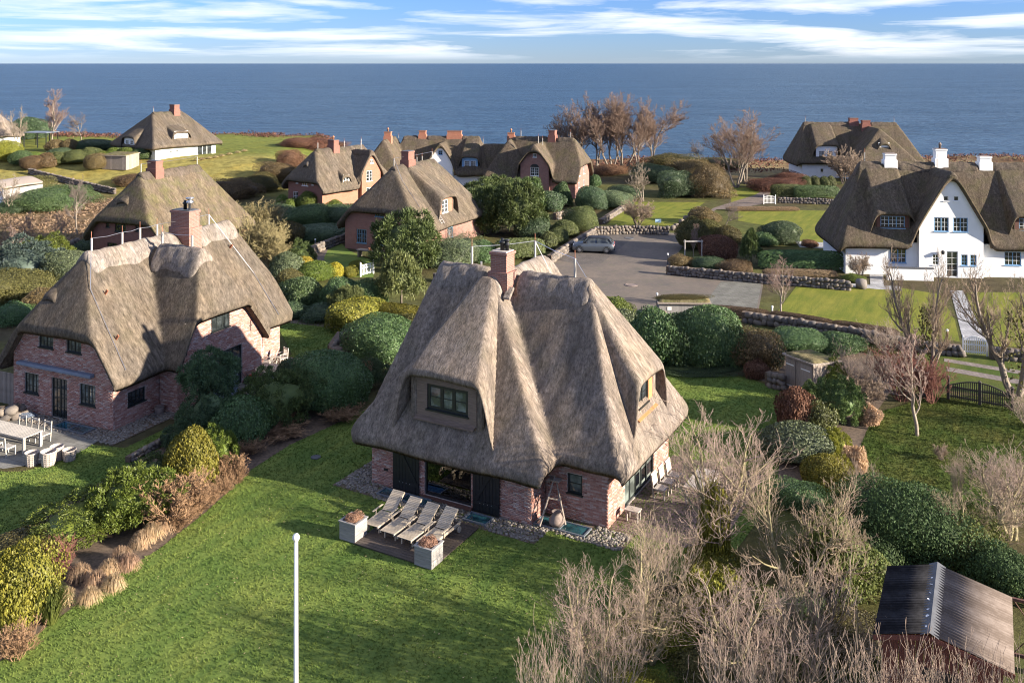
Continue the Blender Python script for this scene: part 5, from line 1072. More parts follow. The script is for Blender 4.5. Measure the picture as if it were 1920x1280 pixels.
S(770, 655, 60, 62, 'dome', 'leaf_olive', 'olive clipped shrub close to the thatch of the foreground house')
# hedge around the bin enclosure
S(668, 625, 78, 60, 'box', 'leaf_golden', 'golden clipped hedge end above the wooden enclosure', 'hedge', 'hedge', dr=1.6, rz=-0.4)
S(735, 612, 115, 42, 'box', 'leaf_golden', 'golden clipped hedge at the back of the wooden enclosure', 'hedge', 'hedge', dr=0.35, rz=-0.35)
S(745, 650, 90, 58, 'box', 'leaf_hedge', 'clipped hedge on the right side of the wooden enclosure', 'hedge', 'hedge', dr=0.5, rz=-0.4)
pinetree(652, 600, 62, 58, 'needle_pale', 'small golden pine behind the wooden enclosure')
pinetree(752, 588, 105, 108, 'needle_pale', 'pale green mountain pine left of the foreground chimney', 'cone')
pinetree(757, 512, 122, 112, 'needle_pine', 'big dark pine in front of the house with the roof ladder')
# row of dark domes and yellow shrubs
for u, v, w_, h_, mt, lb in ((565, 585, 78, 66, 'leaf_laurel', 'dark laurel dome at the left end of the shaded row'), (640, 588, 84, 66, 'leaf_laurel', 'dark laurel dome in the middle of the shaded row'), (692, 588, 60, 62, 'leaf_laurel', 'dark laurel dome at the right end of the shaded row'),
        (545, 600, 60, 34, 'leaf_dark', 'low dark yew under the left laurel dome'), (610, 605, 90, 36, 'leaf_dark', 'low dark yew under the middle laurel dome'), (545, 548, 60, 42, 'leaf_olive', 'tan olive shrub behind the left laurel dome'), (590, 530, 66, 40, 'leaf_lime', 'fresh green dome above the shaded row'),
        (630, 522, 34, 28, 'leaf_yellow', 'brightest yellow ball shrub near the little white gate'), (658, 520, 30, 20, 'leaf_golden', 'golden low shrub between yellow ball and little white gate'), (565, 512, 40, 30, 'leaf_yellow', 'yellow shrub at the end of the curved path'), (536, 530, 60, 56, 'leaf_variegated', 'speckled shrub beside the thatched far slope of the left house'), (672, 506, 24, 18, 'leaf_golden', 'small golden shrub by the little white gate post')):
    S(u, v, w_, h_, 'dome', mt, lb)
for u, v, w_, h_, lb in ((450, 520, 120, 125, 'olive bare thicket behind the ridge of the left house'), (510, 515, 110, 120, 'olive bare thicket beside the curved path'), (480, 450, 120, 85, 'olive bare thicket below the grassy bank')):
    tree('olive', u, v, v - h_, w_, 'bare_shrub', lb, 'shrub')
pinetree(560, 505, 60, 50, 'needle_pine', 'small pine at the curved garden path', 'fluff')
for u, v, w_, lb in ((529, 388, 26, 'left ball shrub in front of the red brick gable'), (543, 392, 24, 'second ball shrub in front of the red brick gable'), (577, 392, 40, 'wide clipped shrub under the lattice window of the red gable'), (628, 396, 26, 'ball shrub below the small roof dormer of the red gable house')): S(u, v, w_, w_ * 0.8, 'dome', 'leaf_lime', lb)
for u, v, w_, h_, mt, lb in ((520, 425, 80, 40, 'leaf_dark', 'dark shrub at the left of the shaded garden below the red gable'), (580, 430, 90, 45, 'leaf_laurel', 'laurel mass in the shaded garden below the red gable'), (640, 425, 90, 40, 'leaf_dark', 'dark shrub left of the house with the ladder'), (600, 455, 110, 35, 'leaf_dark', 'dark ground shrub above the curved path'), (540, 460, 60, 45, 'leaf_olive', 'olive shrub near the curved path bend'), (690, 405, 60, 25, 'leaf_dark', 'dark shrub behind the corner of the house with the ladder')): S(u, v, w_, h_, 'dome', mt, lb)
# right of the middle house
for u, v, w_, h_, lb in ((905, 440, 100, 80, 'left bushy pine in the group beside the house with the ladder'), (965, 445, 110, 95, 'large middle pine in the group beside the house with the ladder'), (930, 390, 110, 55, 'dark rear pine between two brick houses'), (985, 400, 80, 60, 'rear right pine in the group before the arched-window house')):
    pinetree(u, v, w_, h_, 'needle_pine', lb, 'pine', crown0=0.0)
tree('whips', 855, 465, 418, 90, 'bare_shrub', 'pinkish bare shrub behind the foreground chimney', 'shrub')
for u, v, w_, h_, k_, mt, lb in ((850, 500, 100, 52, 'loose', 'leaf_variegated', 'speckled laurel behind the foreground chimney'), (900, 492, 70, 40, 'dome', 'leaf_laurel', 'dark laurel behind the foreground ridge posts'), (1000, 448, 60, 38, 'dome', 'leaf_dark', 'dark round shrub below the pine group'), (1030, 398, 50, 40, 'dome', 'leaf_dark', 'dark clipped shrub left of the arched-window house corner'),
        (1055, 388, 34, 45, 'dome', 'leaf_laurel', 'dark clipped column shrub at the corner of the arched-window house'), (1110, 395, 60, 45, 'dome', 'leaf_dark', 'dark shrub right of the arched-window house'), (1150, 392, 66, 34, 'dome', 'leaf_variegated', 'speckled shrub above the sunlit stone wall'), (1115, 352, 22, 22, 'dome', 'leaf_laurel', 'small ball shrub behind the arched-window house'), (1170, 375, 60, 26, 'dome', 'leaf_dark', 'dark shrub beside the pale-limbed tree'),
        (880, 345, 60, 25, 'dome', 'leaf_dark', 'dark clipped shrub under the blue dormer'), (925, 350, 50, 28, 'dome', 'leaf_dark', 'dark clipped shrub between white house and brick house')): S(u, v, w_, h_, k_, mt, lb)
S(975, 488, 92, 40, 'box', 'leaf_hedge', 'long clipped pale hedge behind the foreground chimney', 'hedge', 'hedge', dr=0.45, rz=0.3)
for u, v, w_, h_, mt, lb in ((1000, 474, 30, 20, 'leaf_hedge', 'small clipped shrub at the end of the long pale hedge'), (1028, 470, 36, 34, 'leaf_hedge', 'round clipped shrub nearest the grey car'), (1045, 458, 44, 30, 'leaf_hedge', 'second clipped shrub beside the parking wall'), (1060, 446, 44, 34, 'leaf_hedge', 'third clipped shrub beside the parking wall')): S(u, v, w_, h_, 'dome', mt, lb)
S(1090, 435, 62, 46, 'dome', 'leaf_hedge', 'largest rounded pale hedge at the corner of the parking court', 'hedge', 'hedge')
tree('round', 1196, 422, 366, 66, 'bare_shrub', 'round twiggy bare shrub on the small lawn', 'shrub')
tree('thick', 1206, 378, 300, 62, 'bare_tree', 'pale thick-limbed pruned tree behind the small lawn')
# trees towards the sea
for k_, u, v, tp, w_, lb in (('tall_a', 1055, 318, 192, 120, 'leftmost tall bare tree behind the arched-window house'), ('tall_b', 1120, 318, 170, 140, 'second tall bare tree from the left before the sea'), ('tall_a', 1170, 318, 174, 140, 'third tall bare tree from the left before the sea'), ('tall_b', 1222, 316, 182, 135, 'rightmost tall bare tree of the group before the sea'), ('tall_b', 1088, 320, 184, 130, 'tall bare tree between the leftmost and second of the group before the sea'), ('tall_a', 1146, 322, 168, 130, 'tallest bare tree in the middle of the group before the sea'), ('tall_b', 1196, 322, 178, 130, 'slim bare tree right of the middle of the group before the sea'), ('tall_b', 1398, 345, 214, 120, 'bare tree close behind the single tall bare tree'), ('tall_a', 1380, 352, 200, 150, 'single tall bare tree above the little white gate on the right'), ('spreading', 1318, 320, 262, 60, 'low bare tree between the tall group and the single tall tree')):
    tree(k_, u, v, tp, w_, 'bare_tree', lb)
for u, v, w_, h_, mt, lb in ((1145, 330, 60, 22, 'leaf_brown', 'rust-brown shrub at the foot of the tall bare trees'), (1260, 325, 80, 36, 'leaf_olive', 'tan shrub on the shore right of the tall trees'), (1230, 345, 70, 36, 'leaf_dark', 'dark shrub below the tall bare trees'), (1270, 372, 70, 50, 'leaf_dark', 'dark green shrub left of the hooded sculpture'), (1330, 372, 70, 60, 'leaf_bronze', 'brown shrub left of the single tall tree'), (1300, 340, 70, 40, 'leaf_bronze', 'bronze shrub on the shore'), (1450, 360, 80, 26, 'leaf_brown', 'reddish brown low shrub beside the shore house'), (1480, 350, 60, 26, 'leaf_brown', 'rust shrub left of the shore house wall'), (1350, 318, 90, 22, 'leaf_olive', 'tan heath shrub behind the single tall tree')):
    S(u, v, w_, h_, 'loose', mt, lb)
tree('round', 1585, 345, 270, 75, 'bare_shrub', 'tall rounded bare shrub in front of the shore house', 'shrub')
S(1478, 372, 60, 26, 'box', 'leaf_hedge', 'pale end of the clipped hedge in front of the shore house', 'hedge', 'hedge', dr=0.5, rz=0)
S(1530, 374, 84, 26, 'box', 'leaf_laurel', 'dark clipped hedge in front of the shore house', 'hedge', 'hedge', dr=0.3, rz=0)
for k, u in enumerate((1512, 1530, 1544, 1558)): S(u, 352, 20, 20, 'dome', 'leaf_hedge', ('leftmost', 'second', 'third', 'rightmost')[k] + ' of four small clipped balls before the shore house')
# bed between the court and the white house
for u, v, w_, h_, k_, mt, lb in ((1300, 470, 60, 60, 'dome', 'leaf_olive', 'olive mound at the corner of the shaded parking court'), (1330, 455, 60, 40, 'dome', 'leaf_olive', 'olive mound behind the staked sapling'), (1345, 490, 70, 50, 'dome', 'leaf_brown', 'brown mound right of the staked sapling'), (1365, 460, 50, 36, 'dome', 'leaf_olive', 'olive mound left of the fresh green conifer'), (1320, 420, 50, 30, 'dome', 'leaf_bronze', 'bronze shrub beside the footpath'), (1462, 460, 70, 45, 'dome', 'leaf_dark', 'dark round shrub on the edge of the sunny lawn'), (1430, 462, 50, 28, 'dome', 'leaf_laurel', 'laurel below the dark round shrub'),
        (1275, 500, 40, 22, 'loose', 'leaf_bronze', 'low brown ground cover at the wall corner lamp'), (1380, 512, 60, 22, 'loose', 'leaf_bronze', 'low brown ground cover on the parking wall'), (1330, 505, 60, 22, 'loose', 'leaf_dark', 'low dark ground cover on the parking wall'), (1520, 464, 30, 14, 'dome', 'leaf_brown', 'small brown shrub beside the pale path'), (1600, 530, 40, 16, 'loose', 'leaf_lime', 'low green plants by the wall end')): S(u, v, w_, h_, k_, mt, lb)
pinetree(1408, 500, 50, 66, 'needle_pine', 'fresh green conifer at the left end of the clipped hedge', 'cone', crown0=0.0)
S(1510, 508, 165, 38, 'box', 'leaf_laurel', 'long dark clipped hedge left of the white gabled house', 'hedge', 'hedge', dr=0.16, rz=-0.1)
S(1500, 520, 130, 16, 'box', 'leaf_tan', 'low brown hedge below the dark clipped hedge', 'hedge', 'hedge', dr=0.12, rz=-0.1)
tree('round', 1612, 520, 470, 46, 'bare_shrub', 'tan twiggy shrub at the left end of the white house', 'shrub')
tree('spreading', 1360, 430, 372, 60, 'bare_tree', 'dark bare tree in the bed beside the footpath')
tree('small', 1464, 591, 478, 90, 'bare_tree', 'slender bare tree on the corner of the sunny front lawn')
tree('upright', 1300, 484, 418, 26, 'bare_tree', 'thin staked sapling beside the parking court')
# hedge along the garden wall of the white house, laurels behind the lawn
for k, (u, v, u2, v2) in enumerate(((1335, 590, 1440, 600), (1445, 600, 1560, 618), (1565, 618, 1680, 636))):
    a, b = G(u, v), G(u2, v2); S((u + u2) / 2, (v + v2) / 2 + 2, (u2 - u), 22, 'box', 'leaf_tan', ('left', 'middle', 'right')[k] + ' part of the brown hedge along the sunny front lawn', 'hedge', 'hedge', dr=0.12, rz=math.atan2(b[1] - a[1], b[0] - a[0]))
S(1430, 396, 130, 9, 'box', 'leaf_tan', 'low brown hedge along the upper sunny lawn', 'hedge', 'hedge', dr=0.1, rz=0.0)
for u, v, w_, h_, k_, mt, lb in ((1225, 690, 110, 110, 'dome', 'leaf_laurel', 'left glossy dome of the large laurels behind the lawn'), (1325, 692, 135, 115, 'dome', 'leaf_laurel', 'right glossy dome of the large laurels behind the lawn'), (1276, 690, 110, 96, 'dome', 'leaf_laurel', 'middle laurel joining the two large glossy domes'), (1366, 690, 70, 84, 'loose', 'leaf_laurel', 'loose laurel at the right flank of the large domes'), (1150, 610, 70, 50, 'loose', 'leaf_lime', 'fresh green shrub peeking over the right roof slope'), (1160, 640, 80, 60, 'dome', 'leaf_variegated', 'speckled laurel touching the right roof slope'),
        (1405, 695, 95, 75, 'loose', 'leaf_bronze', 'bronze-green shrub between the large laurels and the hut'), (1500, 665, 110, 48, 'dome', 'leaf_laurel', 'glossy laurel behind the turf-roofed hut'), (1572, 668, 90, 44, 'dome', 'leaf_laurel', 'green laurel right behind the turf-roofed hut'), (1300, 702, 150, 26, 'loose', 'leaf_dark', 'low dark planting below the large laurels'), (1440, 690, 60, 50, 'dome', 'leaf_dark', 'dark laurel left of the turf-roofed hut'), (1418, 712, 46, 36, 'loose', 'leaf_brown', 'dark red-brown shrub left of the turf-roofed hut'),
        (1490, 812, 66, 80, 'dome', 'leaf_brown', 'rounded red-brown shrub below the turf-roofed hut'), (1558, 745, 72, 70, 'fluff', 'leaf_lime', 'bright green pine top right of the turf-roofed hut'), (1575, 805, 88, 95, 'fluff', 'needle_pine', 'green pine mass below the bright pine top'), (1535, 815, 60, 60, 'loose', 'leaf_hedge', 'pale green shrub beside the red-brown one'), (1520, 770, 50, 50, 'fluff', 'needle_pine', 'small dark pine below the hut doors'),
        (1495, 872, 135, 74, 'dome', 'leaf_variegated', 'silver-speckled dome at the lawn edge'), (1572, 905, 60, 50, 'fluff', 'leaf_golden', 'yellow-green cypress right of the silver-speckled dome'), (1545, 925, 85, 72, 'dome', 'leaf_golden', 'yellow-green clipped shrub below the silver-speckled dome'), (1565, 860, 60, 55, 'fluff', 'leaf_golden', 'golden cypress behind the silver-speckled dome'), (1500, 960, 90, 55, 'loose', 'leaf_laurel', 'dark green shrub below the yellow-green shrub'),
        (1605, 895, 40, 60, 'loose', 'dry_grass', 'dry brown stems right of the golden cypress'), (1630, 800, 40, 40, 'loose', 'dry_grass', 'pale dry stems along the garden border')): S(u, v, w_, h_, k_, mt, lb)
for k_, u, v, tp, w_, lb in (('whips_red', 1690, 750, 640, 130, 'dense red-brown bare hedge shrub left of the black gate'), ('whips_red', 1745, 755, 665, 90, 'red-brown bare shrub next to the black gate'), ('whips', 1612, 745, 640, 120, 'grey-tan bare shrub right of the turf-roofed hut'), ('round', 1620, 760, 690, 90, 'low bare shrub at the garden border'), ('whips', 1660, 660, 600, 120, 'pale bare hedge shrub in front of the sunny lawn'), ('whips', 1620, 935, 860, 90, 'tan bare shrub below the yellow-green shrub'),
        ('whips', 1930, 800, 720, 110, 'brown bare shrub at the right edge below the black gate'), ('whips', 1795, 960, 830, 40, 'thin upright bare shoots on the rough lawn'), ('round', 1765, 862, 830, 30, 'tiny bare bush on the rough lawn')): tree(k_, u, v, tp, w_, 'bare_shrub', lb, 'shrub')
tree('small', 1720, 817, 610, 165, 'bare_tree', 'white-stemmed bare young tree on the rough lawn')
t2 = tree('fine', 1735, 742, 458, 140, 'bare_tree', 'ivy-clad bare tree in front of the white gabled house')
t3 = tree('fine', 1905, 742, 470, 190, 'bare_tree', 'bare pollarded tree at the right edge beside the black gate', rz=2.0)
for tr_, n_ in ((t2, 420), (t3, 200)):                 # ivy on the trunks
    rs = np.random.RandomState(n_); z = rs.uniform(0, 3.2, n_); a = rs.uniform(0, 6.28, n_); rr = 0.3 * rs.uniform(0.6, 1.4, n_); P = np.stack([rr * np.cos(a), rr * np.sin(a), z], 1)
    V = rhombs(P, P * np.array([1, 1, 0.05]), 0.07 * rs.uniform(0.6, 1.3, n_), 0.05 * rs.uniform(0.6, 1.3, n_), rs); o = obj('ivy', npmesh('ivy', V, np.arange(len(V)).reshape(-1, 4), M['leaf_olive']), tr_)
# --- thicket in the lower right corner
for k_, u, v, tp, w_, rz, lb in (('near_a', 1335, 1085, 765, 330, 0.3, 'large bare tree right of the foreground house with lichen-yellow limbs'), ('near_b', 1215, 1240, 985, 300, 1.0, 'bare tree at the lower edge below the terrace'), ('near_b', 1490, 1130, 850, 290, 2.2, 'bare tree between the large bare tree and the dark ivy mass'), ('near_a', 1390, 1290, 1060, 330, 3.3, 'bare tree in the middle of the lower right thicket'),
        ('near_a', 1095, 1310, 1040, 230, 4.4, 'leftmost bare tree of the lower right thicket'), ('near_b', 1560, 1290, 1090, 280, 5.1, 'bare tree left of the corrugated shed'), ('near_a', 1895, 1010, 850, 230, 0.9, 'pinkish bare tree at the right edge above the corrugated shed'), ('near_b', 1830, 1050, 900, 200, 2.8, 'bare tree behind the corrugated shed roof')):
    tree(k_, u, v, tp, w_, 'bare_tree', lb, rz=rz)
for u, v, tp, w_, lb in ((1480, 1350, 1130, 220, 'dense upright bare shoots at the lower edge'), (1640, 1490, 1150, 200, 'upright bare shoots overlapping the shed gable'), (1760, 1480, 1180, 170, 'bare shoots in front of the shed opening'), (1380, 1420, 1140, 230, 'nearest bare shoots at the lower edge of the thicket'), (1700, 1520, 1200, 160, 'bare shoots right before the shed gable'), (1030, 1400, 1150, 150, 'thin bare shoots at the left end of the lower thicket'), (1870, 1500, 1190, 170, 'bare shoots in the bottom right corner'), (1530, 1220, 1020, 180, 'bare shoots in front of the bright green ivy'), (1880, 960, 830, 150, 'fine bare shoots right of the rough lawn'), (1140, 1350, 1110, 180, 'upright bare shoots below the terrace'), (1250, 1130, 950, 150, 'bare shoots beside the main terrace')):
    tree('whips', u, v, tp, w_, 'bare_shrub', lb, 'shrub')
for u, v, w_, h_, k_, mt, lb in ((1700, 1075, 190, 165, 'loose', 'leaf_ivy', 'dark ivy mass behind the corrugated shed'), (1640, 1085, 120, 100, 'loose', 'leaf_ivy', 'dark ivy hanging left of the corrugated shed'), (1790, 1080, 150, 110, 'loose', 'leaf_ivy_light', 'sunlit ivy right of the dark ivy mass'), (1570, 1130, 150, 130, 'loose', 'leaf_ivy_light', 'bright green ivy among the thicket branches'), (1340, 1120, 110, 90, 'loose', 'leaf_golden', 'yellow-green foliage low in the large bare tree'), (1230, 1230, 150, 80, 'loose', 'leaf_golden', 'yellow-green foliage at the lower edge below the terrace'), (1430, 1190, 130, 80, 'loose', 'leaf_ivy_light', 'green ivy in the middle of the thicket'), (1880, 1130, 120, 100, 'loose', 'leaf_ivy', 'ivy above the right end of the shed roof'), (1500, 1260, 140, 90, 'loose', 'leaf_ivy_light', 'green undergrowth at the lower edge of the thicket'), (1350, 1300, 160, 70, 'loose', 'leaf_olive', 'olive undergrowth in the lower middle of the thicket'), (1180, 1330, 120, 60, 'loose', 'leaf_golden', 'yellow-green undergrowth at the left of the thicket'), (1338, 1095, 62, 190, 'loose', 'leaf_golden', 'yellow-green ivy climbing the large bare tree'), (1560, 1140, 90, 170, 'loose', 'leaf_ivy_light', 'tall bright ivy on the tree left of the dark ivy mass'), (1330, 1190, 90, 120, 'loose', 'leaf_golden', 'yellow-green leafy patch in the lower thicket'), (1620, 1010, 90, 70, 'loose', 'leaf_bronze', 'bronze shrub above the dark ivy'), (1270, 1180, 130, 70, 'loose', 'leaf_olive', 'olive undergrowth below the side terrace'), (1480, 1200, 130, 80, 'loose', 'leaf_ivy', 'dark ivy at the heart of the thicket'), (1600, 1230, 120, 80, 'loose', 'leaf_olive', 'olive undergrowth left of the corrugated shed'), (1380, 1220, 110, 60, 'loose', 'leaf_ivy', 'dark undergrowth under the large bare tree')):
    S(u, v, w_, h_, k_, mt, lb)
# --- left background
for u, v, w_, h_, k_, mt, lb in ((45, 545, 150, 90, 'fluff', 'needle_blue', 'blue-green spreading conifer behind the left house'), (90, 515, 90, 70, 'fluff', 'leaf_lime', 'bright crest of conifer behind the left house'), (130, 540, 110, 68, 'dome', 'leaf_variegated', 'silver-speckled shrub behind the thatch of the left house'), (25, 575, 130, 66, 'loose', 'leaf_olive', 'olive-brown shrub at the left edge'), (20, 560, 40, 28, 'loose', 'leaf_red', 'crimson shrub at the left edge'), (80, 590, 70, 48, 'loose', 'leaf_bronze', 'bronze shrub left of the thatched slope'), (30, 610, 70, 40, 'loose', 'leaf_laurel', 'dark green shrub at the left edge of the house'), (165, 485, 60, 36, 'dome', 'leaf_dark', 'dark low shrub beside the mossy house'),
        (85, 398, 110, 44, 'loose', 'leaf_laurel', 'glossy hedge beside the pale outbuilding'), (135, 385, 70, 36, 'loose', 'leaf_laurel', 'glossy hedge end near the mossy house'), (60, 372, 60, 42, 'loose', 'leaf_olive', 'olive shrub right of the pale outbuilding'), (20, 402, 60, 22, 'dome', 'leaf_dark', 'dark shrub below the pale outbuilding')): S(u, v, w_, h_, k_, mt, lb)
S(95, 358, 110, 16, 'stand', 'straw', 'pale straw grass patch beside the field wall', 'grass_clump', 'grass', dr=0.5)
for k_, u, v, tp, w_, lb in (('spreading', 145, 440, 330, 85, 'dark bare tree left of the mossy house'), ('thick', 22, 400, 322, 60, 'pale bare tree in front of the outbuilding'), ('small', 105, 478, 395, 60, 'small bare tree in the shaded field'), ('small', 60, 470, 390, 50, 'left small bare tree in the shaded field'), ('small', 18, 490, 420, 50, 'slender bare tree at the left edge of the field'), ('upright', 95, 274, 165, 62, 'tall pale poplar before the sea on the left'), ('spreading', 152, 272, 208, 72, 'bare spreading tree right of the tall poplar'), ('thick', 38, 282, 196, 54, 'pale bare tree left of the tall poplar'), ('spreading', 12, 262, 205, 50, 'bare tree behind the house at the left edge')):
    tree(k_, u, v, tp, w_, 'bare_tree', lb)
for u, v, w_, h_, mt, lb in ((15, 305, 50, 40, 'leaf_golden', 'yellow-green hedge at the left edge near the sea'), (40, 312, 40, 30, 'leaf_laurel', 'green round shrub beside the yellow-green hedge'), (62, 308, 40, 22, 'leaf_lime', 'lime shrub left of the tan shrubs'), (110, 300, 46, 22, 'leaf_dark', 'dark shrub below the tall poplar'), (105, 312, 40, 26, 'leaf_hedge', 'first clipped shrub of the row below the bank house'), (142, 310, 44, 28, 'leaf_hedge', 'second clipped shrub of the row below the bank house'), (170, 304, 36, 28, 'leaf_hedge', 'third clipped shrub of the row below the bank house'), (190, 304, 34, 20, 'leaf_lime', 'lime clipped shrub behind the small hut'), (212, 300, 34, 22, 'leaf_lime', 'clipped hedge mound above the small hut'), (240, 300, 36, 24, 'leaf_lime', 'clipped hedge mound right of the small hut'), (268, 301, 34, 24, 'leaf_laurel', 'round clipped shrub at the corner of the bank house'), (60, 322, 44, 30, 'leaf_bronze', 'left tan shrub along the bank lawn'), (85, 318, 40, 30, 'leaf_bronze', 'right tan shrub along the bank lawn'), (182, 322, 44, 34, 'leaf_bronze', 'tan shrub left of the small hut'), (180, 283, 70, 22, 'leaf_dark', 'dark hedge in the shade of the bank house'), (150, 284, 40, 18, 'leaf_dark', 'dark hedge end below the spreading tree'), (60, 262, 70, 40, 'leaf_dark', 'dark tree mass behind the glass pavilion'), (105, 285, 34, 24, 'leaf_bronze', 'tan shrub at the foot of the tall poplar'), (132, 285, 30, 24, 'leaf_bronze', 'tan shrub at the foot of the spreading tree')): S(u, v, w_, h_, 'dome', mt, lb)
for k, (u, v) in enumerate(((368, 303), (378, 301), (392, 299), (404, 297), (416, 294), (430, 291), (446, 288), (458, 285))): S(u, v, 14, 6, 'blades', 'straw', 'small straw tuft in the row along the crest of the bank', 'grass_clump', 'grass', 'straw tufts on the bank')
for u, v, w_, h_, mt, lb in ((590, 282, 60, 24, 'leaf_brown', 'rust-red shrub at the sea end of the bank'), (560, 278, 60, 20, 'leaf_brown', 'rust-red shrub on the bank edge before the sea'), (620, 282, 50, 16, 'leaf_brown', 'rust shrub behind the chimney of the red gable house'), (520, 345, 60, 40, 'leaf_bronze', 'tan scrub at the foot of the bank'), (545, 322, 50, 40, 'leaf_brown', 'rust scrub climbing the bank'), (490, 362, 60, 36, 'leaf_olive', 'olive scrub at the foot of the bank'), (440, 375, 70, 40, 'leaf_bronze', 'tan scrub behind the mossy house'), (250, 352, 60, 26, 'leaf_bronze', 'tan scrub above the mossy house ridge')): S(u, v, w_, h_, 'loose', mt, lb)
# heath along the cliff top: one brown mass
rs = np.random.RandomState(77); n = 26000; X = rs.uniform(-110, 110, n); D = rs.uniform(-16, 3, n) ; sh_ = np.array([shore(x) for x in X]); Y = sh_ + np.where(X > 12, D, D * 0.45)
k = (np.sin(X * 0.35) + np.sin(X * 0.13 + Y * 0.2) + rs.normal(0, 0.7, n)) > -0.2; X, Y = X[k], Y[k]; Zt = np.array([T(x, y) for x, y in zip(X, Y)]); n = len(X)
P = np.stack([X, Y, Zt + rs.uniform(0, 0.55, n) * (0.5 + 0.5 * np.abs(np.sin(X * 0.5)))], 1); V = rhombs(P, np.tile([0, -0.5, 1.0], (n, 1)), rs.uniform(0.12, 0.3, n), rs.uniform(0.06, 0.16, n), rs, 0.9)
tag(obj('heath', npmesh('heath', V, np.arange(len(V)).reshape(-1, 4), M['leaf_brown'])), 'brown heath along the cliff top before the sea', 'heath', kind='stuff')

# dry brambles and rough grass of the field behind the left house: one mass
rs = np.random.RandomState(78); n = 22000; X = rs.uniform(-66, -36, n); Y = rs.uniform(78, 118, n); k = (np.sin(X * 0.7) + np.sin(Y * 0.55 + X * 0.3) + rs.normal(0, 0.8, n)) > -0.7; X, Y = X[k], Y[k]; n = len(X)
P = np.stack([X, Y, rs.uniform(0.02, 0.4, n) * (0.4 + 0.6 * np.abs(np.sin(X * 0.9 + Y * 0.4)))], 1); V = rhombs(P, np.tile([0, -0.4, 1.0], (n, 1)), rs.uniform(0.1, 0.28, n), rs.uniform(0.03, 0.09, n), rs, 0.9)
tag(obj('dry_brambles', npmesh('dry_brambles', V, np.arange(len(V)).reshape(-1, 4), M['leaf_tan'])), 'tan dry brambles covering the field behind the left house', 'brambles', kind='stuff')
# ------------------------------------------------------------------ stone walls
rsq = random.Random(9)
def stonemesh(i):
    rc = random.Random(500 + i); bm = bmesh.new(); bmesh.ops.create_cube(bm, size=1.0); bmesh.ops.subdivide_edges(bm, edges=bm.edges[:], cuts=1, use_grid_fill=True)
    for v in bm.verts:
        n_ = v.co.normalized() * 0.62; v.co = v.co.lerp(n_, 0.62) * rc.uniform(0.9, 1.1)
    me = bpy.data.meshes.new('stone'); bm.to_mesh(me); bm.free(); me.materials.append(M['stone']); me.shade_smooth(); return me
STONES = [stonemesh(i) for i in range(7)]
def stonewall(pts, hgt, label, size=0.42, th=0.5, top='mulch', pixels=True, z0=None):
    P = [Vector(G(*q)) for q in pts] if pixels else [Vector(q) for q in pts]
    r = empty('stone_wall', P[0], 0, label, 'stone wall'); rows = max(2, int(round(hgt / (size * 0.62)))); mb = MB(); n_ = 0
    for p0, p1 in zip(P[:-1], P[1:]):
        d = p1 - p0; d.z = 0; L = d.length; t_ = d.normalized(); nr = Vector((t_.y, -t_.x, 0))
        if nr.y > 0 or (abs(nr.y) < 0.25 and nr.dot(-(p0 + p1)) < 0): nr = -nr
        a, b = p0 - r.location, p1 - r.location; k_ = len(mb.v)
        q = [a + nr * (th / 2 - 0.06), b + nr * (th / 2 - 0.06), b - nr * th / 2, a - nr * th / 2]
        mb.add([v + Vector((0, 0, -0.2)) for v in q] + [v + Vector((0, 0, hgt * 0.93)) for v in q], [(0, 1, 5, 4), (1, 2, 6, 5), (2, 3, 7, 6), (3, 0, 4, 7), (4, 5, 6, 7)])
        for j in range(rows):
            s_ = rsq.uniform(0, size * 0.5)
            while s_ < L and n_ < 300:
                w_ = size * rsq.uniform(0.55, 1.25); z = (j + 0.5) * hgt / rows + rsq.uniform(-0.06, 0.06)
                p_ = a + t_ * (s_ + w_ / 2) + nr * (th / 2 - 0.07 - 0.03 * j); p_.z = (p0.z + (p1.z - p0.z) * s_ / L) - r.location.z + z
                obj('stone', rsq.choice(STONES), r, p_, (rsq.uniform(-0.4, 0.4), rsq.uniform(-0.5, 0.5), math.atan2(t_.y, t_.x) + rsq.uniform(-0.2, 0.2)), (w_ * rsq.uniform(0.85, 1.02), size * rsq.uniform(0.6, 0.8), hgt / rows * rsq.uniform(0.85, 1.25))); s_ += w_ * 0.94; n_ += 1
    mb.build('wall_core', M[top], r); return r
stonewall([(1250, 514), (1420, 530), (1592, 544)], 0.75, 'boulder wall along the near edge of the shaded bed by the parking court')
stonewall([(1030, 494), (1075, 464), (1114, 441)], 0.75, 'stone wall along the left side of the parking court behind the grey car')
stonewall([(1115, 440), (1185, 438), (1252, 440)], 0.85, 'stone wall at the far end of the parking court')
stonewall([(1126, 421), (1180, 386)], 0.6, 'sunlit stone wall climbing beside the small lawn')
stonewall([(1392, 603), (1500, 619), (1640, 643)], 0.75, 'long field-stone wall below the sunny front lawn', 0.5)
stonewall([(1640, 645), (1735, 660), (1802, 668)], 0.7, 'field-stone wall left of the white garden gate', 0.5)
stonewall([(1856, 672), (1990, 682)], 0.7, 'field-stone wall right of the white garden gate', 0.5)
stonewall([(1458, 380), (1570, 384)], 0.7, 'stone wall below the clipped hedge of the shore house')
stonewall([(556, 492), (600, 470), (648, 452)], 0.8, 'stone wall behind the curved garden path')
stonewall([(1040, 412), (1090, 402)], 0.8, 'stone wall in front of the arched-window house')
stonewall([(640, 645), (622, 672), (650, 684)], 0.85, 'stone heap below the wooden enclosure', 0.4)
stonewall([(1438, 722), (1470, 732)], 0.8, 'boulders stacked left of the turf-roofed hut', 0.42)
stonewall([(-10, 790), (12, 788), (38, 781)], 0.7, 'pale boulders beside the long garden table', 0.55)
stonewall([(812, 528), (852, 528)], 0.7, 'dark stone wall right of the little white gate')
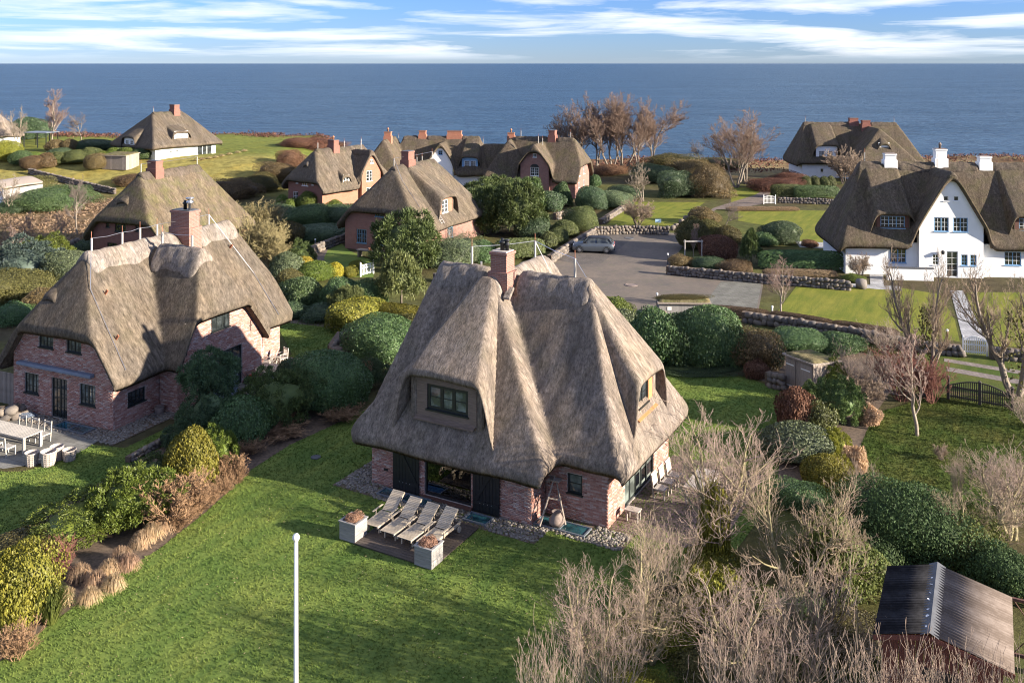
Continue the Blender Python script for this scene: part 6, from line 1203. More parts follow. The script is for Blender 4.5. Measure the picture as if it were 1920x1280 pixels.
stonewall([(55, 326), (120, 342), (215, 364)], 0.8, 'long dark field wall below the bank lawn', 0.5)
stonewall([(-10, 498), (75, 488), (140, 462)], 0.7, 'shaded stone wall at the edge of the left field', 0.5)
stonewall([(1205, 606), (1245, 600)], 0.6, 'stones at the left end of the bin store', 0.35)
stonewall([(240, 868), (330, 818)], 0.3, 'low stones along the back of the border', 0.3, 0.3)
for k, (u, v) in enumerate(((1262, 432), (1268, 428), (1278, 420), (1286, 413), (1294, 407), (1302, 401), (1311, 395))):
    x, y, z = G(u, v); o = obj('boulder', STONES[k], None, (x, y, 0.22), (0, 0, k), (0.55, 0.5, 0.6)); tag(o, ('nearest', 'second', 'third', 'fourth', 'fifth', 'sixth', 'farthest')[k] + ' boulder in the row along the footpath to the sea', 'boulder', 'boulders along the footpath')
x, y, z = G(1615, 540); tag(obj('boulder', STONES[2], None, (x, y, 0.3), (0, 0, 1), (1.0, 0.8, 0.75)), 'big rounded boulder beside the path to the white house', 'boulder')
# ------------------------------------------------------------------ terrace of the foreground house
d1 = Vector((math.cos(R(-28.8)), math.sin(R(-28.8)), 0)); d2 = Vector((math.sin(R(28.8)), math.cos(R(28.8)), 0)); OM = Vector((-5.837, 38.32, 0)); AM = R(-28.8)
def mw(a, b, z=0.0): return OM + d1 * a + d2 * b + Vector((0, 0, z))
OL = Vector((-18.999, 43.687, 0)); AL = R(-24.5); l1 = Vector((math.cos(AL), math.sin(AL), 0)); l2 = Vector((-math.sin(AL), math.cos(AL), 0))
def lw(a, b, z=0.0): return OL + l1 * a + l2 * b + Vector((0, 0, z))
def pebbles(name, rects, fr, label, seed, den=75, z0=0.0):
    rs = np.random.RandomState(seed); P = []
    for a0, a1, b0, b1 in rects: n_ = int((a1 - a0) * (b1 - b0) * den); P.append(np.stack([rs.uniform(a0, a1, n_), rs.uniform(b0, b1, n_)], 1))
    P = np.concatenate(P); n_ = len(P); base = np.array([v.co for v in STONES[0].vertices]); fq = np.array([tuple(p_.vertices) for p_ in STONES[0].polygons])
    sc_ = rs.uniform(0.07, 0.13, (n_, 1, 1)) * np.array([1, 0.8, 0.6]); an = rs.uniform(0, 6.28, n_); V = base[None] * sc_; c_, s_ = np.cos(an)[:, None], np.sin(an)[:, None]
    V = np.stack([V[..., 0] * c_ - V[..., 1] * s_, V[..., 0] * s_ + V[..., 1] * c_, V[..., 2]], -1)
    W = np.array([fr(a, b, z0 + 0.025) for a, b in P]); V += W[:, None]
    o = obj(name, npmesh(name, V.reshape(-1, 3), (np.arange(n_)[:, None, None] * len(base) + fq[None]).reshape(-1, 4), M['pebble'], True)); tag(o, label, 'cobbles', kind='stuff')
def localpatch(name, fr, pts, mat, z): patch(name, [tuple(fr(a, b))[:2] for a, b in pts], mat, z, pixels=False)
localpatch('gravel_bed', mw, [(-1.3, -1.0), (5.9, -1.15), (8.2, -1.15), (8.2, 0.0), (11.2, 0.0), (11.2, 1.3), (7.5, 1.3), (7.5, 0.1), (0, 0.1), (0, 6), (-1.3, 6)], 'mulch', 0.022)
pebbles('cobbles', [(-1.25, 0.0, -0.95, 3.0), (0.0, 0.8, -0.95, 0.0), (0.8, 5.0, -1.1, -0.82), (3.2, 5.0, -0.82, -0.2), (6.05, 7.45, -1.1, 0.0), (7.45, 8.2, -1.1, 0.1), (8.2, 11.1, -0.1, 0.12), (9.7, 11.1, 0.1, 1.15)], mw, 'rounded cobble strip along the walls of the foreground house', 3, 150)
localpatch('terrace', mw, [(10.12, 1.3), (14.2, 1.3), (14.2, 8.6), (10.12, 8.6)], 'brick_terrace', 0.024)
def lightwell(fr, ang, a0, a1, b0, b1, label, bars=1):
    r = empty('light_well', fr(a0, b0), ang, label, 'light well'); W, D = a1 - a0, b1 - b0; mb = MB(); f_ = 0.06
    mb.box(0, W, 0, f_, 0, 0.09).box(0, W, D - f_, D, 0, 0.09).box(0, f_, f_, D - f_, 0, 0.09).box(W - f_, W, f_, D - f_, 0, 0.09)
    for k in range(1, bars + 1): x = W * k / (bars + 1); mb.box(x - 0.03, x + 0.03, f_, D - f_, 0.005, 0.085)
    mb.build('frame', M['zinc'], r)
    for k in range(bars + 1): MB().box(f_ + (W - 2 * f_) * k / (bars + 1) + 0.03 * (k > 0), f_ + (W - 2 * f_) * (k + 1) / (bars + 1) - 0.03 * (k < bars), f_, D - f_, 0.03, 0.06).build('pane', M['glass_well'], r)
lightwell(mw, AM, 0.82, 3.15, -0.82, -0.18, 'blue-green glazed light well under the left barn shutter', 1)
lightwell(mw, AM, 4.98, 6.02, -0.9, -0.22, 'blue-green glazed light well under the right barn shutter', 0)
lightwell(mw, AM, 7.5, 9.62, 0.12, 0.85, 'blue-green glazed light well below the small window', 1)
lightwell(lw, AL, -3.0, -0.9, -0.95, -0.2, 'blue-green glazed light well at the wall of the left house', 1)
# deck
r = empty('wooden_deck', mw(2.45, -4.3), AM, 'dark plank deck carrying the loungers', 'deck'); me = MB().box(0, 3.42, 0.005, 0.135, 0.0, 0.05).me('plank', M['deck_plank'])
for k in range(22): obj('plank', me, r, (0, k * 0.142, 0.02 + 0.002 * (k % 3)))
MB().box(0.02, 3.40, 0.01, 3.1, 0.0, 0.02).build('joists', M['black_wood'], r)
# planters
def planter(a, b, label):
    r = empty('planter', mw(a, b), AM, label, 'planter'); W = 0.72; Ht = 0.68
    for k in range(5):
        z0, z1 = 0.03 + k * 0.128, 0.03 + k * 0.128 + 0.122
        for nm, bx in (('board', (0, W, 0, 0.03, z0, z1)), ('board', (0, W, W - 0.03, W, z0, z1)), ('board', (0, 0.03, 0.032, W - 0.032, z0, z1)), ('board', (W - 0.03, W, 0.032, W - 0.032, z0, z1))): MB().box(*bx).build(nm, M['grey_board'], r)
    mb = MB().box(-0.03, W + 0.03, -0.03, 0.06, Ht - 0.005, Ht + 0.035).box(-0.03, W + 0.03, W - 0.06, W + 0.03, Ht - 0.005, Ht + 0.035).box(-0.03, 0.06, 0.062, W - 0.062, Ht - 0.004, Ht + 0.034).box(W - 0.06, W + 0.03, 0.062, W - 0.062, Ht - 0.004, Ht + 0.034)
    mb.build('rim', M['grey_board'], r); MB().box(0.04, W - 0.04, 0.04, W - 0.04, 0.1, Ht - 0.08).build('soil', M['dark_soil'], r)
    o = obj('dry_plant', BM['loose_s'][0], r, (W / 2, W / 2, Ht - 0.12), (0, 0, a), (0.3, 0.3, 0.36)); o.material_slots[0].link = 'OBJECT'; o.material_slots[0].material = M['dry_leaf']
leafmat('dry_leaf', (0.33, 0.20, 0.15), 0.8, 0.4, 0.2)
planter(1.76, -4.26, 'square grey board planter with dry plant at the left corner of the deck'); planter(5.17, -4.36, 'square grey board planter with dry plant at the front corner of the deck')
# loungers
def lounger(a, b, rot, label):
    r = empty('sun_lounger', mw(a, b, 0.07), AM + rot, label, 'sun lounger', 'teak loungers on the deck'); W = 0.64; L = 1.95; zs = 0.33; hinge = 1.15; ang = R(33)
    for x in (0.0, W - 0.05): MB().box(x, x + 0.05, 0, L, zs - 0.09, zs).build('side_rail', M['teak'], r)
    sm = MB().box(0.052, W - 0.052, 0, 0.052, 0, 0.018).me('slat', M['teak'])
    for k in range(18): obj('slat', sm, r, (0, 0.01 + k * 0.063, zs - 0.02))
    br = empty('backrest', (0, hinge, zs - 0.005)); br.parent = r; br.rotation_euler = (ang, 0, 0)
    for x in (0.055, W - 0.1): MB().box(x, x + 0.045, 0, 0.88, -0.03, 0.02).build('rail', M['teak'], br)
    for k in range(14): obj('slat', sm, br, (0, 0.01 + k * 0.063, 0.022))
    for x in (0.06, W - 0.11):
        MB().box(x, x + 0.05, 0.18, 0.24, 0, zs - 0.092).build('leg', M['teak'], r); MB().bar((x + 0.02, 1.55, zs - 0.1), (x + 0.02, 1.85, 0.1), 0.045, 0.05).build('leg', M['teak'], r)
    for x in (-0.06, W): MB().box(x, x + 0.06, 0.62, 1.28, zs + 0.14, zs + 0.165).build('armrest', M['teak'], r); MB().box(x + 0.01, x + 0.05, 0.8, 0.84, zs - 0.09, zs + 0.14).build('armrest_post', M['teak'], r)
    for x in (-0.045, W - 0.005):
        wm = MB(); wm.M = Matrix.Translation((x, 1.82, 0.11)) @ Matrix.Rotation(R(90), 4, 'Y'); wm.lathe([(0.0, 0), (0.11, 0), (0.11, 0.05), (0, 0.05)], 14).build('wheel', M['teak'], r)
    pb = hinge + 0.6 * math.cos(ang); MB().bar((W / 2, pb, zs + 0.6 * math.sin(ang) - 0.04), (W / 2, 1.75, zs - 0.05), 0.3, 0.03).build('prop', M['teak'], r)
lounger(2.28, -3.5, R(2), 'leftmost teak lounger with slatted raised back, beside the left planter'); lounger(3.12, -3.62, R(0), 'second teak lounger from the left planter'); lounger(3.92, -3.68, R(-1), 'third teak lounger from the left planter'); lounger(4.72, -3.62, R(-1), 'rightmost teak lounger, nearest the front planter')
# leaning frame and pot at the brick corner
r = empty('garden_ornament', mw(7.9, 0.25), AM, 'weathered pole frame with small tray leaning at the brick corner', 'garden ornament')
for p_, q in (((-0.05, -0.25, 0.1), (0.2, 0.55, 1.75)), ((0.75, 0.3, 0.1), (0.2, 0.6, 1.65))): MB().tube([p_, q], [0.045, 0.03], 7).build('pole', M['weathered_wood'], r)
MB().box(-0.05, 0.42, 0.42, 0.74, 1.55, 1.6).build('tray', M['weathered_wood'], r)
MB().bar((0.1, 0.2, 1.0), (0.5, 0.45, 0.9), 0.04, 0.04).build('crossbar', M['weathered_wood'], r)
o = MB().lathe([(0.0, 0), (0.22, 0), (0.3, 0.12), (0.29, 0.2), (0.18, 0.38), (0.16, 0.46), (0.2, 0.5), (0.17, 0.5), (0.14, 0.42), (0, 0.4)], 18).build('clay_pot', M['clay_pot'], None, True); o.location = mw(8.36, 0.4, 0.1); tag(o, 'round grey clay pot beside the leaning pole frame', 'pot')
# side terrace
r = empty('stool', mw(10.45, 2.05), AM, 'small grey wooden stool at the corner of the side terrace', 'stool'); MB().box(0, 0.55, 0, 0.4, 0.42, 0.46).build('seat', M['teak_grey'], r)
for x in (0.04, 0.47):
    for y in (0.04, 0.32): MB().box(x, x + 0.045, y, y + 0.045, 0, 0.42).build('leg', M['teak_grey'], r)
def chair(loc, ang, mat, label, group, arms=False, cover=None, name='garden_chair'):
    r = empty(name, loc, ang, label, 'chair', group); W, D, zs = 0.5, 0.48, 0.43
    for x in (0.0, W - 0.045):
        MB().box(x, x + 0.045, 0, 0.045, 0, zs + (0.2 if arms else 0)).build('leg', M[mat], r); MB().bar((x + 0.022, D - 0.02, 0), (x + 0.022, D + 0.06, 0.92), 0.045, 0.045).build('leg', M[mat], r)
    MB().box(0.0, W, 0.02, D - 0.02, zs - 0.06, zs - 0.03).build('seat_frame', M[mat], r)
    sm = MB().box(0.0, W, 0, 0.06, 0, 0.022).me('slat', M[mat])
    for k in range(6): obj('slat', sm, r, (0, 0.03 + k * 0.072, zs - 0.025))
    MB().box(0.046, W - 0.046, D + 0.03, D + 0.06, 0.82, 0.9).build('back_rail', M[mat], r)
    if arms:
        bm_ = MB().bar((0, 0, 0), (0, 0.035, 0.36), 0.03, 0.015).me('back_slat', M[mat])
        for k in range(7): obj('back_slat', bm_, r, (0.07 + k * 0.06, D + 0.005, zs + 0.02))
        for x in (-0.005, W - 0.05): MB().box(x, x + 0.055, -0.02, D + 0.02, zs + 0.2, zs + 0.225).build('armrest', M[mat], r)
    if cover: MB().bar((W / 2, D + 0.0, zs + 0.1), (W / 2, D + 0.1, 0.98), W + 0.02, 0.05, (0, 1, 0)).build('back_cover', M[cover], r)
    return r
for k, (a, b) in enumerate(((10.95, 4.3), (11.0, 5.0), (11.05, 5.7))): chair(mw(a + 0.3, b), AM + R(90), 'teak_grey', ('nearest', 'middle', 'farthest')[k] + ' terrace chair with tan back pad facing the glass row', 'chairs on the side terrace', cover='tan_cover')
r = empty('garden_table', mw(12.0, 4.4), AM, 'grey slatted table on the side terrace behind the bare branches', 'table'); sm = MB().box(0, 0.085, 0, 2.0, 0.70, 0.73).me('slat', M['teak_grey'])
for k in range(10): obj('slat', sm, r, (k * 0.095, 0, 0))
for x in (0.06, 0.85):
    for y in (0.06, 1.88): MB().box(x, x + 0.06, y, y + 0.06, 0, 0.7).build('leg', M['teak_grey'], r)
# flagpole
r = empty('flagpole', ((555 - CX) * 20 / F, 20, 0), 0, 'white flagpole with ball top rising from the bottom edge', 'flagpole'); MB().tube([(0, 0, 0), (0, 0, 7.1)], [0.06, 0.042], 14).build('pole', M['white_paint'], r, True)
MB().lathe([(0.0, 7.26), (0.05, 7.245), (0.075, 7.2), (0.082, 7.16), (0.06, 7.12), (0.05, 7.095), (0.0, 7.09)], 16).build('ball_top', M['white_paint'], r, True)
MB().tube([(0.055, 0, 1.2), (0.05, 0, 7.0)], 0.006, 5).build('halyard', M['steel'], r)
# ------------------------------------------------------------------ garden of the left house
localpatch('terrace', lw, [(-9, -5.6), (-1.0, -4.95), (0.75, -3.2), (0.35, -1.25), (0.2, -0.9), (-9, -1.0)], 'slab_grey', 0.022)
localpatch('gravel_bed', lw, [(-7.2, -1.0), (0.25, -0.95), (1.35, -1.25), (1.35, 2.2), (2.0, 2.2), (2.0, 3.0), (0.1, 3.0), (0, 0.1), (-7.2, 0.1)], 'mulch', 0.026)
pebbles('cobbles', [(-7, -3.1, -0.95, -0.02), (-0.85, 1.3, -1.2, -0.02), (0.02, 1.3, 0.0, 2.85), (-3.1, -0.85, -1.15, -0.98)], lw, 'rounded cobble strip along the walls of the left house', 4, 120)
localpatch('terrace', lw, [(1.2, 3.1), (3.4, 3.4), (3.2, 7.4), (1.2, 7.6)], 'slab_grey', 0.024); localpatch('gravel_bed', lw, [(1.2, 7.6), (3.0, 7.5), (3.0, 9.0), (1.6, 12.4), (0.1, 12.4), (0.1, 9.4), (1.2, 9.4)], 'mulch', 0.023)
pebbles('cobbles', [(1.2, 2.9, 7.6, 9.3), (0.1, 1.5, 9.4, 12.2)], lw, 'cobble bed under the round garden table', 8, 60)
r = empty('garden_table', lw(-4.9, -3.6), AL, 'long whitewashed slatted table on the left terrace', 'table'); sm = MB().box(0, 0.115, 0, 1.02, 0.70, 0.735).me('slat', M['white_wood'])
for k in range(25): obj('slat', sm, r, (k * 0.136, 0, 0))
for x in (0.02, 3.27):
    for y in (0.03, 0.88): MB().box(x, x + 0.1, y, y + 0.1, 0, 0.699).build('leg', M['white_wood'], r)
for y in (0.06, 0.9): MB().box(0.12, 3.27, y, y + 0.05, 0.61, 0.698).build('apron', M['white_wood'], r)
WC = ('nearest the door', 'middle', 'farthest from the door')
for k, a in enumerate((-2.15, -3.0, -3.85)): chair(lw(a, -2.55), AL, 'white_wood', 'white slatted chair on the house side of the long table, ' + ('next to the light well', 'middle of three', 'nearest the boulders')[k], 'white chairs at the long table')
for k, a in enumerate((-2.35, -3.2, -4.05)): chair(lw(a + 0.5, -3.7), AL + math.pi, 'white_wood', 'white slatted chair on the lawn side of the long table, ' + ('next to the baskets', 'second from the baskets', 'at the picture edge')[k], 'white chairs at the long table')
def basket(a, b, rr, hh, label):
    r = empty('wicker_basket', lw(a, b), 0, label, 'basket', 'wicker baskets by the lawn'); mb = MB(); prof = [(rr * 0.72, 0)]
    for k in range(12): z = hh * (k + 1) / 13; prof += [(rr * (0.74 + 0.22 * z / hh) + (0.012 if k % 2 else -0.004), z)]
    prof += [(rr, hh), (rr * 0.95, hh + 0.02), (rr * 0.88, hh - 0.02), (rr * 0.72, 0.12)]; mb.lathe(prof, 20).build('body', M['wicker'], r); MB().lathe([(0, hh * 0.55), (rr * 0.86, hh * 0.56)], 16).build('soil', M['dark_soil'], r)
    sm_ = MB().bar((0, 0, 0), (0.22 * rr * 0.95, 0, hh), 0.025, 0.02, (1, 0, 0)).me('stake', M['wicker'])
    for k in range(14): an = 2 * math.pi * k / 14; obj('stake', sm_, r, (rr * 0.76 * math.cos(an), rr * 0.76 * math.sin(an), 0), (0, 0, an))
basket(-0.25, -4.15, 0.30, 0.55, 'left wicker basket of the group on the lawn edge'); basket(0.45, -3.88, 0.34, 0.62, 'front and tallest wicker basket of the group'); basket(0.85, -3.15, 0.30, 0.48, 'right low wicker basket of the group'); basket(0.25, -3.3, 0.30, 0.58, 'wicker basket hidden behind the tallest one')
o = MB().lathe([(0.0, 0), (0.2, 0), (0.22, 0.1), (0.24, 0.36), (0.21, 0.36), (0.19, 0.3), (0, 0.28)], 16).build('plant_pot', M['clay_pot'], None, True); o.location = lw(0.35, 2.55); tag(o, 'grey pot in the inner brick corner of the left house', 'pot')
o = obj('garden_cover', BM['dome_s'][0], None, lw(-5.4, -0.55), None, (0.5, 0.3, 0.25)); o.material_slots[0].link = 'OBJECT'; o.material_slots[0].material = M['lead_blue']; tag(o, 'crumpled grey cloth lying by the brick wall', 'cloth')
r = empty('reed_fence', lw(-9.6, 0.3), AL, 'woven reed fence panel at the left edge beside the brick house', 'fence'); sm = MB().box(0, 0.045, 0, 0.03, 0, 1.6).me('reed', M['weathered_wood'])
for k in range(50): obj('reed', sm, r, (k * 0.05, 0.01 * (k % 2), 0))
MB().box(2.5, 2.6, -0.03, 0.07, 0, 1.75).build('post', M['post_wood'], r)
r = empty('round_table', lw(2.25, 8.55), AL, 'round teak table on the cobble bed of the left house', 'table'); MB().lathe([(0, 0.70), (0.72, 0.70), (0.74, 0.715), (0.72, 0.735), (0, 0.735)], 30).build('table_top', M['teak'], r)
for x in (-0.35, 0.35): MB().box(x - 0.04, x + 0.04, -0.05, 0.05, 0, 0.7).build('leg', M['teak_grey'], r); MB().box(x - 0.04, x + 0.04, -0.4, 0.4, 0.0, 0.07).build('foot', M['teak_grey'], r)
MB().box(-0.31, 0.31, -0.03, 0.03, 0.25, 0.32).build('stretcher', M['teak_grey'], r)
chair(lw(0.55, 10.2), AL + R(-72), 'teak_grey', 'left teak armchair beside the round table', 'teak armchairs of the left house', True); chair(lw(0.75, 11.0), AL + R(-20), 'teak_grey', 'right teak armchair at the end of the left house', 'teak armchairs of the left house', True); chair(lw(1.7, 9.35), AL + R(30), 'teak_grey', 'teak chair half hidden behind the round table', 'teak armchairs of the left house')
r = empty('storage_cover', lw(1.75, 5.6), AL + R(80), 'upright blue-grey rounded cover behind the round-headed pine', 'cover'); pr = [(-0.85, 0), (0.85, 0), (0.85, 1.3), (0.7, 1.6), (0.4, 1.75), (-0.4, 1.75), (-0.7, 1.6), (-0.85, 1.3)]
mb = MB(); mb.M = Matrix.Rotation(R(90), 4, 'X'); mb.prism(pr, -0.12, 0.12).build('panel', M['lead_blue'], r, bevel=0.05); MB().box(-0.9, 0.9, -0.2, 0.2, 0, 0.08).build('base', M['slate'], r)
r = empty('lawn_mower', lw(1.55, 7.95), AL + R(20), 'small dark mower with red detail parked at the brick wall', 'lawn mower'); MB().box(-0.28, 0.28, -0.22, 0.22, 0.14, 0.36).build('body', M['black_paint'], r, bevel=0.05); MB().box(-0.12, 0.12, -0.1, 0.1, 0.362, 0.46).build('motor', M['lamp_red'], r, bevel=0.03)
for x in (-0.24, 0.24):
    for y in (-0.24, 0.2):
        wm = MB(); wm.M = Matrix.Translation((x, y, 0.11)) @ Matrix.Rotation(R(90), 4, 'X'); wm.lathe([(0, 0), (0.11, 0), (0.11, 0.05), (0, 0.05)], 12).build('wheel', M['tyre'], r)
MB().tube([(-0.25, 0.2, 0.3), (-0.65, 0.2, 0.95), (-0.65, -0.2, 0.95), (-0.25, -0.2, 0.3)], 0.018, 6).build('handle', M['slate'], r)
# ------------------------------------------------------------------ sheds and enclosures
def shed(name, loc, ang, W, D, Hf, Hb, label, wallmat, doors, roofmat, n=10):
    r = empty(name, loc, ang, label, 'shed'); pw = W / n
    for k in range(n): MB().box(k * pw + 0.004, (k + 1) * pw - 0.004, 0, 0.03 + 0.006 * (k % 2), 0, Hf).build('board', M[wallmat], r)
    nd = max(3, int(D / pw))
    for k in range(nd):
        z_ = Hf + (Hb - Hf) * (k + 0.5) / nd
        for x in (0, W - 0.03): MB().box(x, x + 0.03, 0.04 + k * (D - 0.04) / nd, 0.036 + (k + 1) * (D - 0.04) / nd, 0, z_).build('board', M[wallmat], r)
    MB().box(0, W, D, D + 0.03, 0, Hb).build('back_wall', M[wallmat], r)
    v = [(-0.12, -0.15, Hf + 0.01), (W + 0.12, -0.15, Hf + 0.01), (W + 0.12, D + 0.12, Hb + 0.01), (-0.12, D + 0.12, Hb + 0.01)]
    MB().add(v + [(x, y, z + 0.09) for x, y, z in v], [(3, 2, 1, 0), (4, 5, 6, 7), (0, 1, 5, 4), (1, 2, 6, 5), (2, 3, 7, 6), (3, 0, 4, 7)]).build('roof', M['weathered_wood'], r)
    A, B = np.meshgrid(np.linspace(-0.05, W + 0.05, 22), np.linspace(-0.05, D + 0.05, 22)); Z = Hf + 0.10 + (Hb - Hf) * (B / D) + 0.09 * np.minimum(1, 6 * np.minimum.reduce([A + 0.05, W + 0.05 - A, B + 0.05, D + 0.05 - B])) + 0.05 * np.random.RandomState(int(W * 10)).rand(*A.shape)
    V, Qd = grid_shell(A, B, Z, np.ones((21, 21), bool), 0.08); obj('turf', npmesh('turf', V, Qd, M[roofmat], True), r)
    for x0, x1 in doors:
        d_ = MB().box(x0, x1, -0.04, -0.008, 0.05, Hf - 0.12).build('door', M['weathered_wood'], r); MB().box(x0 + 0.02, x1 - 0.1, -0.055, -0.042, Hf - 0.42, Hf - 0.37).box(x0 + 0.02, x1 - 0.1, -0.055, -0.042, 0.2, 0.25).build('hinge', M['white_paint'], d_)
    return r
p_ = G(1473, 726); q_ = G(1512, 742); shed('garden_hut', p_, math.atan2(q_[1] - p_[1], q_[0] - p_[0]), 1.95, 1.9, 1.75, 1.6, 'weathered wooden hut with turf roof and double doors at the end of the lawn', 'weathered_wood', ((0.08, 0.72), (1.1, 1.85)), 'sod_green', 9)
p_ = G(1236, 601, 0.0); r = shed('bin_store', (p_[0], p_[1], 0.0), R(-3), 3.4, 1.1, 1.15, 1.25, 'grey slatted bin store with plants on its roof beside the parking court', 'grey_board', (), 'sod_green', 18)
for x in (0.55, 2.3): MB().box(x, x + 0.28, -0.02, -0.006, 0.72, 0.95).build('notice', M['white_paint'], r)
o = shrub(1278, 580, 62, 12, 'loose', 'leaf_olive', 'low green plants growing on top of the bin store'); o.location = (p_[0] + 1.7, p_[1] + 0.55, 1.33); o.scale = (1.55, 0.45, 0.28); o.rotation_euler = (0, 0, R(-3))
p_ = G(192, 318); shed('garden_hut', p_, R(-14), 4.0, 3.0, 2.0, 2.2, 'small grey board hut with green roof below the bank house', 'weathered_wood', (), 'sod_green', 12)
p_ = G(644, 668); q_ = G(672, 676); r = empty('wooden_enclosure', p_, R(-28), 'board-clad bin enclosure under the golden hedge', 'enclosure')
for k in range(8): MB().box(k * 0.2, k * 0.2 + 0.194, 0, 0.03, 0, 1.5).build('board', M['larch_board'], r)
for k in range(10): MB().box(0, 0.03, 0.034 + k * 0.2, 0.228 + k * 0.2, 0, 1.5).build('board', M['larch_board'], r)
MB().box(-0.04, 1.66, -0.04, 0.07, 1.502, 1.56).box(-0.04, 0.07, 0.072, 2.1, 1.502, 1.56).build('cap_rail', M['weathered_wood'], r); MB().box(0.05, 1.55, 0.08, 2.0, 0.9, 1.3).build('planting', M['mulch'], r)
# corrugated shed in the lower right corner
def P3(u, v, z): return Vector(G(u, v, z))
r0, r1 = P3(1744, 1180, 3.0), P3(1757, 1064, 3.0); ax = (r1 - r0).normalized(); L_ = (r1 - r0).length; sd_ = Vector((ax.y, -ax.x, 0)); ang = math.atan2(sd_.y, sd_.x)
r = empty('corrugated_shed', (r0.x, r0.y, 0), ang, 'red-brown shed with corrugated roof, dark left slope and brown right slope', 'shed')
def corr(name, w_, drop, sgn, mat):
    n_ = int(L_ / 0.12 * 4); V, Q_ = [], []
    for i in range(n_ + 1):
        y = -0.2 + (L_ + 0.4) * i / n_; dz = 0.03 * math.sin(i * math.pi / 2)
        for j in range(2): V.append((sgn * (0.05 + j * w_), y, 3.0 - j * drop + dz))
        if i: a = 2 * i; Q_.append((a - 2, a - 1, a + 1, a) if sgn > 0 else (a, a + 1, a - 1, a - 2))
    o = obj(name, mesh(name, V, Q_, M[mat], True), r); m_ = o.modifiers.new('solid', 'SOLIDIFY'); m_.thickness = 0.02; return o
def sheetmat(name, c, d):                               # dirt and lichen settled in the grooves of the sheets
    m, t, p = newmat(name); tc_ = N(t, 'ShaderNodeTexCoord'); sp_ = N(t, 'ShaderNodeSeparateXYZ'); t.links.new(tc_.outputs['Object'], sp_.inputs[0])
    wv = math_(t, 'SINE', math_(t, 'ADD', math_(t, 'MULTIPLY', sp_.outputs[1], 2 * math.pi / 0.12), math_(t, 'MULTIPLY', noise(t, tc_.outputs['Object'], 1.3, 3), 0.6)))
    n_ = noise(t, tc_.outputs['Object'], 5, 6, 0.65); cc = mix(t, ramp(t, math_(t, 'ADD', math_(t, 'MULTIPLY', wv, 0.16), n_), [(0.35, 0.0), (0.75, 1.0)]), d, c)
    t.links.new(cc, p.inputs['Base Color']); p.inputs['Roughness'].default_value = 0.95; p.inputs['Specular IOR Level'].default_value = 0.1
sheetmat('fibre_cement', (0.20, 0.165, 0.145), (0.12, 0.095, 0.08)); sheetmat('bitumen_sheet', (0.035, 0.035, 0.04), (0.012, 0.012, 0.014))
corr('roof_slope', 1.85, 0.43, 1, 'fibre_cement'); corr('roof_slope', 1.3, 0.38, -1, 'bitumen_sheet')
MB().add([(-0.22, -0.25, 2.95), (0, -0.25, 3.06), (0.22, -0.25, 2.95), (-0.22, L_ + 0.25, 2.95), (0, L_ + 0.25, 3.06), (0.22, L_ + 0.25, 2.95)], [(0, 1, 4, 3), (1, 2, 5, 4)]).build('ridge_cap', M['slate'], r)
lm = MB().lathe([(0, 0.008), (0.07, 0.006), (0.09, 0)], 9).me('lichen', M['white_wall'])
for k in range(7): obj('lichen', lm, r, (-0.1 + 0.02 * (k % 3), 0.1 + k * 0.42 + 0.07 * (k % 2), 3.012), (0, R(-20), k), (0.35 + 0.3 * (k % 2), 0.5 + 0.25 * (k % 3), 1))
for k in range(14): x0 = -1.15 + k * 0.2; MB().box(x0, x0 + 0.19, 0.1, 0.13, 0, 2.9 - abs(x0 + 0.1) * 0.27 - 0.05).build('board', M['red_wood'], r)
for k in range(12): MB().box(1.62, 1.65, 0.14 + k * L_ / 13, 0.13 + (k + 1) * L_ / 13, 0, 2.45).build('board', M['red_wood'], r); MB().box(-1.18, -1.15, 0.14 + k * L_ / 13, 0.13 + (k + 1) * L_ / 13, 0, 2.5).build('board', M['red_wood'], r)
MB().bar((0.02, -0.2, 2.9), (1.9, -0.2, 2.49), 0.03, 0.12).bar((-0.02, -0.2, 2.9), (-1.35, -0.2, 2.53), 0.03, 0.12).build('bargeboard', M['red_wood'], r)
MB().box(-0.2, 0.7, 0.07, 0.098, 0.05, 1.95).build('door', M['black_wood'], r)
# trellis beside the shed
p_ = G(1898, 1180, 1.0); r = empty('trellis', (p_[0], p_[1], 0), R(-28), 'brown wooden trellis at the right edge beside the corrugated shed', 'trellis')
for k in range(7): MB().bar((k * 0.3, 0, 0.3), (k * 0.3 + 1.2, 0, 1.9), 0.03, 0.02).build('lath', M['brown_wood'], r); MB().bar((k * 0.3 + 1.2, 0.03, 0.3), (k * 0.3, 0.03, 1.9), 0.03, 0.02).build('lath', M['brown_wood'], r)
for zz in (0.3, 1.9): MB().box(0, 3.0, -0.03, 0.05, zz - 0.04, zz + 0.04).build('rail', M['brown_wood'], r)
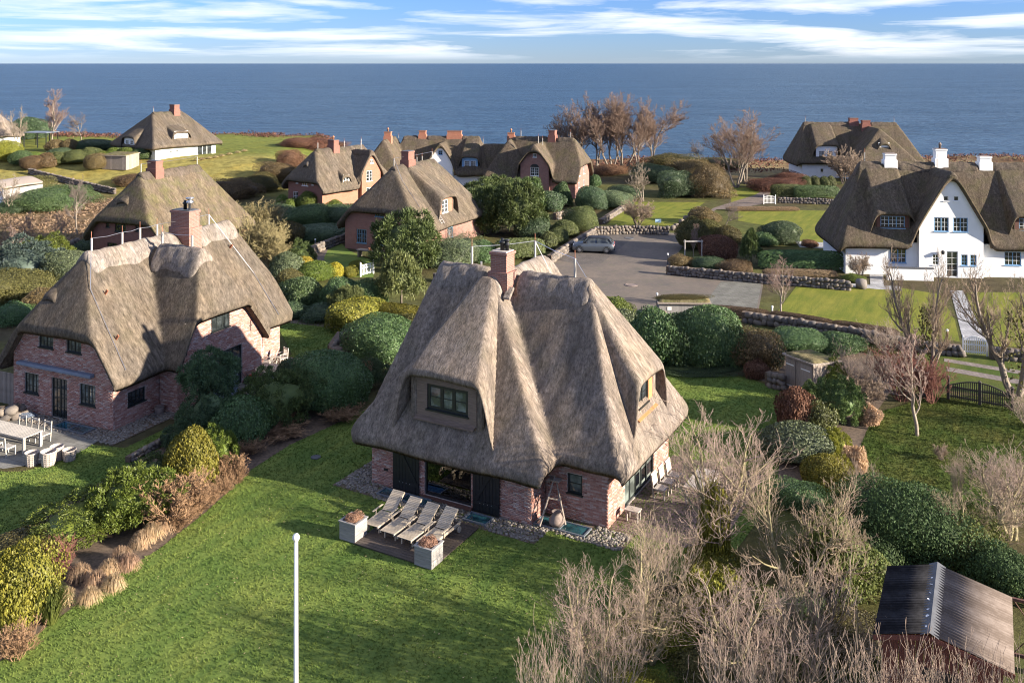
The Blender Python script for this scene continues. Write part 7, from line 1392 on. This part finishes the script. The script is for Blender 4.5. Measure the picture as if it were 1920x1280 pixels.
# ------------------------------------------------------------------ gates
def gate(name, p0, p1, hgt, arch, mat, label, n=11, leaves=1, pw=0.1, sag=False):
    p0, p1 = Vector(p0), Vector(p1); d = p1 - p0; L = d.length; r = empty(name, p0, math.atan2(d.y, d.x), label, 'gate')
    for k in range(leaves + 1): x = L * k / leaves; MB().box(x - pw / 2, x + pw / 2, -pw / 2, pw / 2, 0, hgt + 0.12).build('post', M[mat], r); MB().lathe([(pw * 0.7, hgt + 0.121), (pw * 0.3, hgt + 0.17), (0, hgt + 0.2)], 8, (x, 0)).build('post_cap', M[mat], r)
    for l in range(leaves):
        x0, x1 = L * l / leaves + pw / 2 + 0.02, L * (l + 1) / leaves - pw / 2 - 0.02
        def top(f): return hgt + arch * (math.sin(math.pi * f) if not sag else (math.sin(math.pi / 2 * f) if l == 0 else math.cos(math.pi / 2 * f)) - 0.6) - 0.1
        for k in range(n): f = (k + 0.5) / n; x = x0 + (x1 - x0) * f; MB().box(x - 0.026, x + 0.026, -0.012, 0.012, 0.1, top(f)).build('picket', M[mat], r)
        for zz in (0.16, 0.62 * hgt): MB().box(x0, x1, 0.014, 0.045, zz, zz + 0.07).build('rail', M[mat], r)
        mb = MB()
        for k in range(10): mb.bar((x0 + (x1 - x0) * k / 10, 0, top(k / 10) + 0.02), (x0 + (x1 - x0) * (k + 1) / 10, 0, top((k + 1) / 10) + 0.02), 0.06, 0.05)
        mb.build('top_rail', M[mat], r)
gate('garden_gate', G(1806, 664), G(1851, 668), 0.95, 0.25, 'white_paint', 'white arched picket gate at the lane in front of the white house', 10)
gate('garden_gate', G(1432, 383), G(1454, 383), 1.0, 0.15, 'white_paint', 'little white gate on the footpath below the shore house', 8)
gate('garden_gate', G(676, 519), G(700, 513), 1.0, 0.0, 'white_paint', 'little white gate standing open near the big dark pine', 8)
gate('field_gate', G(1778, 748), G(1898, 770), 1.05, 0.35, 'black_wood', 'black double-leaf picket gate into the rough garden', 13, 2, 0.14, True)
# ------------------------------------------------------------------ small street furniture
def post_light(u, v, hgt, label, mat='zinc'):
    r = empty('bollard_light', G(u, v), 0, label, 'bollard light'); MB().tube([(0, 0, 0), (0, 0, hgt)], 0.05, 10).build('post', M[mat], r); MB().lathe([(0.075, hgt), (0.075, hgt + 0.1), (0.03, hgt + 0.14), (0, hgt + 0.14)], 10).build('head', M['white_paint'], r)
post_light(591, 462, 0.6, 'upper small light at the curved garden path'); post_light(587, 492, 0.6, 'lower small light at the curved garden path'); post_light(1776, 645, 0.8, 'brown post light left of the path to the white house', 'brown_wood'); post_light(1448, 590, 0.5, 'white post light beside the slender bare tree', 'white_paint'); post_light(1616, 538, 0.5, 'white-topped post at the pale path')
post_light(1252, 497, 0.9, 'lamp on the corner of the parking wall', 'slate'); post_light(1318, 592, 1.2, 'white house-number post at the right end of the bin store', 'white_paint'); post_light(1232, 590, 1.4, 'lamp at the left end of the bin store', 'slate')
r = empty('sign', G(1234, 424), 0, 'small pale blue sign on a short post at the edge of the lawn', 'sign'); MB().tube([(0, 0, 0), (0, 0, 0.5)], 0.025, 6).build('post', M['steel'], r); MB().box(-0.32, 0.32, -0.03, 0.0, 0.38, 0.75).build('board', M['sign_blue'], r)
# staked sapling supports
x, y, z = G(1300, 490); r = empty('tree_stakes', (x, y, 0), 0, 'two stakes with crossbar holding the sapling by the parking court', 'stakes')
for k in (-0.75, 0.75): MB().tube([(k, 0, 0), (k, 0, 1.9)], 0.05, 7).build('stake', M['post_wood'], r)
MB().box(-0.85, 0.85, -0.03, 0.03, 1.72, 1.82).build('crossbar', M['post_wood'], r)
# bench by the middle house
x, y, z = G(667, 482); r = empty('garden_bench', (x, y, 0), R(-25), 'dark wooden bench table outside the house with the ladder', 'bench'); MB().box(0, 2.6, 0, 0.7, 0.62, 0.68).build('top', M['weathered_wood'], r)
for q in (0.15, 2.35): MB().box(q, q + 0.1, 0.05, 0.65, 0, 0.62).build('leg', M['weathered_wood'], r)
o = MB().lathe([(0, 0), (0.14, 0), (0.17, 0.25), (0, 0.24)], 10).build('plant_pot', M['terracotta']); o.location = tuple(r.matrix_world @ Vector((0, 0, 0))) ; o.location = (x + 1.35, y - 0.4, 0.68); tag(o, 'small pot standing on the bench table', 'pot')
# low white wall and hooded sculpture
p_ = WH.root.location; ca_, sa_ = math.cos(R(-6)), math.sin(R(-6))
def hw_(a, b): return (p_.x + a * ca_ - b * sa_, p_.y + a * sa_ + b * ca_, 0)
r = empty('garden_wall', hw_(-0.6, -1.9), R(-6), 'low white garden wall with dark coping before the white gabled house', 'wall'); MB().box(0, 3.6, 0, 0.3, 0, 0.95).build('wall_body', M['white_wall'], r); MB().box(-0.04, 3.64, -0.04, 0.34, 0.951, 1.02).build('coping', M['slate'], r)
x, y, z = G(1291, 362); r = empty('garden_sculpture', (x, y, 0), 0, 'pale hooded basket chair with yellow cushion beside the tall trees', 'beach chair'); mb = MB().prism([(-0.6, 0), (0.6, 0), (0.6, 0.9), (-0.6, 0.9)], 0.1, 0.6); mb.build('base', M['white_wood'], r, bevel=0.05)
MB().bar((0, 0.8, 0.6), (0, 0.5, 1.7), 1.2, 0.12, (0, 1, 0)).build('hood', M['lead_blue'], r); MB().box(-0.5, 0.5, 0.05, 0.7, 0.602, 0.72).build('cushion', M['leaf_yellow'], r)
for s_ in (-0.62, 0.58): MB().box(s_, s_ + 0.05, 0.05, 0.85, 0.602, 1.45).build('side_panel', M['white_wood'], r)
# glass pavilion on the left shore
x, y, z = G(45, 276); r = empty('glass_pavilion', (x, y, z), R(-10), 'open dark-framed pavilion beside the house at the left edge', 'pavilion')
for q in (0, 2.6, 4.2):
    for yy_ in (0, 3.0): MB().box(q - 0.06, q + 0.06, yy_ - 0.06, yy_ + 0.06, -0.3, 2.4).build('post', M['black_paint'], r)
MB().box(-0.2, 4.4, -0.2, 3.2, 2.402, 2.52).build('roof', M['zinc'], r)
# ------------------------------------------------------------------ car
x, y, z = G(1113, 472); r = empty('parked_car', (x, y, 0.018), R(180 - 9), 'small grey two-door hatchback with dark roof parked on the court', 'car')
def loft(name, secs, mat, parent, smooth=True):
    n_ = len(secs[0][1]); V = [(xx, py, pz) for xx, prof in secs for py, pz in prof]; Fq = []
    for i in range(len(secs) - 1):
        for k in range(n_ - 1): a = i * n_ + k; Fq.append((a, a + n_, a + n_ + 1, a + 1))
    Fq.append(tuple(range(n_))); Fq.append(tuple(reversed(range((len(secs) - 1) * n_, len(secs) * n_)))); return obj(name, mesh(name, V, Fq, M[mat], smooth), parent)
def prof(hw, z0, z1, sh): return [(-hw * 0.96, z0), (-hw, z0 + 0.12), (-hw, (z0 + z1) / 2), (-hw * 0.97, z1 - sh), (-hw * 0.86, z1), (hw * 0.86, z1), (hw * 0.97, z1 - sh), (hw, (z0 + z1) / 2), (hw, z0 + 0.12), (hw * 0.96, z0)]
body = loft('body', [(1.93, prof(0.68, 0.32, 0.62, 0.1)), (1.85, prof(0.78, 0.24, 0.74, 0.1)), (1.5, prof(0.84, 0.22, 0.84, 0.1)), (1.0, prof(0.86, 0.22, 0.91, 0.08)), (0.2, prof(0.86, 0.2, 0.95, 0.08)), (-0.8, prof(0.86, 0.2, 0.97, 0.08)), (-1.5, prof(0.85, 0.22, 0.97, 0.08)), (-1.82, prof(0.80, 0.26, 0.92, 0.1)), (-1.92, prof(0.72, 0.32, 0.85, 0.12))], 'car_paint', r)
def gh(hw0, hw1, z0, z1): return [(-hw0, z0), (-hw1, z1 - 0.05), (-hw1 * 0.9, z1), (hw1 * 0.9, z1), (hw1, z1 - 0.05), (hw0, z0)]
loft('greenhouse', [(0.95, gh(0.78, 0.76, 0.86, 0.94)), (0.45, gh(0.80, 0.66, 0.9, 1.34)), (0.2, gh(0.80, 0.66, 0.92, 1.375)), (-1.1, gh(0.80, 0.66, 0.94, 1.37)), (-1.45, gh(0.80, 0.64, 0.94, 1.31)), (-1.78, gh(0.74, 0.72, 0.9, 0.97))], 'glass', r)
loft('roof_panel', [(0.48, [(-0.60, 1.34), (-0.55, 1.365), (0.55, 1.365), (0.60, 1.34)]), (0.2, [(-0.655, 1.345), (-0.58, 1.395), (0.58, 1.395), (0.655, 1.345)]), (-1.1, [(-0.655, 1.345), (-0.58, 1.392), (0.58, 1.392), (0.655, 1.345)]), (-1.52, [(-0.62, 1.29), (-0.56, 1.33), (0.56, 1.33), (0.62, 1.29)])], 'car_black', r)
for sgn in (-1, 1):
    for (xa, za, xb, zb) in ((0.93, 0.92, 0.42, 1.34), (-0.38, 0.95, -0.38, 1.35), (-1.76, 0.95, -1.42, 1.3)): MB().bar((xa, sgn * 0.80, za), (xb, sgn * 0.675, zb), 0.05, 0.06).build('pillar', M['car_black'], r)
    MB().box(0.55, 0.72, sgn * 0.86, sgn * 1.0, 0.92, 1.04).build('mirror', M['car_black'], r, bevel=0.03) if sgn > 0 else MB().box(0.55, 0.72, -1.0, -0.86, 0.92, 1.04).build('mirror', M['car_black'], r, bevel=0.03)
    hl = MB(); hl.M = Matrix.Translation((1.80, sgn * 0.58, 0.68)) @ Matrix.Rotation(R(80), 4, 'Y'); hl.lathe([(0.0, 0.06), (0.13, 0.05), (0.15, 0.0)], 14).build('headlight', M['lamp_clear'], r)
    MB().box(-1.935, -1.86, sgn * 0.66 - 0.1, sgn * 0.66 + 0.1, 0.66, 0.86).build('tail_light', M['lamp_red'], r, bevel=0.02)
    for xx in (1.24, -1.24):
        wr = empty('wheel', (xx, sgn * 0.76, 0.31)); wr.parent = r; wr.rotation_euler = (R(90), 0, 0)
        MB().lathe([(0.21, -0.1), (0.29, -0.1), (0.315, -0.06), (0.315, 0.06), (0.29, 0.1), (0.21, 0.1)], 22).build('tyre', M['tyre'], wr)
        rm_ = MB().lathe([(0.215, -0.06), (0.205, 0.07), (0.19, 0.06), (0.19, -0.05)], 22); 
        for k in range(8): an = k * math.pi / 4; rm_.bar((0, 0, -0.085 * sgn), (0.2 * math.cos(an), 0.2 * math.sin(an), -0.075 * sgn), 0.05, 0.02)
        rm_.build('rim', M['rim'], wr)
        am = MB(); am.M = Matrix.Translation((xx, sgn * 0.86, 0.31)) @ Matrix.Rotation(R(90), 4, 'X')
        am.add([(q * math.cos(R(a)), q * math.sin(R(a)), zz) for zz in (-0.012, 0.012) for q in (0.33, 0.385) for a in range(-10, 191, 20)], [(i, i + 1, 12 + i - 1 + 0, 11 + i) for i in range(10)] + [(22 + i + 1, 22 + i, 33 + i, 33 + i + 1) for i in range(10)]).build('wheel_arch', M['car_black'], r)
MB().box(-1.99, -1.9, -0.7, 0.7, 0.3, 0.48).box(1.88, 1.97, -0.6, 0.6, 0.3, 0.45).build('bumper', M['car_black'], r, bevel=0.03)
MB().box(-1.945, -1.93, -0.26, 0.26, 0.6, 0.71).build('number_plate', M['white_paint'], r)
